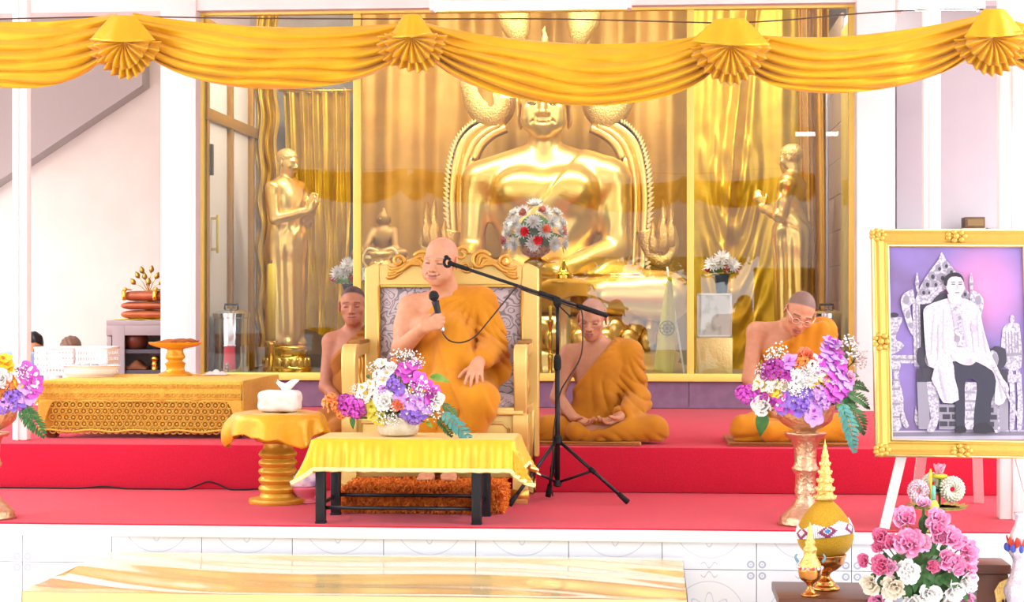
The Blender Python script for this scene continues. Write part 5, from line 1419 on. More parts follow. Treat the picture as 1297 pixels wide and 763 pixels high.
    m = MB(); tr = [(xi - .004, zi), (xj + .004, zi), (xj + .004, zt_ + .012), (xj - .12, zt_ + .04), (xj - .28, zt_ + .085), (xm - .0, zt_ + .105), (xi + .28, zt_ + .085), (xi + .12, zt_ + .04), (xi - .004, zt_ + .012)]
    m.prism(tr, Yb - .03, Yb + .03); bevelled(m.build('top_rail', M_tgold, t, smooth='auto'), .008)
    m = MB(); m.tube([(xi + .005, Yb - .034, zi - .003), (xj - .005, Yb - .034, zi - .003)], .008, 8); m.tube([(xi - .004, Yb - .034, zi - .003), (xi - .004, Yb - .034, zs + .03)], .008, 8); m.tube([(xj + .004, Yb - .034, zi - .003), (xj + .004, Yb - .034, zs + .03)], .008, 8); m.build('panel_moulding', M_tgoldd, t)
    def pad(u, v):
        a, b = (u - .5) * 2, (v - .5) * 2
        return Vector(((xi + xj) / 2 + a * (xj - xi) / 2, Yb - .005 - .035 * (1 - abs(a) ** 4) * (1 - abs(b) ** 6), zs + .01 + (zi - zs - .01) * v))
    m = MB(); m.grid(pad, 24, 24); m.box(((xi + xj) / 2, Yb + .01, (zs + zi) / 2), (xj - xi, .02, zi - zs)); m.build('back_cushion', M_dam, t)
    # carved crest: mirrored scrolls of acanthus
    def scroll(mb, c, r0, r1, a0, turns, sgn, w0, w1, n=30):
        pts = []; rad = []
        for i in range(n):
            q = i / (n - 1); r = r0 + (r1 - r0) * q; a = a0 + sgn * turns * 2 * PI * q
            pts.append(Vector((c[0] + r * math.cos(a), Yb - .035 - .012 * math.sin(q * PI), c[1] + r * math.sin(a)))); rad.append(w0 + (w1 - w0) * q)
        mb.tube(pts, rad, 8, flat=(1, .9))
    def C_(u, v): p = at(u, v, Yb - .03); return (p.x, p.z)
    um = 573
    for s_ in (-1, 1):
        U = lambda du: um + s_ * du
        m = MB()
        c = C_(U(39), 328)
        scroll(m, C_(U(36), 331), .060, .012, (PI * .15 if s_ > 0 else PI * .85), 1.15, s_, .012, .009)
        for k in range(5):   # plume of the leaf
            a = [C_(U(30 + k * 3), 340 - k * 1), C_(U(33 + k * 5), 325 - 2 * (k == 1) + k * 2.5), C_(U(44 + k * 4.6), 325 + k * 4.2), C_(U(56 + k * 3.5), 339 + k * 1.5)]
            m.tube(spl([(p[0], Yb - .035 - .004 * k, p[1]) for p in a], 5), [.006 + .007 * math.sin(PI * min(1, (i + 1) / 16)) for i in range(16)], 8)
        m.build('crest_leaf', M_tgoldd, t)
        m = MB()
        scroll(m, C_(U(68), 331), .034, .008, (PI * 1.1 if s_ > 0 else -PI * .1), 1.25, -s_, .011, .008)
        for k in range(4):
            a = [C_(U(58 + k * 2), 333 + k * 4), C_(U(66 + k * 3), 339 + k * 4), C_(U(76 + k * 2), 341 + k * 3.4), C_(U(82 - k * 2), 337 + k * 4.6)]
            m.tube(spl([(p[0], Yb - .04, p[1]) for p in a], 5), [.005 + .008 * math.sin(PI * min(1, (i + 1) / 16)) for i in range(16)], 8)
        m.build('crest_scroll', M_tgoldd, t)
        m = MB(); 
        scroll(m, C_(U(12), 322), .042, .010, (0 if s_ > 0 else PI), 1.2, s_, .012, .008)
        scroll(m, C_(U(18), 338), .034, .008, (0 if s_ > 0 else PI), 1.2, -s_, .010, .007)
        m.build('crest_centre', M_tgoldd, t)
    return t
throne()

# shaggy orange footrest rug over a low hassock
def shag():
    y0, y1 = 8.98, 9.42; h = .125
    xa, xb = at(436, 640, 9.0).x, at(632, 640, 9.0).x
    t = thing('shag_rug', ((xa + xb) / 2, (y0 + y1) / 2, STAGE), 'orange shag rug over a low footrest under the monk\'s feet', 'rug')
    m = MB(); m.box(((xa + xb) / 2, (y0 + y1) / 2, STAGE + .003 + h / 2 - .008), (xb - xa, y1 - y0, h - .012), bev=.04); m.build('hassock', pbr('orange_backing', '#d8701c', .9), t)
    rr = random.Random(5); vs = []; fs = []
    def strand(p, n, L_):
        n = (n + Vector((rr.uniform(-.5, .5), rr.uniform(-.5, .5), rr.uniform(-.35, .5)))).normalized(); w = Vector((rr.uniform(-1, 1), rr.uniform(-1, 1), rr.uniform(-1, 1))); w = w.cross(n).normalized() * .0042
        q = p + n * L_ * .55 + Vector((0, 0, -.002)); e = q + (n + Vector((rr.uniform(-.6, .6), rr.uniform(-.6, .6), -.6))).normalized() * L_ * .55
        e.z = max(e.z, STAGE + .004); q.z = max(q.z, STAGE + .006)
        o = len(vs); vs.extend((p - w, p + w, q + w * 1.1, q - w * 1.1, e + w * .8, e - w * .8)); fs.extend(((o, o + 1, o + 2, o + 3), (o + 3, o + 2, o + 4, o + 5)))
    for _ in range(6500): strand(Vector((rr.uniform(xa, xb), rr.uniform(y0, y1), STAGE + h - .010)), Vector((0, -.25, 1)), rr.uniform(.022, .036))
    for _ in range(4200): strand(Vector((rr.uniform(xa, xb), y0 + .006, STAGE + rr.uniform(.008, h - .01))), Vector((0, -1, .1)), rr.uniform(.02, .036))
    for s_, x in ((-1, xa), (1, xb)):
        for _ in range(1500): strand(Vector((x - s_ * .006, rr.uniform(y0, y1), STAGE + rr.uniform(.008, h - .01))), Vector((s_, 0, .1)), rr.uniform(.02, .036))
    m = MB(); m.v = [tuple(v) for v in vs]; m.f = fs; m.mi = [0] * len(fs)
    tag(m.build('pile', pbr('orange_shag', '#f0892a', .85, col2='#e0761c', nscale=30, sheen=.2), t, smooth=False), kind='stuff')
shag()

def drape(mb, x0, x1, y0, y1, z, over, nx, ny, flare=.25, ripple=.012, freq=9, lift=.004, seed=0, sides=(1, 1, 1, 1), corner=.55, drop=None):
    """square cloth laid on a table top; over = overhang; corners hang in points"""
    W, D = x1 - x0, y1 - y0
    def f(u, v):
        sx = -over * sides[0] + u * (W + over * (sides[0] + sides[1])); sy = -over * sides[2] + v * (D + over * (sides[2] + sides[3]))
        cx, cy = min(max(sx, 0), W), min(max(sy, 0), D); dx, dy = sx - cx, sy - cy; d = math.hypot(dx, dy)
        if d < 1e-6: return Vector((x0 + cx, y0 + cy, z + lift))
        ux, uy = dx / d, dy / d; hang = (abs(dx) + abs(dy)) if corner >= 1 else max(abs(dx), abs(dy)) + corner * min(abs(dx), abs(dy))
        per = cx * uy * uy + cy * ux * ux + (cx + cy)
        rp = ripple * min(1, hang / .08) * math.sin(per * freq * 2 * PI + seed) * (1 + .5 * math.sin(per * 5 + seed))
        out = .012 + flare * hang + rp; both = min(abs(dx), abs(dy)) / max(over, 1e-6)
        return Vector((x0 + cx + ux * out * (1 + both * 1.3), y0 + cy + uy * out * (1 + both * .6), z + lift - min(hang, 1e9) * (1 - .3 * flare) + .002))
    mb.grid(f, nx, ny)

def low_table():
    X = lambda u, Y: at(u, 400, Y).x
    y0, y1 = 8.53, 8.93; xl, xr = X(398, y0), X(648, y0) ; zt = STAGE + .40
    lx0, lx1 = X(405, y0), X(603, y0)
    t = thing('low_table', ((lx0 + lx1) / 2, (y0 + y1) / 2, STAGE), 'low black steel table in front of the throne', 'table')
    m = MB(); m.box(((xl + xr) / 2, (y0 + y1) / 2, zt - .012), (xr - xl, y1 - y0, .024), bev=.004); m.build('tabletop', M_black, t, smooth='auto')
    for x in (lx0, lx1):
        for y in (y0 + .03, y1 - .03):
            m = MB(); m.box((x + (.012 if y > 8.7 else 0), y, (STAGE + zt - .024) / 2 + .004), (.048, .048, zt - .024 - STAGE - .006), bev=.01); lg = m.build('leg', M_black, t, smooth='auto')
            m = MB(); m.box((x + (.012 if y > 8.7 else 0), y, STAGE + .006), (.05, .05, .011), bev=.003); m.build('rubber_foot', M_rubber, lg, smooth='auto')
    for y, z in ((y0 + .03, STAGE + .075), (y1 - .03, STAGE + .10)):
        m = MB(); m.tube([(lx0, y, z), (lx1, y, z)], .009, 8); m.build('stretcher', M_black, t)
    for x in (lx0, lx1):
        m = MB(); m.tube([(x, y0 + .03, STAGE + .09), (x, y1 - .03, STAGE + .09)], .009, 8); m.build('stretcher', M_black, t)
    c = thing('tablecloth', ((xl + xr) / 2, (y0 + y1) / 2, zt), 'yellow satin cloth with pointed corners over the low black table', 'tablecloth')
    m = MB(); drape(m, xl, xr, y0, y1, zt, .155, 120, 60, flare=.22, ripple=.008, freq=6.5, corner=.45); m.build('cloth', M_satin, c, thick=.003)
    # paler hem along the lower edge
    m = MB(); ov = .155
    pts = []
    def edge(s):
        mm = MB(); drape(mm, xl, xr, y0, y1, zt, ov, 120, 60, flare=.22, ripple=.008, freq=6.5, corner=.45); return mm.v
    V = edge(0); w = 61
    front = [Vector(V[i * w]) for i in range(121)]
    m.tube([p + Vector((0, -.002, .002)) for p in front], .0075, 6, flat=(1.5, .4))
    right = [Vector(V[120 * w + j]) for j in range(61)]; m.tube([p + Vector((.002, 0, .002)) for p in right], .006, 6, flat=(1.5, .4))
    m.build('hem', M_lining, c)
    return zt
Z_LOW = low_table()

# long low table under a crocheted gold cloth
def crochet_table():
    y0, y1 = 10.42, 11.42; zt = on(180, 484, 0).z; 
    xl, xr = at(52, 485, y0).x, at(307, 485, y0).x; zt = at(180, 484, y0).z
    t = thing('offering_table', ((xl + xr) / 2, (y0 + y1) / 2, STEP), 'long low wooden table under the crocheted gold cloth', 'table')
    m = MB(); m.box(((xl + xr) / 2, (y0 + y1) / 2, zt - .02), (xr - xl, y1 - y0, .04), bev=.006); m.build('tabletop', M_wood, t, smooth='auto')
    for x in (xl + .05, xr - .05):
        for y in (y0 + .05, y1 - .05):
            m = MB(); m.box((x, y, (STEP + zt - .04) / 2 + .002), (.07, .07, zt - .042 - STEP), bev=.008); m.build('leg', M_wood, t, smooth='auto')
    m = MB(); m.box(((xl + xr) / 2, y0 + .03, zt - .13), (xr - xl - .06, .025, .18)); m.build('apron', M_wood, t, smooth='auto')
    c = thing('crochet_cloth', ((xl + xr) / 2, (y0 + y1) / 2, zt), 'golden crocheted cloth with lace front over the long table', 'tablecloth')
    M_cro = pbr('gold_crochet', '#f2c550', .8, col2='#e6b440', nscale=60, bump=.6, bscale=240, sheen=.2)
    m = MB(); drape(m, xl, xr, y0, y1, zt, .115, 90, 60, flare=.06, ripple=.004, freq=5, corner=.3, sides=(1, 0, 1, 0)); m.build('cloth', M_cro, c, thick=.004)
    # plain right-hand fall and rounded shoulders of the front
    def sidef(u, v): return Vector((xr + .004 + .012 * (1 - v) + .006 * math.sin(u * 14) * (1 - v), y0 - .024 + (y1 - y0 + .024) * u, zt + .004 - (zt - STEP - .06) * (1 - v)))
    m = MB(); m.grid(sidef, 40, 16); m.build('side_fall', M_cro, c, thick=.004)
    def fr(u, v):
        x = xl - .012 + (xr - xl + .02) * u; a = abs(u - .5) * 2; top = zt - .105
        low = zt - .115 - (.20 * sstep(.84, 1.0, a)); return Vector((x, y0 - .020 - .004 * math.sin(u * 30), top + (low - top) * v))
    m = MB(); m.grid(fr, 80, 6); m.build('border', M_cro, c, thick=.004)
    # lace: rows of crocheted rings with a small knot in each
    proto = MB(); r = .021
    cols = int((xr - xl - .06) / (r * 2.02)); rows = 6
    rings = MB()
    for j in range(rows):
        for i in range(cols - (j % 2)):
            x = xl + .05 + r + i * r * 2.02 + (j % 2) * r; z = zt - .135 - j * r * 1.78; y = y0 - .016 - .006 * math.sin(x * 9) + .004 * j
            if z < STEP + .035: continue
            rings.tube([(x + r * .92 * math.cos(a), y, z + r * .92 * math.sin(a)) for a in [k * PI / 5 for k in range(10)]], .0042, 4, closed=True)
            rings.ball((x, y, z), (r * .36, .004, r * .36), 6, seg=4)
    tag(rings.build('lace_rings', M_cro, c, smooth=True), kind='stuff')
    m = MB(); m.box(((xl + xr) / 2, y0 + .012, (zt - .11 + STEP + .05) / 2), (xr - xl - .03, .006, zt - .16 - STEP)); m.build('lace_lining', pbr('tan_lining', '#c9983c', .9), c, smooth=False)
    band = MB()
    n = int((xr - xl) / .03)
    for i in range(n):
        x = xl + (i + .5) * (xr - xl) / n
        for z in (zt - .022, zt - .075): band.tube([(x + .011 * math.cos(a), y0 - .024, z + .011 * math.sin(a)) for a in [k * PI / 4 for k in range(8)]], .0032, 4, closed=True)
    tag(band.build('trim_loops', M_cro, c), kind='stuff')
    m = MB(); pts = [(xl - .02 + (xr - xl + .04) * k / 60, y0 - .017 + .003 * math.sin(k * .7), STEP + .045 + .006 * math.sin(k * .5)) for k in range(61)]; m.tube(pts, .006, 6); m.build('hem', M_cro, c)
    return zt, y0, y1
Z_CRO, YC0, YC1 = crochet_table()

# turned gold stool with a satin cover
def stool():
    Y = 9.40; b = at(352, 636, Y); x = b.x; tz = at(350, 524, Y).z; h = tz - STAGE
    t = thing('turned_stool', (x, Y, STAGE), 'gold turned pedestal stool beside the low black table', 'stool')
    pr = [(.150, 0), (.154, .012), (.150, .026), (.098, .036), (.090, .05)]
    for k in range(5): z = .055 + k * .045; pr += [(.086, z), (.098, z + .012), (.102, z + .022), (.098, z + .033), (.086, z + .042)]
    pr += [(.080, .285), (.075, .30), (.075, .315), (.118, .328), (.124, .342), (.112, .358), (.085, .368), (.070, .385), (.10, h - .07), (.15, h - .03), (.16, h - .02), (.16, h - .004)]
    m = MB(); m.lathe((x, Y, STAGE), pr, 40); m.build('pedestal', pbr('satin_gold_wood', '#dca63a', .35, .35, col2='#c9922c', nscale=5, stretch=(1, 1, 4)), t, smooth='auto')
    m = MB(); m.lathe((x, Y, STAGE), [(.20, h - .012), (.205, h - .006), (.20, h)], 40); m.build('seat', M_wood, t)
    c = thing('stool_cover', (x, Y, tz), 'crumpled gold satin cover over the turned stool', 'cloth')
    R_s = .225
    def f(u, v):
        A = 2 * PI * u
        if v < .45: r = R_s * v / .45; return Vector((x + r * math.cos(A), Y + r * math.sin(A), tz + .005 + .003 * math.sin(A * 5 + r * 40)))
        q = (v - .45) / .55; left = math.exp(-((math.atan2(math.sin(A - PI * 1.08), math.cos(A - PI * 1.08))) / .42) ** 2); right = math.exp(-((math.atan2(math.sin(A - PI * 1.72), math.cos(A - PI * 1.72))) / .35) ** 2)
        L_ = .105 + .115 * left + .075 * right + .02 * math.sin(A * 3)
        rp = .016 * q * math.sin(A * 11 + 2 * math.sin(A * 2)); r = R_s + .016 * math.sin(min(1, q * 3) * PI / 2) + rp + .035 * left * math.sin(q * PI) + .02 * q
        curl = .025 * left * sstep(.75, 1, q)
        return Vector((x + r * math.cos(A), Y + r * math.sin(A), tz + .005 - L_ * q ** 1.05 + curl + .004 * math.sin(A * 17) * q))
    m = MB(); m.grid(f, 110, 26, closed_u=True); m.build('cloth', pbr('gold_satin', '#e9a91e', .33, .2, col2='#dc9a16', nscale=6, bump=.15, bscale=60, sheen=.4), c, thick=.003)
    # tissue box in a pale cloth cover
    y = Y - .02; xa, xb = at(329, 520, y).x, at(381, 520, y).x; cx = (xa + xb) / 2
    tb = thing('tissue_box', (cx, y, tz + .011), 'white tissue box in a quilted cover on the gold stool', 'tissue box')
    B = Body()
    def bx_(P, d):
        q = np.abs(P - f32((cx, y, tz + .011 + .056))) - f32(((xb - xa) / 2 - .030, .05, .056 - .028)); e = np.sqrt((np.maximum(q, 0) ** 2).sum(1)) + np.minimum(q.max(1), 0) - .027
        return e + .0035 * np.sin(P[:, 0] * 55 + P[:, 2] * 40) * np.sin(P[:, 2] * 60 + P[:, 1] * 30)
    B.fn(bx_)
    sdf_obj('cover', B.ev, (xa - .02, y - .1, tz + .0105), (xb + .02, y + .1, tz + .15), .006, pbr('quilted_white', '#f2ebe6', .8, col2='#e8dcd6', nscale=25), tb)
    m = MB(); m.tube([Vector((cx + .012 + .004 * math.sin(k), y - .054, tz + .02 + .09 * k / 8)) for k in range(9)], .003, 5); m.build('seam', pbr('grey_thread', '#c9bdbb', .8), tb)
    def ts(u, v):
        A = 2 * PI * u; r = .012 + .035 * v * (1 + .35 * math.sin(A * 3 + 1)); return Vector((cx + .030 + r * math.cos(A) * 1.2, y + r * .7 * math.sin(A), tz + .115 + .052 * v + .014 * v * math.sin(A * 2 + .4)))
    m = MB(); m.grid(ts, 28, 6, closed_u=True); m.build('tissue', M_white, tb, thick=.001)
    return x, Y, tz
stool()

# small pink bowl holding a floral cloth, behind the stool
Y = 9.42; b = at(386, 637, Y)
t = thing('pink_bowl', (b.x, Y, STAGE), 'small pink bowl behind the low black table\'s front leg', 'bowl')
m = MB(); m.lathe((b.x, Y, STAGE), spl([(.05, 0), (.07, .005), (.045, .02), (.05, .035), (.08, .07), (.085, .085)], 4), 28); m.build('bowl', pbr('pink_plastic', '#ef7f95', .35), t)
t2 = thing('floral_pouch', (b.x, Y, STAGE + .085), 'pale pouch with pink and blue flowers bulging from the pink bowl', 'pouch')
B = Body(); B.ell((b.x, Y, STAGE + .115), (.085, .07, .06), .02); B.ell((b.x - .03, Y - .01, STAGE + .10), (.07, .06, .05), .02); B.fn(lambda P, d: d + .004 * np.sin(P[:, 0] * 80 + P[:, 2] * 60))
B.fn(lambda P, d: np.maximum(d, (STAGE + .087) - P[:, 2]))
sdf_obj('cloth', B.ev, (b.x - .13, Y - .1, STAGE + .08), (b.x + .13, Y + .1, STAGE + .2), .007, pbr('floral_cloth', '#efd9e4', .8, col2='#a88fd0', nscale=22, lo=.5, hi=.7), t2)

# boom microphone stand
def mic_stand():
    Y = 9.62; base = at(706, 628, Y); x = base.x
    t = thing('microphone_stand', (x, Y, STAGE), 'black tripod microphone stand with a long boom beside the throne', 'microphone stand')
    hub_z = at(706, 557, Y).z; low_z = at(706, 614, Y).z; mid_z = at(706, 455, Y).z; top_z = at(706, 388, Y).z
    m = MB(); m.tube([(x, Y, low_z), (x, Y, mid_z)], .0135, 14); m.build('lower_tube', M_black, t)
    m = MB(); m.tube([(x, Y, mid_z - .02), (x, Y, top_z)], .0095, 12); m.build('upper_tube', M_black, t)
    m = MB(); m.lathe((x, Y, mid_z - .06), [(.014, 0), (.02, .01), (.021, .05), (.018, .07), (.011, .085)], 16); m.build('height_clutch', M_rubber, t, smooth='auto')
    m = MB(); m.lathe((x, Y, hub_z - .03), [(.015, 0), (.026, .01), (.026, .045), (.015, .055)], 16); m.build('hub', M_rubber, t, smooth='auto')
    m = MB(); m.lathe((x, Y, low_z - .012), [(.014, 0), (.022, .006), (.022, .03), (.014, .036)], 16); m.build('sliding_collar', M_black, t, smooth='auto')
    for u, v, in ((645, 640), (796, 637), (694, 630)):
        f = on(u, v, STAGE + .012); a = Vector((x, Y, hub_z)); 
        m = MB(); m.tube([a, a.lerp(f, .97)], .0095, 10); lg = m.build('leg', M_black, t)
        e = (f - a).normalized(); m = MB(); m.tube([f - e * .07, f - e * .004], [.013, .0155], 12); m.build('rubber_foot', M_rubber, lg)
        p = a.lerp(f, .5); m = MB(); m.tube([Vector((x, Y, low_z + .01)), p], .007, 8); m.build('brace', M_black, t)
        m = MB(); m.tube([p - e * .018, p + e * .018], .0135, 10); m.build('brace_clip', M_rubber, lg)
    # boom
    A, Bp = at(577, 336, 9.42), at(769, 400, 9.72); d = (Bp - A).normalized()
    piv = at(706, 383, 9.60)
    m = MB(); m.lathe((x, Y, top_z - .005), [(.012, 0), (.02, .01), (.024, .03), (.02, .045)], 16); m.tube([Vector((x - .001, Y - .035, piv.z + .01)), Vector((x, Y + .03, piv.z + .01))], .02, 14); m.build('swivel', M_rubber, t, smooth='auto')
    m = MB(); k1 = at(722, 401, 9.58); m.tube([Vector((x, Y, top_z + .01)), k1], .0035, 6); m.ball(k1, .0085, 8); m.build('wing_knob', M_rubber, t)
    m = MB(); m.tube([A, Bp], .0085, 12); bm = m.build('boom', M_black, t)
    m = MB(); q = A.lerp(Bp, .80); m.tube([q, Bp], .0135, 12); m.build('counterweight', M_rubber, bm)
    m = MB(); q = A.lerp(Bp, .60); m.tube([q - d * .05, q + d * .05], .0145, 12); m.build('boom_clutch', M_rubber, bm)
    m = MB(); m.tube([A - d * .03, A + d * .07], .0115, 12); m.build('clip_sleeve', M_rubber, bm)
    m = MB(); c = A - d * .045
    m.tube([c + Vector((.018 * math.cos(a), -.004, .022 * math.sin(a))) for a in [PI * .2 + k * PI * 1.6 / 12 for k in range(13)]], [.008] * 13, 8, flat=(1, 1.6)); m.ball(A - d * .03 + Vector((0, -.002, 0)), (.015, .014, .015), 10); m.ball(c + Vector((-.006, -.004, .028)), (.013, .012, .011), 10); m.build('microphone_clip', M_rubber, bm)
    # cable: from the handheld microphone to the boom, along it and down the pole
    cb = thing('microphone_cable', tuple(MIC_TAIL), 'dark microphone cable looping from the handheld microphone to the boom stand', 'cable')
    P = [MIC_TAIL, at(562, 424, 9.44), at(570, 432, 9.43), at(585, 434, 9.42), at(602, 426, 9.42), at(622, 403, 9.44), at(640, 381, 9.48), at(656, 363, 9.52)]
    q1 = A.lerp(Bp, .44); P += [q1 + Vector((0, -.012, -.012)), A.lerp(Bp, .55) + Vector((0, -.012, -.014)), A.lerp(Bp, .79) + Vector((0, -.014, -.016)), at(737, 396, 9.62), at(738, 420, 9.62), at(737, 445, 9.62), at(731, 462, 9.62), at(718, 482, 9.60), at(709, 500, 9.60), at(702, 540, 9.605), at(700, 575, 9.605), at(698, 612, 9.62), on(700, 628, STAGE + .006)]
    m = MB(); m.tube(spl([tuple(p) for p in P], 6), .0042, 6); m.build('cable', pbr('brown_black_cable', '#3a2a26', .6), cb)
mic_stand()

# loose cable lying in the crease between the two levels
cb = thing('floor_cable', tuple(on(150, 619, STAGE + .004)), 'thin dark cable lying along the foot of the upper step', 'cable')
P = [(-20, 619, 0), (20, 620.5, 0), (60, 621, 0), (100, 619.5, 0), (130, 616.5, .02), (160, 619, 0), (200, 622.5, 0), (235, 621, .0), (252, 614, .04), (263, 610.5, .05), (276, 614, .03), (292, 622, 0), (310, 623, 0), (328, 619, 0)]
m = MB(); m.tube(spl([tuple(Vector((at(u, v, 10.0).x, 10.015 - .02 * (z == 0), max(STAGE + .006, at(u, v, 10.015).z))) ) for u, v, z in P], 5), .0045, 6); m.build('cable', M_rubber, cb)
# ================================================================== FLOWER ARRANGEMENTS
M_glassbowl = pbr('pressed_glass', '#e3dccb', .1, col2='#cfc6b0', nscale=30, bump=.2, bscale=40, coat=.6)
M_silverg = pbr('rosy_gold_metal', '#e0b99a', .28, .8, col2='#d3a57f', nscale=16, bump=.7, bscale=55)

def arrange(root, items, Yc, ctr, rad, base, lean=.9, grow=1.18):
    """blooms of one arrangement, each set on a rounded mound: (u, v, kind, scale)"""
    tips = []
    for it in items:
        u, v, k = it[:3]; s = it[3] if len(it) > 3 else 1.
        dx, dz = (u - ctr[0]) / rad[0], (ctr[1] - v) / rad[1]; q = min(1, math.hypot(dx, dz))
        Y = Yc - rad[2] * math.sqrt(max(.04, 1 - q * q)) * 1.0 + (it[4] if len(it) > 4 else 0)
        p = at(u, v, Y); d = Vector((dx * lean, -max(.35, 1.05 - q * .6), dz * lean * .9 + .18))
        if k in ('leaf', 'leaff', 'frond', 'frondb', 'lobed'):
            e = at(it[5], it[6], Y + it[7]); blade(root, k, p, e - p, (e - p).length / {'leaf': .13, 'leaff': .12, 'frond': .24, 'frondb': .26, 'lobed': .24}[k] * s, it[8] if len(it) > 8 else 0)
        else: bloom(root, k, p - d.normalized() * .012, d, s * grow)
        tips.append(p)
    stems(root, base, [t.lerp(Vector(base), .08) + Vector((0, .012, 0)) for t in tips])

# --- bouquet in a glass bowl on the yellow cloth
Y = 8.72; b = at(504, 551, Y); zb = Z_LOW + .012
t = thing('bouquet', (b.x, Y, zb), 'bouquet of purple orchids and white blooms in a glass bowl on the yellow cloth', 'flowers')
rr_ = 27 / ppm(Y)
m = MB(); m.lathe((b.x, Y, zb), spl([(rr_ * .8, 0), (rr_ * .9, .006), (rr_ * 1.0, .03), (rr_ * 1.04, .06), (rr_ * 1.10, .09)], 4) + spl([(rr_ * 1.05, .088), (rr_ * .95, .055), (rr_ * .85, .02), (.01, .014)], 3), 40, wob=lambda A, z: .012 * math.cos(20 * A)); m.build('bowl', M_glassbowl, t)
m = MB(); m.lathe((b.x, Y, zb + .018), [(rr_ * .7, 0), (rr_ * .86, .03), (rr_ * .9, .062), (rr_ * .5, .085), (.01, .09)], 24); m.build('floral_foam', pbr('pale_foam', '#cfc9bb', .9), t)
A1 = [(514, 465, 'mag', 1.0), (524, 461, 'mag', .95), (519, 476, 'mag', .95), (508, 470, 'mag', .8), (533, 479, 'mag', .95), (539, 485, 'mag', .9), (529, 487, 'mag', .85), (548, 498, 'hydp', .7), (553, 492, 'mag', .6), (546, 505, 'mag', .7),
      (498, 485, 'hydv', .75), (505, 492, 'vio', .85), (494, 479, 'vio', .7), (508, 500, 'lil', .85), (515, 506, 'lil', .85), (523, 510, 'lil', .9), (533, 506, 'lil', 1.0), (540, 512, 'lil', .95), (531, 516, 'lil', .9), (545, 517, 'lil', .75), (516, 524, 'vio', .95), (526, 529, 'hydv', .85), (513, 517, 'vio', .8), (536, 524, 'vio', .75), (521, 532, 'vio', .6),
      (483, 459, 'wht', .95), (495, 464, 'rw', .55), (490, 471, 'wht', .9), (479, 474, 'hydw', .75), (484, 481, 'wht', .85), (474, 466, 'spray', .6), (505, 452, 'spray', .75), (519, 454, 'spray', .8), (529, 460, 'spray', .6), (499, 455, 'hydo', .4),
      (476, 494, 'hydw', .7), (484, 494, 'hydl', .65), (490, 499, 'wht', .7), (458, 491, 'cream', .9), (454, 500, 'hydw', .6), (464, 498, 'cream', .95), (468, 486, 'cream', .8), (463, 505, 'cream', .7), (450, 494, 'spray', .5),
      (485, 508, 'rw', .95), (555, 505, 'rw', .65), (553, 514, 'wht', .7), (503, 514, 'rc', .75), (524, 497, 'spray', .8), (534, 494, 'spray', .7), (491, 524, 'spray', .85), (499, 531, 'spray', .6), (549, 522, 'spray', .8), (484, 529, 'spray', .6),
      (434, 507, 'hydp', .8), (443, 510, 'hyd', .85), (452, 512, 'hyd', .8), (438, 519, 'hyd', .75), (449, 522, 'hyd', .75), (431, 515, 'hydp', .6), (457, 521, 'hydp', .6),
      (410, 508, 'org', .9), (418, 504, 'hydo', .6), (424, 514, 'hydo', .7), (430, 524, 'hydo', .6), (414, 516, 'org', .7), (444, 530, 'org', .5),
      (468, 515, 'yelg', .95), (472, 526, 'yelg', .95), (479, 532, 'yelg', .85), (466, 523, 'yelg', .7), (482, 522, 'yelg', .6),
      (556, 520, 'frondb', 1., -.02, 604, 555, -.06), (558, 510, 'frond', .9, .04, 586, 528, 0), (552, 528, 'frond', .8, 0, 578, 549, -.05), (544, 478, 'leaff', 1, .05, 571, 480, 0), (447, 528, 'leaf', .9, 0, 446, 544, -.03), (468, 480, 'leaf', .8, .03, 462, 470, .02), (500, 480, 'leaf', .8, .03, 490, 468, .02), (540, 535, 'leaff', .9, 0, 548, 541, -.03), (520, 475, 'leaf', .8, .04, 530, 466, .02), (475, 505, 'leaf', .7, .03, 468, 512, 0)]
arrange(t, A1, 8.76, (500, 512), (90, 66, .17), (b.x, Y + .01, zb + .06))

# --- tall footed bowls of flowers: one at the right of the stage, one mostly outside the frame at the left
def pedestal_bowl(u, vb, Y, label, items, ctr, rad, flip=1):
    b = on(u, vb, STAGE); Y = b.y; x = b.x; k = 1 / ppm(Y); h = (545 - vb) * -k; hb = at(u, 516, Y).z - STAGE
    t = thing('flower_pedestal', (x, Y, STAGE), label, 'flowers', 'tall gold flower pedestals')
    z1 = at(u, 548, Y).z - STAGE
    pr = [(.128, 0), (.130, .012), (.120, .022), (.122, .034), (.108, .045), (.09, .065), (.062, .09), (.050, .11), (.047, .14), (.052, .16), (.049, .18), (.047, .24), (.060, .255), (.064, .268), (.055, .28), (.050, .30), (.053, .36), (.066, .40), (.088, z1 - .02), (.098, z1 - .006), (.100, z1)]
    m = MB(); m.lathe((x, Y, STAGE), pr, 40, wob=lambda A, z: .02 * math.cos(12 * A) * (z > .28)); m.build('pedestal', M_silverg, t)
    m = MB(); m.lathe((x, Y, STAGE + z1), spl([(.05, 0), (.055, .012), (.09, .03), (.125, .06), (.138, hb - z1), (.142, hb - z1 + .01)], 4) + spl([(.13, hb - z1 + .005), (.11, .06), (.06, .03), (.01, .025)], 3), 48, wob=lambda A, z: .012 * math.sin(26 * A + z * 60)); m.build('bowl', pbr('woven_gold', '#d9a97c', .35, .7, bump=1., bscale=45), t)
    m = MB(); m.lathe((x, Y, STAGE + z1 + .03), [(.06, 0), (.11, .04), (.12, .075), (.06, .10), (.01, .11)], 24); m.build('floral_foam', M_leaf, t)
    arrange(t, items, Y, ctr, rad, (x, Y + .02, STAGE + hb - .03))
    return t
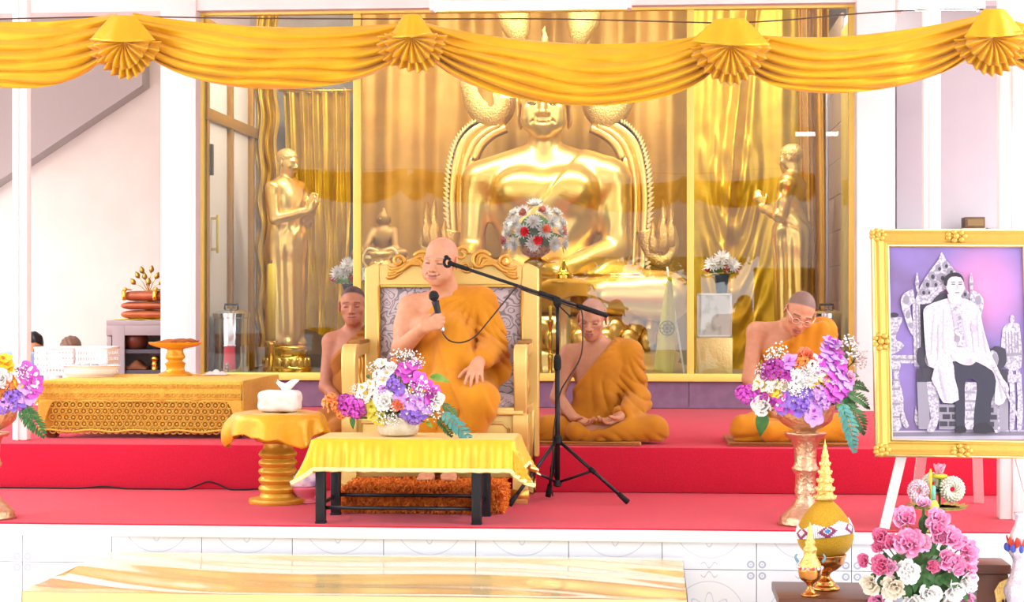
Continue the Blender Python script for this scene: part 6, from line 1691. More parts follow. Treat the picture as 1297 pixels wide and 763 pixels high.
A2 = [(1056, 434, 'lil', 1), (1060, 441, 'mag', .9), (1049, 441, 'lil', .95), (1053, 450, 'lil', 1), (1064, 452, 'lil', 1), (1040, 456, 'mag', .8), (1037, 465, 'magd', .9), (1044, 461, 'lil', .9), (1066, 460, 'mag', .9), (1058, 460, 'lil', .9), (1051, 428, 'lil', .7), (1062, 430, 'lil', .6),
      (1060, 473, 'mag', 1), (1069, 472, 'lil', 1), (1056, 486, 'mag', 1), (1067, 482, 'lil', .95), (1076, 483, 'lil', .85), (1054, 496, 'mag', 1), (1064, 495, 'mag', .95), (1074, 491, 'mag', .85), (1050, 478, 'lil', .8), (1078, 476, 'rpl', .5), (1060, 503, 'magd', .8), (1047, 468, 'wht', .6),
      (999, 456, 'lil', 1.05), (996, 463, 'lil', .8), (1000, 473, 'magd', 1), (994, 478, 'magd', .8), (984, 461, 'hydp', .8), (972, 466, 'hydp', .85), (978, 473, 'hydp', .75), (988, 470, 'hydp', .7), (968, 475, 'hydp', .6), (977, 459, 'hydp', .6),
      (1023, 468, 'mum', .5), (1034, 474, 'mum', .5), (1014, 480, 'mum', .5), (1024, 483, 'mum', .5), (1029, 463, 'hydw', .8), (1008, 472, 'hydw', .7), (1006, 489, 'hydw', .9), (1010, 478, 'hydw', .8), (1040, 471, 'wht', .7),
      (1021, 449, 'rc', .9), (1017, 457, 'hydo', .8), (1030, 452, 'wht', .7), (1028, 458, 'rc', .6), (1012, 462, 'hydo', .6),
      (960, 483, 'cream', .95), (968, 489, 'cream', .9), (977, 481, 'cream', .95), (985, 485, 'cream', .9), (993, 488, 'rcr', .6), (955, 489, 'cream', .7), (965, 478, 'cream', .8), (974, 492, 'hydw', .55),
      (980, 494, 'yelg', .8), (985, 499, 'yel', .6), (1045, 477, 'yel', .85), (1031, 484, 'yel', .8), (1036, 490, 'yelg', .7), (964, 492, 'org', .5), (972, 498, 'org', .5),
      (993, 506, 'vio', 1), (1005, 508, 'vio', 1.05), (1015, 511, 'hydv', .9), (999, 515, 'mag', .8), (1010, 519, 'vio', .95), (1020, 503, 'vio', .8), (1032, 508, 'lil', .9), (1040, 504, 'hydl', .8), (1037, 496, 'hydl', .8), (1045, 511, 'hydl', .7), (1030, 520, 'lil', .95), (1032, 529, 'lil', 1), (1025, 516, 'vio', .8), (987, 501, 'mag', .8), (985, 513, 'mag', .7), (1022, 496, 'vio', .7), (990, 520, 'vio', .7), (1002, 500, 'vio', .7), (1045, 499, 'vio', .6),
      (938, 497, 'hyd', .8), (944, 502, 'hyd', .8), (951, 504, 'mag', .8), (960, 500, 'magd', .7), (958, 508, 'magd', .6), (946, 493, 'hyd', .6), (966, 503, 'hydp', .6), (975, 507, 'magd', .6),
      (966, 514, 'rw', 1), (1078, 446, 'spray', 1.1), (1082, 458, 'spray', 1), (1076, 436, 'spray', .8), (986, 449, 'spray', .9), (979, 452, 'spray', .7), (1088, 452, 'spray', .6), (1012, 497, 'spray', .6), (965, 470, 'spray', .6),
      (1072, 490, 'frond', 1, .02, 1106, 480, .05), (1070, 498, 'frond', 1, 0, 1108, 505, 0), (1064, 506, 'frondb', 1, -.02, 1090, 566, -.08), (1070, 508, 'frond', 1, 0, 1104, 540, -.04), (1062, 500, 'lobed', 1, .03, 1092, 520, 0), (968, 520, 'leaf', 1.1, 0, 962, 551, -.02), (1074, 478, 'leaf', 1, .04, 1092, 470, .03), (1060, 512, 'leaff', 1, 0, 1080, 530, -.05), (1010, 492, 'leaf', .8, .04, 1004, 484, .02), (1050, 500, 'leaf', .8, .03, 1060, 508, 0), (950, 498, 'leaf', .6, .04, 940, 490, .02)]
pedestal_bowl(1020, 665, 8.56, 'gold pedestal bowl of orchids and chrysanthemums in front of the bowed monk', A2, (1018, 505), (86, 74, .19))
A3 = [(4, 453, 'yel', 1.1), (8, 461, 'yel', 1), (-2, 462, 'yel', 1), (2, 470, 'yel', .9), (12, 466, 'yel', .7), (37, 468, 'mag', 1.1), (44, 475, 'mag', 1), (33, 476, 'mag', .9), (46, 486, 'mag', .95), (39, 482, 'lil', .9), (28, 472, 'spray', .7),
      (16, 482, 'org', .9), (23, 486, 'yel', .7), (13, 490, 'hydo', .6), (27, 477, 'wht', .8), (42, 484, 'wht', .8), (2, 479, 'rw', .9), (33, 490, 'lil', .85), (48, 492, 'mag', .7),
      (16, 502, 'hydv', .9), (26, 507, 'vio', 1), (35, 503, 'lil', 1), (8, 511, 'hydl', .8), (40, 497, 'mag', .8), (20, 495, 'vio', .8), (30, 513, 'mag', .8), (-4, 506, 'vio', .9), (1, 500, 'org', .8), (3, 517, 'hydv', .7), (18, 514, 'vio', .8), (36, 511, 'mag', .6), (-14, 500, 'mag', 1), (-22, 485, 'rw', 1), (-30, 500, 'lil', 1), (-16, 470, 'mag', 1), (-36, 480, 'mag', 1), (-20, 515, 'vio', 1), (-40, 510, 'magd', 1), (-8, 485, 'mum', .8), (-28, 465, 'lil', .9),
      (28, 515, 'frond', 1, 0, 54, 545, -.04), (30, 512, 'frond', .9, 0, 50, 528, -.02), (24, 518, 'frond', .9, 0, 40, 540, -.05), (20, 472, 'leaf', .9, .04, 28, 460, .03), (44, 480, 'leaf', .7, .04, 52, 470, .02)]
pedestal_bowl(-14, 657, 8.75, 'gold pedestal bowl of orchids and yellow lilies at the left end of the stage', A3, (-8, 505), (70, 66, .18))

# --- pink and white roses in front of the portrait
def roses():
    Y = 7.75; x = at(1163, 740, Y).x
    t = thing('rose_bouquet', (x, Y, .0), 'bouquet of pink and white roses in front of the portrait easel', 'flowers')
    zt = at(1163, 752, Y).z
    m = MB(); m.lathe((x, Y, 0), spl([(.12, 0), (.12, .01), (.09, .03), (.08, zt * .5), (.11, zt * .9), (.12, zt)], 4), 32); m.build('vase', pbr('pale_blue_ceramic', '#d5dbea', .2), t)
    m = MB(); m.ball((x, Y, zt + .07), (.15, .13, .12), 14); m.build('leaf_core', M_leaf, t)
    k = 905 / 217.; q = lambda a, b: (1080 + a / k, 580 + b / k)
    R = [(376, 236, 'rpl', .7), (280, 325, 'rp', 1.05), (275, 295, 'rp', .85), (450, 320, 'rp', 1.0), (445, 375, 'rp', 1.05), (465, 425, 'rp', .8), (525, 430, 'rp', 1.15), (145, 415, 'rpd', .95), (205, 450, 'rpd', 1.0), (140, 470, 'rpd', .8), (300, 450, 'rp', 1.35), (370, 455, 'rpl', .8), (610, 500, 'rp', 1.1), (580, 470, 'rp', .9), (500, 545, 'rp', 1.0), (550, 570, 'rp', 1.0), (615, 585, 'rp', .9), (425, 575, 'rpd', .75), (60, 545, 'rpd', .8), (150, 570, 'rpd', 1.1), (195, 580, 'rpl', .7),
         (295, 600, 'rw', 1.15), (215, 690, 'rcr', 1.2), (95, 670, 'rcr', 1.05), (405, 725, 'rw', 1.15), (535, 705, 'rw', 1.15), (612, 640, 'rw', 1.1), (630, 670, 'rw', .8), (310, 770, 'rw', 1.0), (480, 790, 'rcr', 1.0), (130, 765, 'rp', .9), (600, 770, 'rp', .9)]
    items = [(*q(a, b), kd, s) for a, b, kd, s in R]
    L = [(380, 300, 376, 380), (360, 500, 440, 490), (230, 560, 250, 620), (330, 650, 330, 690), (450, 640, 560, 650), (380, 560, 370, 640), (280, 660, 290, 740), (470, 500, 480, 470), (160, 620, 150, 690), (480, 620, 440, 670), (560, 640, 600, 620), (340, 720, 340, 770), (250, 520, 220, 540), (440, 690, 470, 740), (580, 700, 600, 740), (170, 500, 170, 540), (400, 520, 420, 470), (120, 610, 100, 640), (410, 640, 380, 680), (520, 620, 540, 670), (350, 590, 400, 620), (230, 620, 180, 650)]
    for a, b, c, d in L:
        u, v = q(a, b); u2, v2 = q(c, d); items.append((u, v, 'leaf', 1.5, .03, u2, v2, -.02))
    arrange(t, items, Y, (1163, 715), (85, 78, .16), (x, Y + .02, zt), grow=1.)
    m = MB(); 
    for a, b in ((378, 260), (380, 330), (376, 400)): pass
    m.tube([at(*q(376, 250), Y - .02), at(*q(380, 340), Y), at(*q(385, 450), Y)], .005, 6); m.build('stem', M_stem, t)
roses()
# ================================================================== PORTRAIT, OFFERINGS, THINGS AT THE SIDES
M_fgold = pbr('gilded_wood', '#d8a94e', .38, .5, bump=.25, bscale=40)
M_fgoldi = pbr('pale_gilding', '#f3e2a8', .35, .4)
M_easel = pbr('white_easel_wood', '#f4f2ee', .5)

def portrait():
    Yb, Yt = 8.50, 8.66                                        # the frame leans back on its easel
    bl = at(1108, 579, Yb); tl = at(1115, 291, Yt)
    W = 212 / ppm(Yb); up = Vector((0, Yt - Yb, tl.z - bl.z)); H = up.length; up.normalize(); rt = Vector((1, .012, -.006)).normalized(); nn = rt.cross(up).normalized() * -1
    O = bl
    if nn.y > 0: nn = -nn
    t = thing('portrait', tuple(O + rt * W / 2), 'large gold framed portrait of a seated man in a pale robe on a white easel', 'picture')
    P = lambda a, b, d=0.: O + rt * a + up * b + nn * d
    fw = .083
    prof = [(0, -.012), (0, .018), (.012, .030), (.022, .022), (.034, .026), (.058, .014), (.066, .018), (.076, .012), (fw, .004), (fw, -.012)]
    def bar(c0, c1, inward):   # mitred moulding between two outer corners
        vs = []; n = len(prof); L = (c1[0] - c0[0], c1[1] - c0[1])
        for (ca, sgn) in ((c0, 1), (c1, -1)):
            for o, d in prof:
                dx = (1 if L[0] > 0 else -1 if L[0] < 0 else 0) * o * sgn + inward[0] * o; dz = (1 if L[1] > 0 else -1 if L[1] < 0 else 0) * o * sgn + inward[1] * o
                vs.append(P(ca[0] + dx, ca[1] + dz, d))
        fs = [(i, (i + 1) % n, (i + 1) % n + n, i + n) for i in range(n)]
        m = MB(); m.add(vs, fs); return m.build('frame_moulding', M_fgold, t, smooth='auto')
    bar((0, 0), (W, 0), (0, 1)); bar((0, H), (W, H), (0, -1)); bar((0, 0), (0, H), (1, 0)); bar((W, 0), (W, H), (-1, 0))
    # pale inner bead and outer edge
    m = MB(); i_ = fw - .006; m.tube([P(i_, i_, .012), P(W - i_, i_, .012), P(W - i_, H - i_, .012), P(i_, H - i_, .012)], .007, 8, closed=True); m.build('inner_bead', M_fgoldi, t)
    m = MB(); m.tube([P(.005, .005, .022), P(W - .005, .005, .022), P(W - .005, H - .005, .022), P(.005, H - .005, .022)], .008, 8, closed=True); m.build('outer_bead', M_fgoldi, t)
    for a, b in ((.03, .03), (.03, H - .03), (W * .5, .03), (W * .5, H - .035), (.035, H * .5)):
        m = MB()
        for k in range(7):
            A = k * 2 * PI / 7; c = P(a + .028 * math.cos(A) * (1.4 if abs(a - W / 2) < .01 else 1), b + .020 * math.sin(A) * (1.6 if abs(b - H / 2) < .01 else 1), .024); m.ball(c, (.016, .010, .013), 8)
        m.ball(P(a, b, .028), (.016, .010, .016), 8); m.build('corner_ornament', M_fgold, t)
    # the print: flat layers of ink on one sheet, backdrop in mottled violet
    Mbg = pbr('violet_backdrop_print', '#8467a6', .35)
    nt = Mbg.node_tree; N = nt.nodes; Lk = nt.links
    tc = N.new('ShaderNodeTexCoord'); n1 = N.new('ShaderNodeTexNoise'); n1.inputs['Scale'].default_value = 3.2; n1.inputs['Detail'].default_value = 3
    r = N.new('ShaderNodeValToRGB'); r.color_ramp.elements[0].position = .32; r.color_ramp.elements[0].color = (*lin('#7a6490'), 1); r.color_ramp.elements[1].position = .68; r.color_ramp.elements[1].color = (*lin('#8f78c4'), 1)
    Lk.new(tc.outputs['Object'], n1.inputs['Vector']); Lk.new(n1.outputs['Fac'], r.inputs[0])
    sp = N.new('ShaderNodeTexGradient'); sp.gradient_type = 'SPHERICAL'; mp = N.new('ShaderNodeMapping')
    g0 = (P(W * .66, H * .74) - (O + rt * W / 2)); mp.inputs['Location'].default_value = (-g0.x / .22, -g0.y / .22, -g0.z / .26); mp.inputs['Scale'].default_value = (1 / .22, 1 / .22, 1 / .26)
    Lk.new(tc.outputs['Object'], mp.inputs[0]); Lk.new(mp.outputs[0], sp.inputs[0])
    mx = N.new('ShaderNodeMix'); mx.data_type = 'RGBA'; mx.inputs[7].default_value = (*lin('#d886b4'), 1); Lk.new(sp.outputs['Fac'], mx.inputs[0]); Lk.new(r.outputs[0], mx.inputs[6]); Lk.new(mx.outputs[2], N['Principled BSDF'].inputs['Base Color'])
    inks = [Mbg] + [pbr('print_' + n, c, .35, **({'col2': {'silver': '#948a9e', 'robe': '#b9adbb'}[n], 'nscale': 95, 'lo': .42, 'hi': .62} if n in ('silver', 'robe') else {})) for n, c in (('silver', '#cfc4d2'), ('shade', '#8f8796'), ('dark', '#3c3745'), ('robe', '#d8ccd6'), ('robe_shade', '#b3a8b8'), ('skin', '#dcbcc6'), ('trousers', '#343141'), ('floor', '#b9aec0'), ('floor_dark', '#7d7488'), ('hair', '#2a2630'))]
    SV, SH, DK, RB, RS, SK, TR, FL, FD, HR = range(1, 11)
    m = MB(); a0, b0, a1, b1 = fw - .004, fw - .004, W - fw + .004, H - fw + .004
    m.add([P(a0, b0, .000), P(a1, b0, .000), P(a1, b1, .000), P(a0, b1, .000)], [(0, 1, 2, 3)])
    # picture coordinates: pixels of the photograph on the inner sheet
    px0, px1 = 1134., 1297.; s = 1 / ppm(8.58)
    def q(u, v): return (a0 + (u - 1133) * s, b1 - (v - 311) * s * 1.0)
    lay = [.0]
    def poly(pts, ink, smooth=0):
        lay[0] += .00022
        if smooth: pts = spl(list(pts) + [pts[0]], smooth)[:-1]
        pp_ = [q(*p) for p in pts]; pp_ = [(min(max(a, a0), a1), min(max(b, b0), b1)) for a, b in pp_]
        vs = [P(a, b, lay[0]) for a, b in pp_]
        bm = bmesh.new(); f = bm.faces.new([bm.verts.new(v) for v in vs]); bmesh.ops.triangulate(bm, faces=[f]); bm.verts.index_update()
        m.cur = ink; m.add([v.co.copy() for v in bm.verts], [tuple(v.index for v in fc.verts) for fc in bm.faces]); bm.free()
    def disc(u, v, ru, rv, ink, n=14): poly([(u + ru * math.cos(k * 2 * PI / n), v + rv * math.sin(k * 2 * PI / n)) for k in range(n)], ink)
    k1 = 980 / 167.; T = lambda a, b: (1130 + a / k1, 310 + b / k1); k2 = 910 / 167.; B_ = lambda a, b: (1130 + a / k2, 430 + b / k2)
    # floor
    poly([(1133, 544), (1320, 541), (1320, 562), (1133, 562)], FL); poly([(1133, 546), (1320, 543), (1320, 548), (1133, 551)], FD); poly([(1133, 556), (1320, 553), (1320, 556), (1133, 558)], FD)
    # side tables with vessels
    poly([B_(0, 105), B_(210, 105), B_(210, 160), B_(0, 160)], SV); poly([B_(0, 128), B_(205, 128), B_(205, 140), B_(0, 140)], SH)
    for pts in ([B_(20, 160), B_(85, 160), B_(70, 260), B_(100, 400), B_(80, 600), B_(10, 600), B_(15, 380), B_(40, 260)],): poly(pts, SV, 3)
    for v in (200, 270, 330, 430, 520): poly([B_(22, v), B_(78, v), B_(78, v + 14), B_(22, v + 14)], SH)
    poly([T(20, 545), T(110, 540), T(85, 620), T(60, 700), T(120, 745), T(60, 800), T(15, 790)], SV, 3); disc(*T(50, 520), 6, 3, DK); disc(*T(60, 745), 9, 6, SV); poly([T(20, 660), T(70, 655), T(70, 668), T(20, 672)], SH)
    poly([T(835, 620), T(870, 580), T(940, 575), T(960, 620), T(960, 900), T(840, 900), T(820, 760)], SV, 3); disc(*T(905, 545), 3, 5, SV)
    for k in range(5): poly([T(850 + k * 22, 640), T(857 + k * 22, 640), T(857 + k * 22, 800), T(850 + k * 22, 800)], SH)
    poly([T(830, 800), T(965, 790), T(965, 812), T(830, 824)], SH); poly([T(790, 960), T(960, 950), T(960, 1010), T(790, 1010)], SV)
    for a, b in ((90, 450), (180, 450)): poly([B_(a, b), B_(a + 25, b + 90), B_(a + 45, b + 140), B_(a + 15, b + 150), B_(a - 10, b + 90)], SV, 2)
    for a in (820, 870): poly([B_(a - 15, 210), B_(a + 12, 210), B_(a + 25, 420), B_(a + 10, 600), B_(a - 20, 600), B_(a - 10, 400)], SV, 2)
    # throne
    poly([T(185, 400), T(245, 400), T(245, 900), T(190, 900)], SV); poly([T(205, 400), T(212, 400), T(214, 900), T(207, 900)], SH); poly([T(226, 400), T(233, 400), T(236, 900), T(229, 900)], SH)
    poly([T(240, 430), T(430, 430), T(600, 440), T(640, 900), T(240, 900)], DK)
    poly([T(195, 440), T(250, 300), T(320, 190), T(380, 110), T(408, 50), T(438, 110), T(500, 190), T(560, 300), T(640, 420), T(600, 470), T(430, 330), T(320, 430)], SV, 3)
    for a, b, r in ((330, 230, 5), (380, 170, 4), (430, 150, 4), (290, 290, 5), (350, 290, 4), (260, 350, 4), (400, 240, 5), (465, 195, 4), (560, 360, 4), (600, 400, 5), (300, 350, 3)): disc(*T(a, b), r, r * 1.2, SH); disc(*T(a + 8, b + 6), r * .45, r * .6, DK)
    poly([T(325, 430), T(360, 380), T(430, 355), T(440, 420), T(400, 440)], DK, 2)
    for a in (222, 615): poly([T(a - 8, 340), T(a - 14, 270), T(a - 4, 215), T(a, 200), T(a + 6, 215), T(a + 14, 270), T(a + 8, 360)], SV); disc(*T(a, 290), 3, 2, SH)
    for s_ in (0, 1):
        A = (lambda a: a) if not s_ else (lambda a: 800 - a)
        poly([T(A(190), 330), T(A(130), 360), T(A(100), 420), T(A(120), 520), T(A(160), 640), T(A(190), 670), T(A(180), 560), T(A(165), 460), T(A(200), 420)], SV, 3); disc(*T(A(140), 410), 4, 6, SH); disc(*T(A(150), 520), 3, 5, SH); disc(*T(A(170), 600), 2.5, 4, SH)
    # arms and legs of the throne
    for s_ in (0, 1):
        A = (lambda a: a) if not s_ else (lambda a: 985 - a)
        poly([B_(A(200), 60), B_(A(270), 40), B_(A(310), 100), B_(A(300), 180), B_(A(240), 200), B_(A(195), 150)], DK, 3); disc(*B_(A(285), 130), 7, 11, SV); disc(*B_(A(270), 130), 4, 8, SH)
        poly([B_(A(190), 200), B_(A(300), 190), B_(A(300), 300), B_(A(190), 300)], DK); poly([B_(A(190), 290), B_(A(270), 290), B_(A(270), 610), B_(A(195), 610)], SH)
        poly([B_(A(255), 290), B_(A(315), 300), B_(A(335), 440), B_(A(325), 560), B_(A(290), 625), B_(A(250), 615), B_(A(275), 540), B_(A(265), 420)], SV, 3)
    poly([B_(330, 440), B_(720, 440), B_(720, 610), B_(330, 610)], SH)
    for j in range(3):
        for i in range(6): poly([B_(335 + i * 62 + (j % 2) * 20, 460 + j * 48), B_(385 + i * 62 + (j % 2) * 20, 460 + j * 48), B_(385 + i * 62 + (j % 2) * 20, 492 + j * 48), B_(335 + i * 62 + (j % 2) * 20, 492 + j * 48)], DK)
    poly([B_(500, 290), B_(585, 290), B_(585, 400), B_(570, 610), B_(500, 610)], SV)
    for v in (350, 410, 470, 530): poly([B_(506, v), B_(576, v), B_(576, v + 16), B_(506, v + 16)], SH)
    # the sitter
    poly([B_(430, 140), B_(560, 150), B_(720, 190), B_(715, 330), B_(680, 420), B_(660, 600), B_(560, 610), B_(575, 420), B_(590, 290), B_(515, 270), B_(505, 420), B_(495, 600), B_(440, 605), B_(440, 420), B_(420, 260)], TR, 2)
    poly([B_(440, 590), B_(500, 585), B_(505, 630), B_(430, 630)], HR, 2); poly([B_(560, 580), B_(640, 560), B_(700, 625), B_(560, 632)], HR, 2)
    poly([T(430, 400), T(560, 400), T(660, 470), T(690, 620), T(735, 790), T(800, 960), T(700, 900), T(600, 860), T(420, 870), T(290, 900), T(260, 560), T(280, 460)], RB, 3)
    poly([B_(290, 60), B_(420, 120), B_(440, 260), B_(465, 410), B_(360, 430), B_(320, 340), B_(285, 270), B_(310, 180)], RB, 2); poly([B_(600, 100), B_(700, 150), B_(760, 260), B_(800, 330), B_(760, 430), B_(700, 430), B_(715, 280), B_(680, 190)], RB, 2)
    for a, b, c, d in ((330, 520, 300, 820), (400, 480, 390, 780), (640, 520, 650, 760), (600, 560, 610, 800), (360, 600, 350, 860), (680, 640, 700, 800)): poly([T(a, b), T(a + 9, b), T(c + 9, d), T(c, d)], RS)
    poly([B_(330, 200), B_(345, 200), B_(385, 420), B_(370, 420)], RS); poly([B_(725, 230), B_(735, 230), B_(755, 400), B_(745, 400)], RS)
    poly([T(450, 420), T(530, 430), T(545, 560), T(560, 760), T(490, 760), T(475, 560)], SV, 1); poly([T(470, 500), T(500, 520), T(505, 620), T(480, 600)], RS); poly([T(520, 520), T(532, 520), T(575, 760), T(560, 760)], RS); disc(*T(500, 700), 3.4, 4.5, SH); disc(*T(620, 620), 4, 5, RS); disc(*T(520, 545), 2, 3, SH)
    poly([B_(420, 110), B_(480, 85), B_(580, 90), B_(600, 120), B_(560, 170), B_(500, 172), B_(440, 140)], SK, 3)
    for k in range(4): poly([B_(505 + k * 14, 128 + k * 2), B_(509 + k * 14, 128), B_(525 + k * 12, 165), B_(521 + k * 12, 165)], RS)
    poly([B_(690, 170), B_(705, 165), B_(885, 580), B_(872, 585)], SV)                         # slender staff
    poly([T(435, 370), T(530, 370), T(528, 425), T(490, 450), T(445, 420)], SK, 2)
    poly([T(425, 270), T(450, 235), T(530, 240), T(556, 290), T(556, 340), T(530, 385), T(500, 402), T(460, 385), T(430, 330)], SK, 3)
    poly([T(412, 300), T(418, 245), T(460, 212), T(520, 212), T(552, 245), T(556, 285), T(535, 245), T(470, 240), T(440, 270), T(432, 310)], HR, 2)
    for a in (480, 530): poly([T(a - 14, 292), T(a + 12, 292), T(a + 12, 299), T(a - 14, 299)], DK); poly([T(a - 15, 279), T(a + 13, 277), T(a + 13, 282), T(a - 15, 284)], HR)
    poly([T(503, 300), T(512, 300), T(516, 332), T(500, 334)], RS); poly([T(488, 356), T(524, 354), T(520, 362), T(492, 363)], FD)
    m.build('print', inks, t, smooth=False)
    m = MB(); m.add([P(.01, .01, -.013), P(W - .01, .01, -.013), P(W - .01, H - .01, -.013), P(.01, H - .01, -.013)], [(3, 2, 1, 0)]); m.build('backing_board', M_wood, t, smooth=False)
    # easel
    e = thing('easel', (O.x + W / 2, 8.8, STAGE), 'white wooden easel carrying the framed portrait', 'easel')
    bt = bl - nn * .018; apex = P(W / 2, H + .06, -.06)
    def leg(f, tp, w=.045):
        m = MB(); d = tp - f; n_ = d.normalized(); sx = Vector((1, 0, 0)) - n_ * n_.x; sx.normalize(); sy = n_.cross(sx)
        vs = [f + sx * a * w / 2 + sy * b * .012 for a, b in ((-1, -1), (1, -1), (1, 1), (-1, 1))] + [tp + sx * a * w / 2 + sy * b * .012 for a, b in ((-1, -1), (1, -1), (1, 1), (-1, 1))]
        m.add(vs, [(3, 2, 1, 0), (4, 5, 6, 7), (0, 1, 5, 4), (1, 2, 6, 5), (2, 3, 7, 6), (3, 0, 4, 7)]); return m.build('leg', M_easel, e, smooth=False)
    for u0, u1 in ((1120, 1143), (1316, 1296)):
        f = on(u0, 670, STAGE + .002); tp = at(u1, 581, 8.56); g = tp + (tp - f) * 2.6
        g = Vector((g.x, max(g.y, 8.60 + (g.z - bl.z) * (Yt - Yb) / (tl.z - bl.z)), g.z)); leg(f, Vector((g.x, g.y + .03, g.z)))
    leg(on(1160, 637, STAGE + .002), P(W * .42, H * .7, -.05), .05); leg(on(1240, 637, STAGE + .002), P(W * .6, H * .7, -.05), .05)
    m = MB(); c = P(W / 2, .03, -.03); m.box((c.x, c.y, c.z), (W * .86, .02, .04), bev=.004); m.build('picture_rail', M_easel, e, smooth='auto')
    m = MB(); c0, c1 = on(1160, 637, STAGE + .002), on(1240, 637, STAGE + .002); m.tube([c0.lerp(P(W * .42, H * .7, -.05), .3), c1.lerp(P(W * .6, H * .7, -.05), .3)], .012, 6); m.build('cross_bar', M_easel, e)
portrait()

# wooden stand with the beaded golden egg and the small gilded figure
def offerings():
    Y = 7.95; zt = at(1044, 747, Y).z
    xa, xb = at(984, 750, 7.8).x, at(1104, 750, 7.9).x; cx = (xa + xb) / 2
    s = thing('low_wooden_stand', (cx, 7.9, 0), 'low dark brown wooden stand holding the beaded golden egg', 'stand')
    m = MB(); m.box((cx, 7.93, zt - .02), (xb - xa, .46, .04), bev=.006); m.build('top', M_wood, s, smooth='auto')
    m = MB(); m.box((cx, 7.93, (zt - .04) / 2), (xb - xa - .05, .40, zt - .045), bev=.006); m.build('body', M_wood, s, smooth='auto')
    x = at(1045, 740, Y).x; k = 1 / ppm(Y); Z = lambda v: at(1045, v, Y).z
    t = thing('golden_egg', (x, Y, zt), 'glittering golden egg with a white beaded band on a copper goblet', 'ornament')
    M_cop = pbr('copper_gold', '#c98a4a', .22, .95); M_egg = pbr('gold_glitter', '#e3b42e', .42, .45, col2='#cf9a1a', nscale=260, lo=.4, hi=.6, bump=.9, bscale=400)
    h = Z(706) - zt
    m = MB(); m.lathe((x, Y, zt), spl([(.062, 0), (.064, .006), (.058, .016), (.046, .022), (.040, .036), (.026, .048), (.020, .062), (.030, .076), (.055, .09), (.080, .115), (.088, h), (.092, h + .012), (.086, h + .014)], 3), 40); m.build('goblet', M_cop, t)
    z0, z1 = Z(709), Z(630); He = z1 - z0; rm = 34.5 * k
    def er(q): return rm * (math.sin(PI * min(1, q) ** .78) ** .62) * (1 - .18 * q) * 1.1 if 0 < q < 1 else .002
    eg = [(max(.004, er(i / 28)), z0 - zt + He * i / 28) for i in range(29)]
    eg[0] = (rm * .6, eg[0][1])
    m = MB(); m.lathe((x, Y, zt), eg, 48); m.build('egg', M_egg, t)
    # beaded band: white ground with crimson lozenges and blue drops, a zigzag upper edge
    ms = [pbr('white_beads', '#f6f1f4', .35, bump=.5, bscale=500), pbr('crimson_beads', '#a3365e', .35), pbr('blue_beads', '#3f9ad8', .35), pbr('violet_beads', '#7a3f8e', .35)]
    band = [MB() for _ in ms]
    n = 96
    for i in range(n):
        A = 2 * PI * i / n; ph = (A * 6 / (2 * PI)) % 1; zig = .035 * abs(ph - .5) * 2
        tilt = .12 * math.cos(A + .35)
        for j in range(12):
            q = .40 + tilt * .5 + j * .0185
            if j > 7 + zig * 130: continue
            r = er(q) + .002; c = (x + r * math.cos(A), Y + r * math.sin(A), z0 + He * q)
            dl = abs(ph - .5) * 8 + abs(j - 4.5) * .55
            kind = 1 if 1.5 < dl < 2.5 else (2 if dl <= .9 and (int(A * 6 / (2 * PI)) % 2 == 0) else (3 if 2.3 < dl < 3.0 and j < 5 else 0))
            band[kind].ball(c, .0046, 5, seg=4)
    for b_, mm, nm in zip(band, ms, ('white_beadwork', 'crimson_beadwork', 'blue_beadwork', 'violet_beadwork')): tag(b_.build(nm, mm, t), kind='stuff')
    # tiered finial
    zf = Z(634); hf = Z(556) - zf; pr = []; R0 = 12.5 * k
    for i in range(6):
        q = i / 6; r = R0 * (1 - q * .78); a = hf * (.0 + .135 * i); pr += [(r * .8, a), (r * 1.06, a + .006), (r * 1.1, a + .014), (r * .82, a + .022), (r * .74, a + hf * .13)]
    pr += [(R0 * .14, hf * .84), (R0 * .18, hf * .88), (R0 * .06, hf * .93), (.001, hf)]
    m = MB(); m.lathe((x, Y, zf), pr, 24, wob=lambda A, z: .06 * math.cos(8 * A)); m.build('tiered_finial', M_goldr, t)
    m = MB()
    for i in range(5):
        q = i / 6; r = R0 * (1 - q * .78) * 1.08; z = zf + hf * .135 * i + .016
        for a in range(12): m.ball((x + r * math.cos(a * PI / 6), Y + r * math.sin(a * PI / 6), z), (.004, .004, .007), 5, seg=4)
    tag(m.build('finial_beads', M_goldl, t), kind='stuff')
    # small gilded goblet with spire
    Y2 = 7.76; x2 = at(1026, 755, Y2).x; f = thing('gilded_goblet', (x2, Y2, zt), 'small gilded goblet with a spired lid in front of the golden egg', 'ornament'); k2 = 1 / ppm(Y2); H2 = at(1026, 662, Y2).z - zt
    m = MB(); m.lathe((x2, Y2, zt), spl([(.036, 0), (.038, .008), (.022, .02), (.012, .04), (.018, .056), (.042, .075), (.050, .105), (.047, .125)], 4), 28); m.build('cup', M_cop, f)
    m = MB(); m.lathe((x2, Y2, zt), spl([(.048, .124), (.044, .14), (.030, .165), (.026, .185), (.030, .20), (.020, .215), (.022, .23), (.012, .25), (.010, H2 - .04), (.002, H2)], 4), 24); m.build('spired_lid', M_goldr, f)
    m = MB()
    for a in range(14): A = a * 2 * PI / 14; m.ball((x2 + .050 * math.cos(A), Y2 + .05 * math.sin(A), zt + .122), .008, 6)
    tag(m.build('red_beads', pbr('red_white_beads', '#d8505a', .35, col2='#f4e8e6', nscale=40, lo=.45, hi=.55), f), kind='stuff')
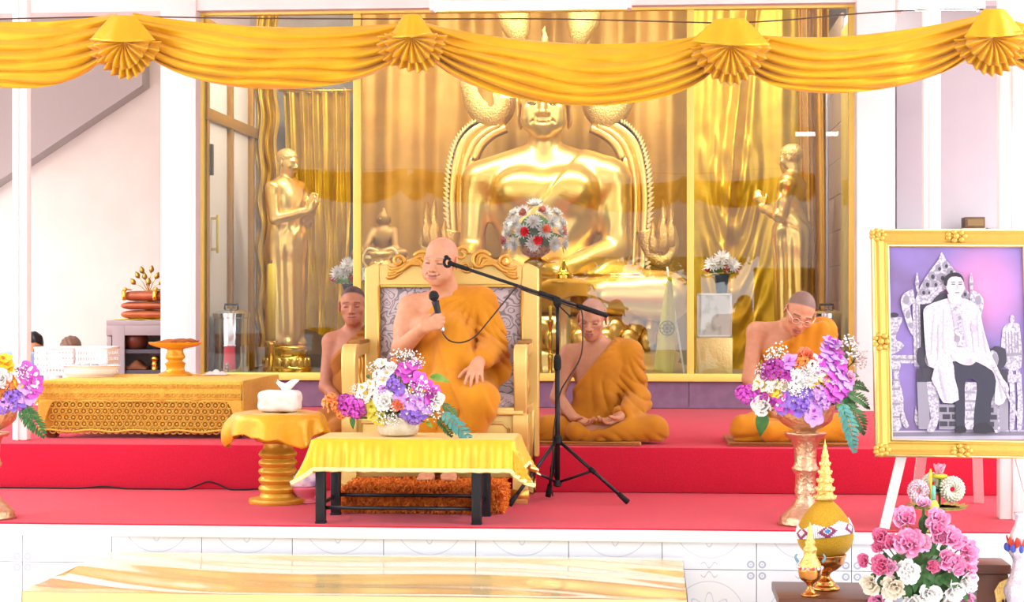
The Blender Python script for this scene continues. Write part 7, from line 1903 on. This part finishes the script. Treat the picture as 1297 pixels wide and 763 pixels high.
    for s_ in (-1, 1):
        m = MB(); c = Vector((x2 + s_ * .05, Y2 - .005, zt + .145)); m.tube(spl([tuple(c), tuple(c + Vector((s_ * .012, 0, .02))), tuple(c + Vector((s_ * .004, 0, .035)))], 4), [.007, .0065, .006, .0055, .005, .0045, .004, .003, .002], 6); m.build('wing', pbr('blue_green_glass', '#6f9aa8', .25), f)
offerings()

# tray of garlands on a footed stand
def garland_tray():
    Y = 8.50; x = at(1187, 640, Y).x; k = 1 / ppm(Y); zt = at(1187, 643, Y).z
    t = thing('footed_tray', (x, Y, STAGE), 'footed gold tray with leaf rim standing between the easel legs', 'tray')
    m = MB(); m.lathe((x, Y, STAGE), spl([(.075, 0), (.075, .01), (.05, .02), (.04, .03), (.055, .05), (.03, zt - STAGE - .02), (.10, zt - STAGE - .006), (.128, zt - STAGE)], 4), 32, wob=lambda A, z: .04 * math.cos(16 * A) * (z > .07)); m.build('stand', pbr('green_gold', '#d3c067', .4, .4), t)
    m = MB()
    for i in range(18):
        A = i * 2 * PI / 18; petal(m, (x + .10 * math.cos(A), Y + .10 * math.sin(A), zt), frame(A, .12), .045, .036, cup=.15)
    tag(m.build('leaf_rim', pbr('dry_leaf', '#b9aa52', .6), t), kind='stuff')
    M_g1 = pbr('pink_white_buds', '#f3e6ea', .7, col2='#d98fae', nscale=120, lo=.45, hi=.6, bump=.5, bscale=200); M_g2 = pbr('jasmine_buds', '#f7f1de', .7, bump=.6, bscale=200)
    for u, v, r, mm, lab, dY in ((1163, 622, 11, M_g1, 'pink and white jasmine garland coil on the left of the footed tray', -.02), (1206, 620, 13, M_g2, 'cream jasmine garland coil on the right of the footed tray', .0), (1181, 613, 11, M_g2, 'white bud garland coil at the back of the footed tray', .05)):
        c = at(u, v, Y + dY); c.z = max(c.z, zt + r * k + .001); g = thing('garland', (c.x, Y + dY, c.z), lab, 'garland'); m = MB()
        rr = random.Random(int(u)); R0 = r * k * 1.2
        for i in range(26):
            A = i * 2 * PI / 26
            for j in range(8):
                B2 = j * PI / 4 + i * .3; q = R0 * .64 + R0 * .34 * math.cos(B2); m.ball((c.x + q * math.cos(A) * .95, Y + dY + R0 * .55 * math.sin(B2), c.z + q * math.sin(A) * 1.0), .0068, 5, seg=4)
        tag(m.build('buds', mm, g), kind='stuff')
        m = MB(); m.tube([(c.x + R0 * .64 * math.cos(a), Y + dY, c.z + R0 * .64 * math.sin(a)) for a in [q * PI / 10 for q in range(20)]], R0 * .3, 8, closed=True); m.build('core', mm, g)
    c = at(1183, 630, Y - .07); g = thing('green_candle', (c.x, Y - .07, zt), 'short green candle in a yellow cone on the footed tray', 'candle')
    m = MB(); m.lathe((c.x, Y - .07, zt), [(.026, 0), (.022, .02), (.012, .036), (.011, .04)], 18); m.build('cone', pbr('yellow_paper', '#ddd353', .6), g)
    m = MB(); m.lathe((c.x - .002, Y - .07, zt + .036), [(.010, 0), (.010, .068), (.004, .072)], 14); m.build('wax', pbr('green_wax', '#7fc9ae', .4), g)
    c = at(1179, 606, Y - .01); g = thing('yellow_candle', (c.x, Y + .02, zt), 'thin yellow candle rising from the middle of the footed tray', 'candle')
    m = MB(); m.lathe((c.x, Y + .0, zt + .0), [(.007, 0), (.0075, at(1179, 596, Y).z - zt - .01), (.003, at(1179, 594, Y).z - zt)], 12); m.build('wax', M_waxy, g)
    c = at(1190, 597, Y + .02); g = thing('lotus_bud', (c.x, Y + .02, zt), 'pink lotus bud standing on a lime leaf ring above the footed tray', 'flower')
    m = MB(); m.tube([(c.x, Y + .02, zt), (c.x, Y + .02, c.z - .02)], .006, 8); m.build('stem', M_stem, g)
    m = MB(); m.lathe((c.x, Y + .02, c.z - .035), [(.02, 0), (.034, .008), (.036, .018), (.02, .022)], 18); m.build('leaf_ring', M_yelg, g)
    m = MB()
    for i in range(9): petal(m, (c.x, Y + .02, c.z - .10 + .01 * (i % 3)), frame(i * .7, .35), .05, .03, cup=.1)
    m.build('green_leaves', M_leaf, g)
    m = MB()
    for i in range(8): petal(m, (c.x, Y + .02, c.z - .018), frame(i * .8, 1.25 - .12 * (i % 2)), .058, .034, cup=-.1)
    m.build('petals', M_pinkl, g)
garland_tray()

# carved box at the right, and the tall ornate vase cut by the frame
Y = 7.9; xa, xb = at(1230, 740, Y).x, at(1276, 740, Y).x; zt = at(1250, 712, Y).z
t = thing('carved_box', ((xa + xb) / 2, Y, 0), 'dark brown carved box with gilt corners beside the rose bouquet', 'box')
m = MB(); m.box(((xa + xb) / 2, Y + .02, zt - .02), (xb - xa, .22, .04), bev=.006); m.build('top', M_wood, t, smooth='auto')
m = MB(); m.box(((xa + xb) / 2, Y + .02, (zt - .04) / 2), (xb - xa - .02, .20, zt - .045), bev=.004); m.build('body', M_wood, t, smooth='auto')
m = MB(); q = (xa + xb) / 2 + .035
m.prism([(q - .03, zt - .11), (q - .01, zt - .075), (q + .04, zt - .05), (q + .06, zt - .06), (q + .06, zt - .16), (q + .0, zt - .20), (q - .02, zt - .17)], Y - .092, Y - .078); m.build('gilt_corner', M_goldr, t, smooth=False)
m = MB()
for i in range(4): m.ball((q + .006 + i * .012, Y - .094, zt - .155 + i * .006), (.005, .003, .012), 6)
m.build('dark_inlay', pbr('black_inlay', '#2a1d18', .5), t)['kind'] = 'stuff'
Y = 7.7; b = at(1292, 760, Y)
t = thing('ornate_vase', (b.x + .01, Y, 0), 'tall silvery vase with a coloured lotus collar at the right edge', 'vase')
zc = at(1288, 692, Y).z
m = MB(); m.lathe((b.x + .01, Y, 0), spl([(.09, 0), (.09, .02), (.05, .05), (.045, .12), (.06, .20), (.075, .26), (.05, zc - .12), (.04, zc - .06), (.055, zc - .03), (.06, zc), (.05, zc + .05), (.03, zc + .10), (.035, zc + .14)], 4), 32, wob=lambda A, z: .03 * math.cos(10 * A)); m.build('body', pbr('silver_lustre', '#dcd2dc', .25, .6, bump=.5, bscale=60), t)
m = MB()
for i in range(12): petal(m, (b.x + .01 + .045 * math.cos(i * PI / 6), Y + .045 * math.sin(i * PI / 6), zc - .04), frame(i * PI / 6, 1.15), .085, .034, cup=.15)
m.build('lotus_collar', pbr('red_orange_enamel', '#d9642c', .35, col2='#c9342c', nscale=30), t)
m = MB()
for i in range(12): A = (i + .5) * PI / 6; m.ball((b.x + .01 + .066 * math.cos(A), Y + .066 * math.sin(A), zc - .005), (.010, .010, .018), 8)
tag(m.build('blue_jewels', pbr('blue_enamel', '#3d4fb0', .3), t), kind='stuff')

# ------------------------------------------------------------------ on the crocheted table
zt = Z_CRO + .006
def footed_tray():
    Y = 11.2; x = at(222, 470, Y).x; k = 1 / ppm(Y); h = at(222, 436, Y).z - zt
    t = thing('gold_footed_tray', (x, Y, zt), 'orange gold footed tray on the crocheted cloth in front of the white column', 'tray')
    M_o = pbr('orange_gold_lacquer', '#e9a52c', .3, .3)
    m = MB(); m.lathe((x, Y, zt), spl([(.105, 0), (.108, .008), (.085, .02), (.06, .03), (.058, .06), (.066, .075), (.045, .09), (.05, .10), (.062, .115), (.05, h - .035), (.11, h - .02), (.155, h - .004), (.168, h + .012)], 3) + [(.16, h + .012), (.13, h - .002), (.01, h - .006)], 40, wob=lambda A, z: .02 * math.cos(14 * A) * (z > .13)); m.build('tray', M_o, t, smooth='auto')
    c = thing('folded_cloth', (x, Y, zt + h), 'folded brown and orange cloth lying on the orange gold footed tray', 'cloth')
    def f(u, v): a, b = (u - .5) * 2, (v - .5) * 2; return Vector((x + .01 + a * .125, Y + b * .07, zt + h + .004 + .018 * (1 - a ** 4) * (1 - b ** 4) + .012 * u + .004 * math.sin(a * 9 + b * 5)))
    m = MB(); m.grid(f, 20, 10); m.build('fold', pbr('brown_orange_cloth', '#b5651f', .8, col2='#8f4a1c', nscale=12), c, thick=.006)
footed_tray()
def basin():
    Y = 10.95; x = at(115, 470, Y).x; k = 1 / ppm(Y); r0 = 36 * k
    t = thing('white_basin', (x, Y, zt), 'shallow white plastic basin in front of the white baskets', 'basin'); M_pl = pbr('white_plastic', '#f0e6ea', .4); h = 14 * k
    m = MB(); m.lathe((x, Y, zt), spl([(r0 * .8, 0), (r0 * .84, .004), (r0 * .94, h * .7), (r0 * 1.0, h), (r0 * 1.08, h + .002)], 3) + spl([(r0 * 1.06, h + .006), (r0 * .95, h * .95), (r0 * .86, .01), (.01, .007)], 3), 40, sy=.72); m.build('bowl', M_pl, t)
    rr = random.Random(3)
    for i, (dx, dy, u) in enumerate(((-.07, .0, 0), (.02, .03, 1), (.08, -.01, 0), (-.02, -.04, 1), (.05, .06, 1))):
        cu = thing('plastic_cup', (x + dx, Y + dy, zt + .008), ('clear plastic cup standing left in the white basin', 'clear plastic cup at the middle of the white basin', 'clear plastic cup standing right in the white basin', 'clear plastic cup nearest the rim of the white basin', 'clear plastic cup at the back of the white basin')[i], 'cup', 'cups in the white basin')
        m = MB(); m.lathe((x + dx, Y + dy, zt + .008), [(.022, 0), (.028, .07), (.030, .078)] + [(.027, .077), (.020, .004), (.001, .003)], 18); m.build('cup', pbr('cloudy_plastic', '#f6f4f4', .25, trans=.3), cu)
basin()
def basket(u0, u1, v0, v1, Y, label):
    a, b = at(u0, v1, Y), at(u1, v0, Y); x = (a.x + b.x) / 2; w = b.x - a.x; h = b.z - zt; d = .24
    t = thing('white_basket', (x, Y, zt), label, 'basket', 'perforated white baskets'); M_pl = pbr('white_plastic2', '#f5efef', .4)
    m = MB()
    for y in (Y - d / 2, Y + d / 2):
        for i in range(12): xx = x - w / 2 + w * (i + .5) / 12; m.box((xx, y, zt + h / 2), (w / 12 * .55, .006, h))
        for j in range(5): m.box((x, y, zt + h * (j + .25) / 4.5), (w, .007, h * .11))
    for xx in (x - w / 2, x + w / 2):
        for i in range(7): y = Y - d / 2 + d * (i + .5) / 7; m.box((xx, y, zt + h / 2), (.006, d / 7 * .55, h))
        for j in range(5): m.box((xx, Y, zt + h * (j + .25) / 4.5), (.007, d, h * .11))
    m.build('lattice', M_pl, t, smooth=False)['kind'] = 'stuff'
    m = MB(); m.box((x, Y, zt + .005), (w - .01, d - .01, .008)); m.build('bottom', M_pl, t, smooth=False)
    m = MB(); z = zt + h; m.tube([(x - w / 2, Y - d / 2, z), (x + w / 2, Y - d / 2, z), (x + w / 2, Y + d / 2, z), (x - w / 2, Y + d / 2, z)], .009, 6, closed=True); m.build('rim', M_pl, t)
basket(52, 100, 441, 472, 11.27, 'perforated white basket at the left end of the crocheted table')
basket(104, 143, 441, 472, 11.27, 'perforated white basket behind the white basin')
c = at(276, 470, 11.3); t = thing('white_napkin', (c.x, 11.25, zt), 'crumpled white napkin beside the steel urn on the crocheted cloth', 'napkin')
m = MB(); m.grid(lambda u, v: Vector((c.x + (u - .5) * .15, 11.25 + (v - .5) * .1, zt + .004 + .022 * math.sin(PI * u) * math.sin(PI * v) * (1 + .5 * math.sin(u * 17 + v * 11)))), 20, 12); m.build('cloth', M_white, t, thick=.003)

# ------------------------------------------------------------------ left bay: grey cabinet with stacked cushions, two people beyond
def cabinet():
    Y = 14.2; xa, xb = at(135, 430, Y).x, at(232, 430, Y).x; zf = .38; zt2 = at(160, 406, Y).z
    t = thing('grey_cabinet', ((xa + xb) / 2, Y + .2, zf), 'grey open cabinet half hidden by the left white column', 'cabinet'); Mg = pbr('grey_laminate', '#9d9598', .5)
    m = MB(); m.box(((xa + xb) / 2, Y + .2, zt2 - .02), (xb - xa, .42, .04), bev=.004); m.build('top', Mg, t, smooth='auto')
    for x in (xa + .02, xb - .02): m = MB(); m.box((x, Y + .2, (zf + zt2 - .04) / 2), (.04, .40, zt2 - .04 - zf - .002), bev=.004); m.build('side_panel', Mg, t, smooth='auto')
    for x in (xa + .10, xb - .12): m = MB(); m.box((x, Y - .005, (zf + zt2 - .04) / 2), (.10, .02, zt2 - .044 - zf), bev=.003); m.build('front_stile', Mg, t, smooth='auto')
    m = MB(); m.box(((xa + xb) / 2, Y - .002, zt2 - .08), (xb - xa, .02, .08), bev=.003); m.build('front_rail', Mg, t, smooth='auto')
    z_s = at(160, 443, Y).z
    m = MB(); m.box(((xa + xb) / 2, Y + .2, z_s - .015), (xb - xa - .08, .38, .03)); m.build('shelf', pbr('dark_shelf', '#4a4650', .5), t, smooth=False)
    m = MB(); m.box(((xa + xb) / 2, Y + .39, (zf + zt2 - .04) / 2), (xb - xa - .08, .02, zt2 - zf - .06)); m.build('back_panel', pbr('pale_back', '#cfc4c4', .6), t, smooth=False)
    z2 = at(160, 469, Y).z; m = MB(); m.box(((xa + xb) / 2, Y + .2, z2 - .015), (xb - xa - .08, .38, .03)); m.build('shelf', pbr('dark_shelf', '#4a4650', .5), t, smooth=False)
    # things on the shelves
    x = at(171, 440, Y + .12).x; b = thing('alms_bowl', (x, Y + .14, z_s), 'brown lacquered alms bowl on the upper shelf of the grey cabinet', 'bowl')
    m = MB(); m.lathe((x, Y + .14, z_s), spl([(.05, 0), (.08, .01), (.10, .06), (.095, .11), (.07, .145), (.065, .15)], 4), 28); m.build('bowl', pbr('brown_lacquer', '#6f3a26', .3), b)
    m = MB(); m.lathe((x, Y + .14, z_s + .149), spl([(.068, 0), (.05, .012), (.015, .02), (.012, .03)], 3), 24); m.build('lid', pbr('brown_lacquer', '#6f3a26', .3), b)
    x = at(172, 465, Y + .1).x; b = thing('folded_robe', (x, Y + .12, z2), 'folded brown cloth on the lower shelf of the grey cabinet', 'cloth')
    def f(u, v): a, q = (u - .5) * 2, (v - .5) * 2; return Vector((x + a * .11, Y + .12 + q * .1, z2 + .005 + .075 * (1 - a ** 4) * (1 - q ** 4) * (.7 + .3 * math.sin(a * 5 + 1))))
    m = MB(); m.grid(f, 20, 12); m.build('fold', pbr('brown_cloth', '#7b4a2e', .85), b, thick=.004)
    x = at(196, 462, Y + .08).x; b = thing('brass_cup', (x, Y + .09, z2), 'small brass cup on the lower shelf beside the white column', 'cup')
    m = MB(); m.lathe((x, Y + .09, z2), spl([(.035, 0), (.03, .02), (.034, .05), (.028, .06), (.036, .09), (.03, .11)], 3), 20); m.build('cup', M_brass, b)
    # yellow cloth and three brown cushions stacked on top
    c = thing('yellow_runner', ((xa + xb) / 2, Y + .18, zt2), 'thin yellow cloth under the stacked brown cushions', 'cloth')
    m = MB(); m.grid(lambda u, v: Vector((xa + .05 + (xb - xa - .06) * u, Y + .0 + .38 * v, zt2 + .006 + .004 * math.sin(u * 20))), 30, 8); m.build('cloth', pbr('yellow_cloth2', '#e8d44a', .7), c, thick=.004)
    M_cu = pbr('copper_brown_vinyl', '#b0603a', .35, .15, col2='#96502e', nscale=12, bump=.3, bscale=160)
    z = zt2 + .010; cx = (xa + xb) / 2 + .04
    for i, (h, lab) in enumerate(((.072, 'lowest'), (.068, 'middle'), (.085, 'topmost'))):
        c = thing('floor_cushion', (cx, Y + .18, z), f'copper brown cushion, {lab} of the three stacked on the grey cabinet', 'cushion', 'stacked brown cushions'); w = xb - xa - .10 - (.03 if i == 2 else 0)
        m = MB(); m.grid(lambda u, v: Vector((cx + w / 2 * math.copysign(abs(math.cos(2 * PI * u)) ** .35, math.cos(2 * PI * u)) * (math.sin(PI * v) ** .35 if 0 < v < 1 else .0), Y + .18 + .17 * math.copysign(abs(math.sin(2 * PI * u)) ** .35, math.sin(2 * PI * u)) * (math.sin(PI * v) ** .35 if 0 < v < 1 else .0), z + h / 2 - h / 2 * math.cos(PI * v))), 48, 14, closed_u=True); m.build('pad', M_cu, c)
        if i == 2:
            for u in (157, 196):
                x = at(u, 385, Y).x; m = MB(); m.tube(spl([(x, Y + .005, z + .01), (x, Y - .008, z + h * .5), (x, Y + .02, z + h + .004), (x, Y + .18, z + h + .008)], 4), .012, 6, flat=(.5, 1.6)); m.ball((x, Y + .03, z + h + .012), (.02, .015, .014), 8); m.build('gold_tie', M_brass, c)
        z += h + .001
    # golden lotus buds in a small vase behind the cushions
    x = at(187, 375, Y + .37).x; v = thing('lotus_vase', (x, Y + .40, zt2), 'bunch of gilded lotus buds standing behind the stacked cushions', 'flowers')
    m = MB(); m.lathe((x, Y + .40, zt2), spl([(.04, 0), (.05, .05), (.03, .14), (.035, .24)], 4), 20); m.build('vase', M_brass, v)
    M_bud = pbr('antique_gold_bud', '#b99a4a', .35, .7)
    for u, vv in ((171, 360), (176, 352), (181, 346), (184, 354), (191, 345), (197, 353), (202, 360), (188, 361)):
        p = at(u, vv, Y + .37); d = Vector(((u - 187) / 20, 0, 1)).normalized()
        m = MB(); m.tube([(x, Y + .40, zt2 + .22), tuple(Vector((x, Y + .4, zt2 + .2)).lerp(p, .6) + Vector((0, 0, .02))), tuple(p)], .003, 5); m.build('stem', M_brass, v)
        m = MB(); Mr = d.to_track_quat('Z', 'Y').to_matrix(); m.lathe(p, [(.006, -.004), (.020, .012), (.021, .026), (.012, .046), (.001, .06)], 10, wob=lambda A, z: .1 * math.cos(5 * A), M=Mr); m.build('bud', M_bud, v)
cabinet()

def far_person(name_label, u, v, Y, hair, yaw):
    C = V3(at(u, v, Y)); B = Body(); H = Head(C, rotm(yaw, .15), 1.0)
    x, y, zf = C[0], C[1], .38
    neck = C + (0, .03, -.16); 
    B.ell(neck + (0, .02, -.20), (.165, .11, .2), .03); B.ell(neck + (0, .03, -.42), (.16, .13, .15), .06)
    for q in (-1, 1):
        B.cap(neck + (0, .01, -.02), neck + (q * .17, .02, -.06), .05, .055, .05); B.cap(neck + (q * .18, .02, -.07), neck + (q * .22, -.02, -.32), .05, .04, .03); B.cap(neck + (q * .22, -.02, -.32), neck + (q * .06, -.22, -.42), .038, .028, .02)
        hand(B, neck + (q * .06, -.22, -.42), (-q * .7, -.6, -.1), (0, 0, -1), (-q * .3, 0, .3), .95)
        K = np.array((x + q * .30, y - .26, zf + .10)); B.cap(np.array((x + q * .1, y + .05, zf + .11)), K, .09, .065, .05); B.cap(K, np.array((x - q * .1, y - .34, zf + .06)), .06, .045, .03)
    H.put(B, neck=neck, nr=.052)
    t = thing('person', (x, y, zf), name_label, 'person')
    shirt = np.array(lin('#f3f1f4'), np.float32); trou = np.array(lin('#5a5f78'), np.float32)
    def col(v):
        c = np.tile(np.array(lin('#c98a68'), np.float32), (len(v), 1)); H.paint(v, c, hair=0)
        below = (v[:, 2] < float(neck[2]) - .045); arms = (np.abs(v[:, 0] - x) > .15) & (v[:, 2] < neck[2] - .2); c[below & ~arms] = shirt; c[v[:, 2] < zf + .2] = trou; return c
    sdf_obj('body', B.ev, (x - .45, y - .5, zf), (x + .45, y + .3, C[2] + .16), .011, M_skin, t, fine=(((x - .1, x + .1, .006),), ((y - .13, y + .12, .007),), ((C[2] - .13, C[2] + .14, .006),)), color=col)
    hb = Body(); hb.ell(H.w((0, .022, .042)), np.array((.086, .104, .088)), .01, H.R); n_ = H.R @ V3((0, .45, .9)); c0 = H.w((0, -.06, .042)); hb.fn(lambda P, d: np.maximum(d, -((P - f32(c0)) @ f32(n_))))
    hb.fn(lambda P, d: d - .003 * np.sin(P[:, 0] * 150 + P[:, 2] * 90))
    sdf_obj('hair', hb.ev, tuple(C - .16), tuple(C + .19), .007, pbr('hair_' + hair, hair, .5), t)
far_person('person with short black hair sitting beyond the crocheted table by the left post', 42, 440, 14.9, '#17151a', .3)
far_person('person with brown hair sitting low behind the white baskets', 88, 444, 16.1, '#8a6a5a', -.4)
# blue chair back in front of them
xa, xb = at(33, 460, 14.3).x, at(54, 460, 14.3).x + .0; zt2 = at(43, 445, 14.3).z
xa -= .22
t = thing('blue_chair', ((xa + xb) / 2, 14.3, .38), 'blue grey plastic chair behind the crocheted table', 'chair'); Mb = pbr('blue_grey_plastic', '#8aa3c4', .45)
def bk(u, v): return Vector((xa + (xb - xa) * u, 14.28 + .05 * (1 - v) - .03 * math.sin(PI * u), .80 + (zt2 - .80) * v - .02 * abs(u - .5) ** 3 * 8 * v))
m = MB(); m.grid(bk, 14, 10); m.build('backrest', Mb, t, thick=.012)
m = MB(); m.box(((xa + xb) / 2, 14.10, .80), (xb - xa, .38, .03), bev=.01); m.build('seat', Mb, t, smooth='auto')
for sx in (xa + .03, xb - .03):
    for y in (13.95, 14.28): m = MB(); m.tube([(sx, y, .382), (sx, y, .79)], .014, 8); m.build('leg', M_steel, t)

# ledge behind the portrait: a dark box on a yellow book, a folder beside
Yl = 14.2; zt2 = at(1240, 292, 14.3).z - .02 + .0005
for lab, nm, u0, u1, z0, z1, mm, cat in (('yellow edged book lying on the ledge above the portrait', 'book', 1216, 1246, 0, .030, pbr('yellow_book', '#d8c65a', .6), 'book'), ('dark brown box on top of the yellow book above the portrait', 'brown_box', 1220, 1245, .031, .115, pbr('dark_brown_board', '#5d4a3a', .6, col2='#6f5a44', nscale=9), 'box'), ('grey folder lying on the ledge by the right-hand post', 'grey_folder', 1248, 1266, 0, .032, pbr('grey_card', '#a3a09c', .7), 'folder')):
    xa, xb = at(u0, 280, Yl).x, at(u1, 280, Yl).x
    t = thing(nm, ((xa + xb) / 2, Yl, zt2 + z0), lab, cat)
    m = MB(); m.box(((xa + xb) / 2, Yl, zt2 + (z0 + z1) / 2), (xb - xa, .18, z1 - z0), bev=.003); m.build('cover', mm, t, smooth='auto')
    m = MB(); m.box(((xa + xb) / 2 + .004, Yl - .091, zt2 + (z0 + z1) / 2), (xb - xa - .03, .004, (z1 - z0) * .6)); m.build('edge' if cat != 'box' else 'front_panel', pbr('page_edge', '#efe8d2', .8) if cat != 'box' else pbr('olive_label', '#8a7a4a', .6), t, smooth=False)

# ------------------------------------------------------------------ low platform covered in gold satin in the foreground
def platform():
    zt = at(140, 700.5, 8.36).z; yb = 8.36
    pbl, pbr_ = on(142, 700, zt), on(866, 709, zt); pfl, pfr = on(26, 751, zt), on(868, 762, zt)
    yb = (pbl.y + pbr_.y) / 2; yf = (pfl.y + pfr.y) / 2; xl = (pbl.x + pfl.x) / 2; xr = (pbr_.x + pfr.x) / 2
    yb = min(yb, Y_EDGE - .03)
    t = thing('low_platform', ((xl + xr) / 2, (yb + yf) / 2, 0), 'wide low platform covered with glossy gold satin in front of the stage', 'platform')
    m = MB(); m.box(((xl + xr) / 2, (yb + yf) / 2, (zt - .01) / 2), (xr - xl - .02, yb - yf - .02, zt - .012), bev=.01); m.build('deck', M_wood, t, smooth='auto')
    M_sat = pbr('glossy_gold_satin', '#ecce84', .2, .08, col2='#f0d796', nscale=.9, stretch=(.5, 2.2, 1), coat=1.)
    def f(u, v):
        x = xl + (xr - xl) * u; s_ = 6 * v + 3.6 * u + 1.0 * math.sin(u * 6)
        w = (.0055 * math.sin(s_ * 1.7) + .0022 * math.sin(s_ * 3.9 + u * 5)) * sstep(0, .08, v) * sstep(1, .92, v)
        return Vector((x, yf + (yb - yf) * v, zt + .004 + w))
    m = MB(); m.grid(f, 120, 60)
    m.grid(lambda u, v: Vector((xl + (xr - xl) * u, yf - .004 - .006 * (1 - v) * (1 + math.sin(u * 60)), zt + .004 - (zt - .01) * (1 - v))), 120, 6)
    m.grid(lambda u, v: Vector((xl - .004 - .005 * (1 - v) * (1 + math.sin(u * 20)), yf + (yb - yf) * u, zt + .004 - (zt - .01) * (1 - v))), 40, 6)
    m.grid(lambda u, v: Vector((xr + .004 + .005 * (1 - v) * (1 + math.sin(u * 20)), yf + (yb - yf) * u, zt + .004 - (zt - .01) * (1 - v))), 40, 6)
    m.build('satin_cover', M_sat, t)
platform()
# ================================================================== SATIN SWAG ACROSS THE STAGE
M_swag = pbr('gold_swag_satin', '#efb41c', .28, .3, col2='#e6a614', nscale=5, bump=.1, bscale=300, sheen=.5)
SY = 8.52
def swag(u0, v0, u1, v1, top_mid, bot_mid, h0, h1, label, seed=0, bias=.5, top_h=0):
    """one draped length between two gathers; pixel heights describe its upper and lower lines"""
    t = thing('swag', tuple(at((u0 + u1) / 2, (top_mid + bot_mid) / 2, SY)), label, 'drape', 'satin swags across the stage')
    rr = random.Random(seed); ph = [rr.uniform(0, 6.28) for _ in range(6)]
    def f(a, b):
        u = u0 + (u1 - u0) * a; line = v0 + (v1 - v0) * a
        k = 1 - (abs(a - bias) / max(bias if a < bias else 1 - bias, 1e-3)) ** 2.0; k = max(0, k)
        kt = k ** .85; kb = k ** .62
        ends = h0 + (h1 - h0) * a
        top = line + (top_mid - (v0 + v1) / 2) * kt - ends * .30 * (1 - k); bot = line + (bot_mid - (v0 + v1) / 2) * kb + ends * .70 * (1 - k)
        v = top + (bot - top) * b ** .92
        n = 5.5; q = b * n + .35 * math.sin(a * 5 + ph[0]) + .25 * math.sin(a * 9 + b * 4 + ph[1])
        amp = .030 * (1 - .35 * k) * (.35 + b * .9) ; w = amp * (1.7 * math.sqrt(abs(math.sin(q * PI)) + .02) - 1.0)
        w2 = .009 * math.sin(b * 31 + 3 * math.sin(a * 6 + ph[2]) + ph[3]) * (1 - .5 * k)
        belly = .06 * k * math.sin(PI * min(1, b * .9))
        return at(u, v, SY - belly - w - w2)
    m = MB(); m.grid(f, 130, 70); m.build('cloth', M_swag, t, thick=.002)
    return t
swag(-160, 26, 148, 24, 28, 112, 26, 24, 'gold satin swag at the left end, left of the first rosette', 1, .62)
swag(168, 24, 516, 36, 34, 113, 26, 26, 'gold satin swag between the first and second rosettes', 2, .48)
swag(536, 36, 914, 48, 55, 133, 26, 30, 'gold satin swag hanging lowest, over the large seated statue', 3, .53)
swag(938, 50, 1250, 24, 44, 116, 30, 26, 'gold satin swag between the third rosette and the right-hand rosette', 4, .46)
swag(1256, 24, 1470, 30, 40, 110, 24, 24, 'gold satin swag leaving the frame at the right edge', 5, .6)
def rosette(u, v, r, tilt, label, seed, cap_w=1.0, rot=0., cap_h=.8):
    Y = SY - .10; c = at(u, v, Y); k = 1 / ppm(Y); R0 = r * k; rr = random.Random(seed)
    t = thing('rosette', tuple(c), label, 'rosette', 'gathered satin rosettes')
    ph = rr.uniform(0, 6)
    def fan(a, b, rs, dz, n, amp, A0, A1, oy):
        A = A0 + (A1 - A0) * a + rot; q = b
        tri = abs(((a * n + .15 * math.sin(a * 9 + ph)) % 1) - .5) * 4 - 1
        rad = rs * (.002 + .998 * q) * (1 + .07 * tri * q + .05 * math.sin(a * 13 + ph))
        return c + Vector((rad * math.cos(A), oy - amp * tri * q - .035 * math.sin(PI * q * .8), rad * math.sin(A) + dz))
    for (rs, n, A0, A1, oy, dz) in ((R0 * 1.05, 13, PI * .98, PI * 2.02, .01, -.01), (R0 * .80, 10, PI * .96, PI * 2.04, -.035, -.012)):
        m = MB(); m.grid(lambda a, b: fan(a, b, rs, dz, n, .022, A0, A1, oy), 150, 12); m.build('pleated_fan', M_swag, t, thick=.002)
    def cap(a, b):
        x = (a - .5) * 2; w = R0 * (.35 + .72 * b) * cap_w; z = R0 * cap_h * (1 - b ** 1.15) - .02 * x * x * b * 0 - R0 * .12 * b * math.cos(x * 1.4)
        z += R0 * .20 * tilt * x * b
        return c + Vector((x * w, -.055 - .05 * math.cos(x * PI / 2) * (.3 + .7 * b) + .004 * math.sin(x * 9 + ph) * b, z))
    m = MB(); m.tube([c + Vector((0, -.03, R0 * .45)), c + Vector((0, .06, R0 * .62)), Vector((c.x, SY + .04, at(u, 24 if u < 1100 else 12, SY + .04).z))], .006, 6); m.build('tie', M_swag, t)
    m = MB(); m.grid(cap, 24, 14); m.build('folded_cap', M_swag, t, thick=.002)
    return t
rosette(160, 52, 42, -.1, 'gathered gold rosette hanging in front of the left white bay', 1, .95, -.05, .72)
rosette(523, 46, 41, .3, 'gathered gold rosette beside the left mullion with a small folded cap', 2, .62, 0, .62)
rosette(925, 56, 44, -.35, 'gathered gold rosette hanging over the right mullion with a broad cap', 3, 1.05, .1, .68)
rosette(1256, 46, 42, .1, 'gathered gold rosette tied on the right-hand white post', 4, .8, .1, .75)
# cord the swags are tied to
c = thing('hanging_cord', tuple(at(640, 24, SY + .05)), 'thin dark cord strung across the stage above the swags', 'cord')
P = [(-220, 28), (0, 24), (150, 21), (300, 23), (520, 24), (700, 24), (870, 28), (925, 29), (1000, 25), (1090, 17), (1180, 12), (1262, 12)]
m = MB(); m.tube(spl([tuple(at(u, v, SY + .04)) for u, v in P], 5), .0035, 6); m.build('cord', pbr('brown_cord', '#5a4634', .8), c)
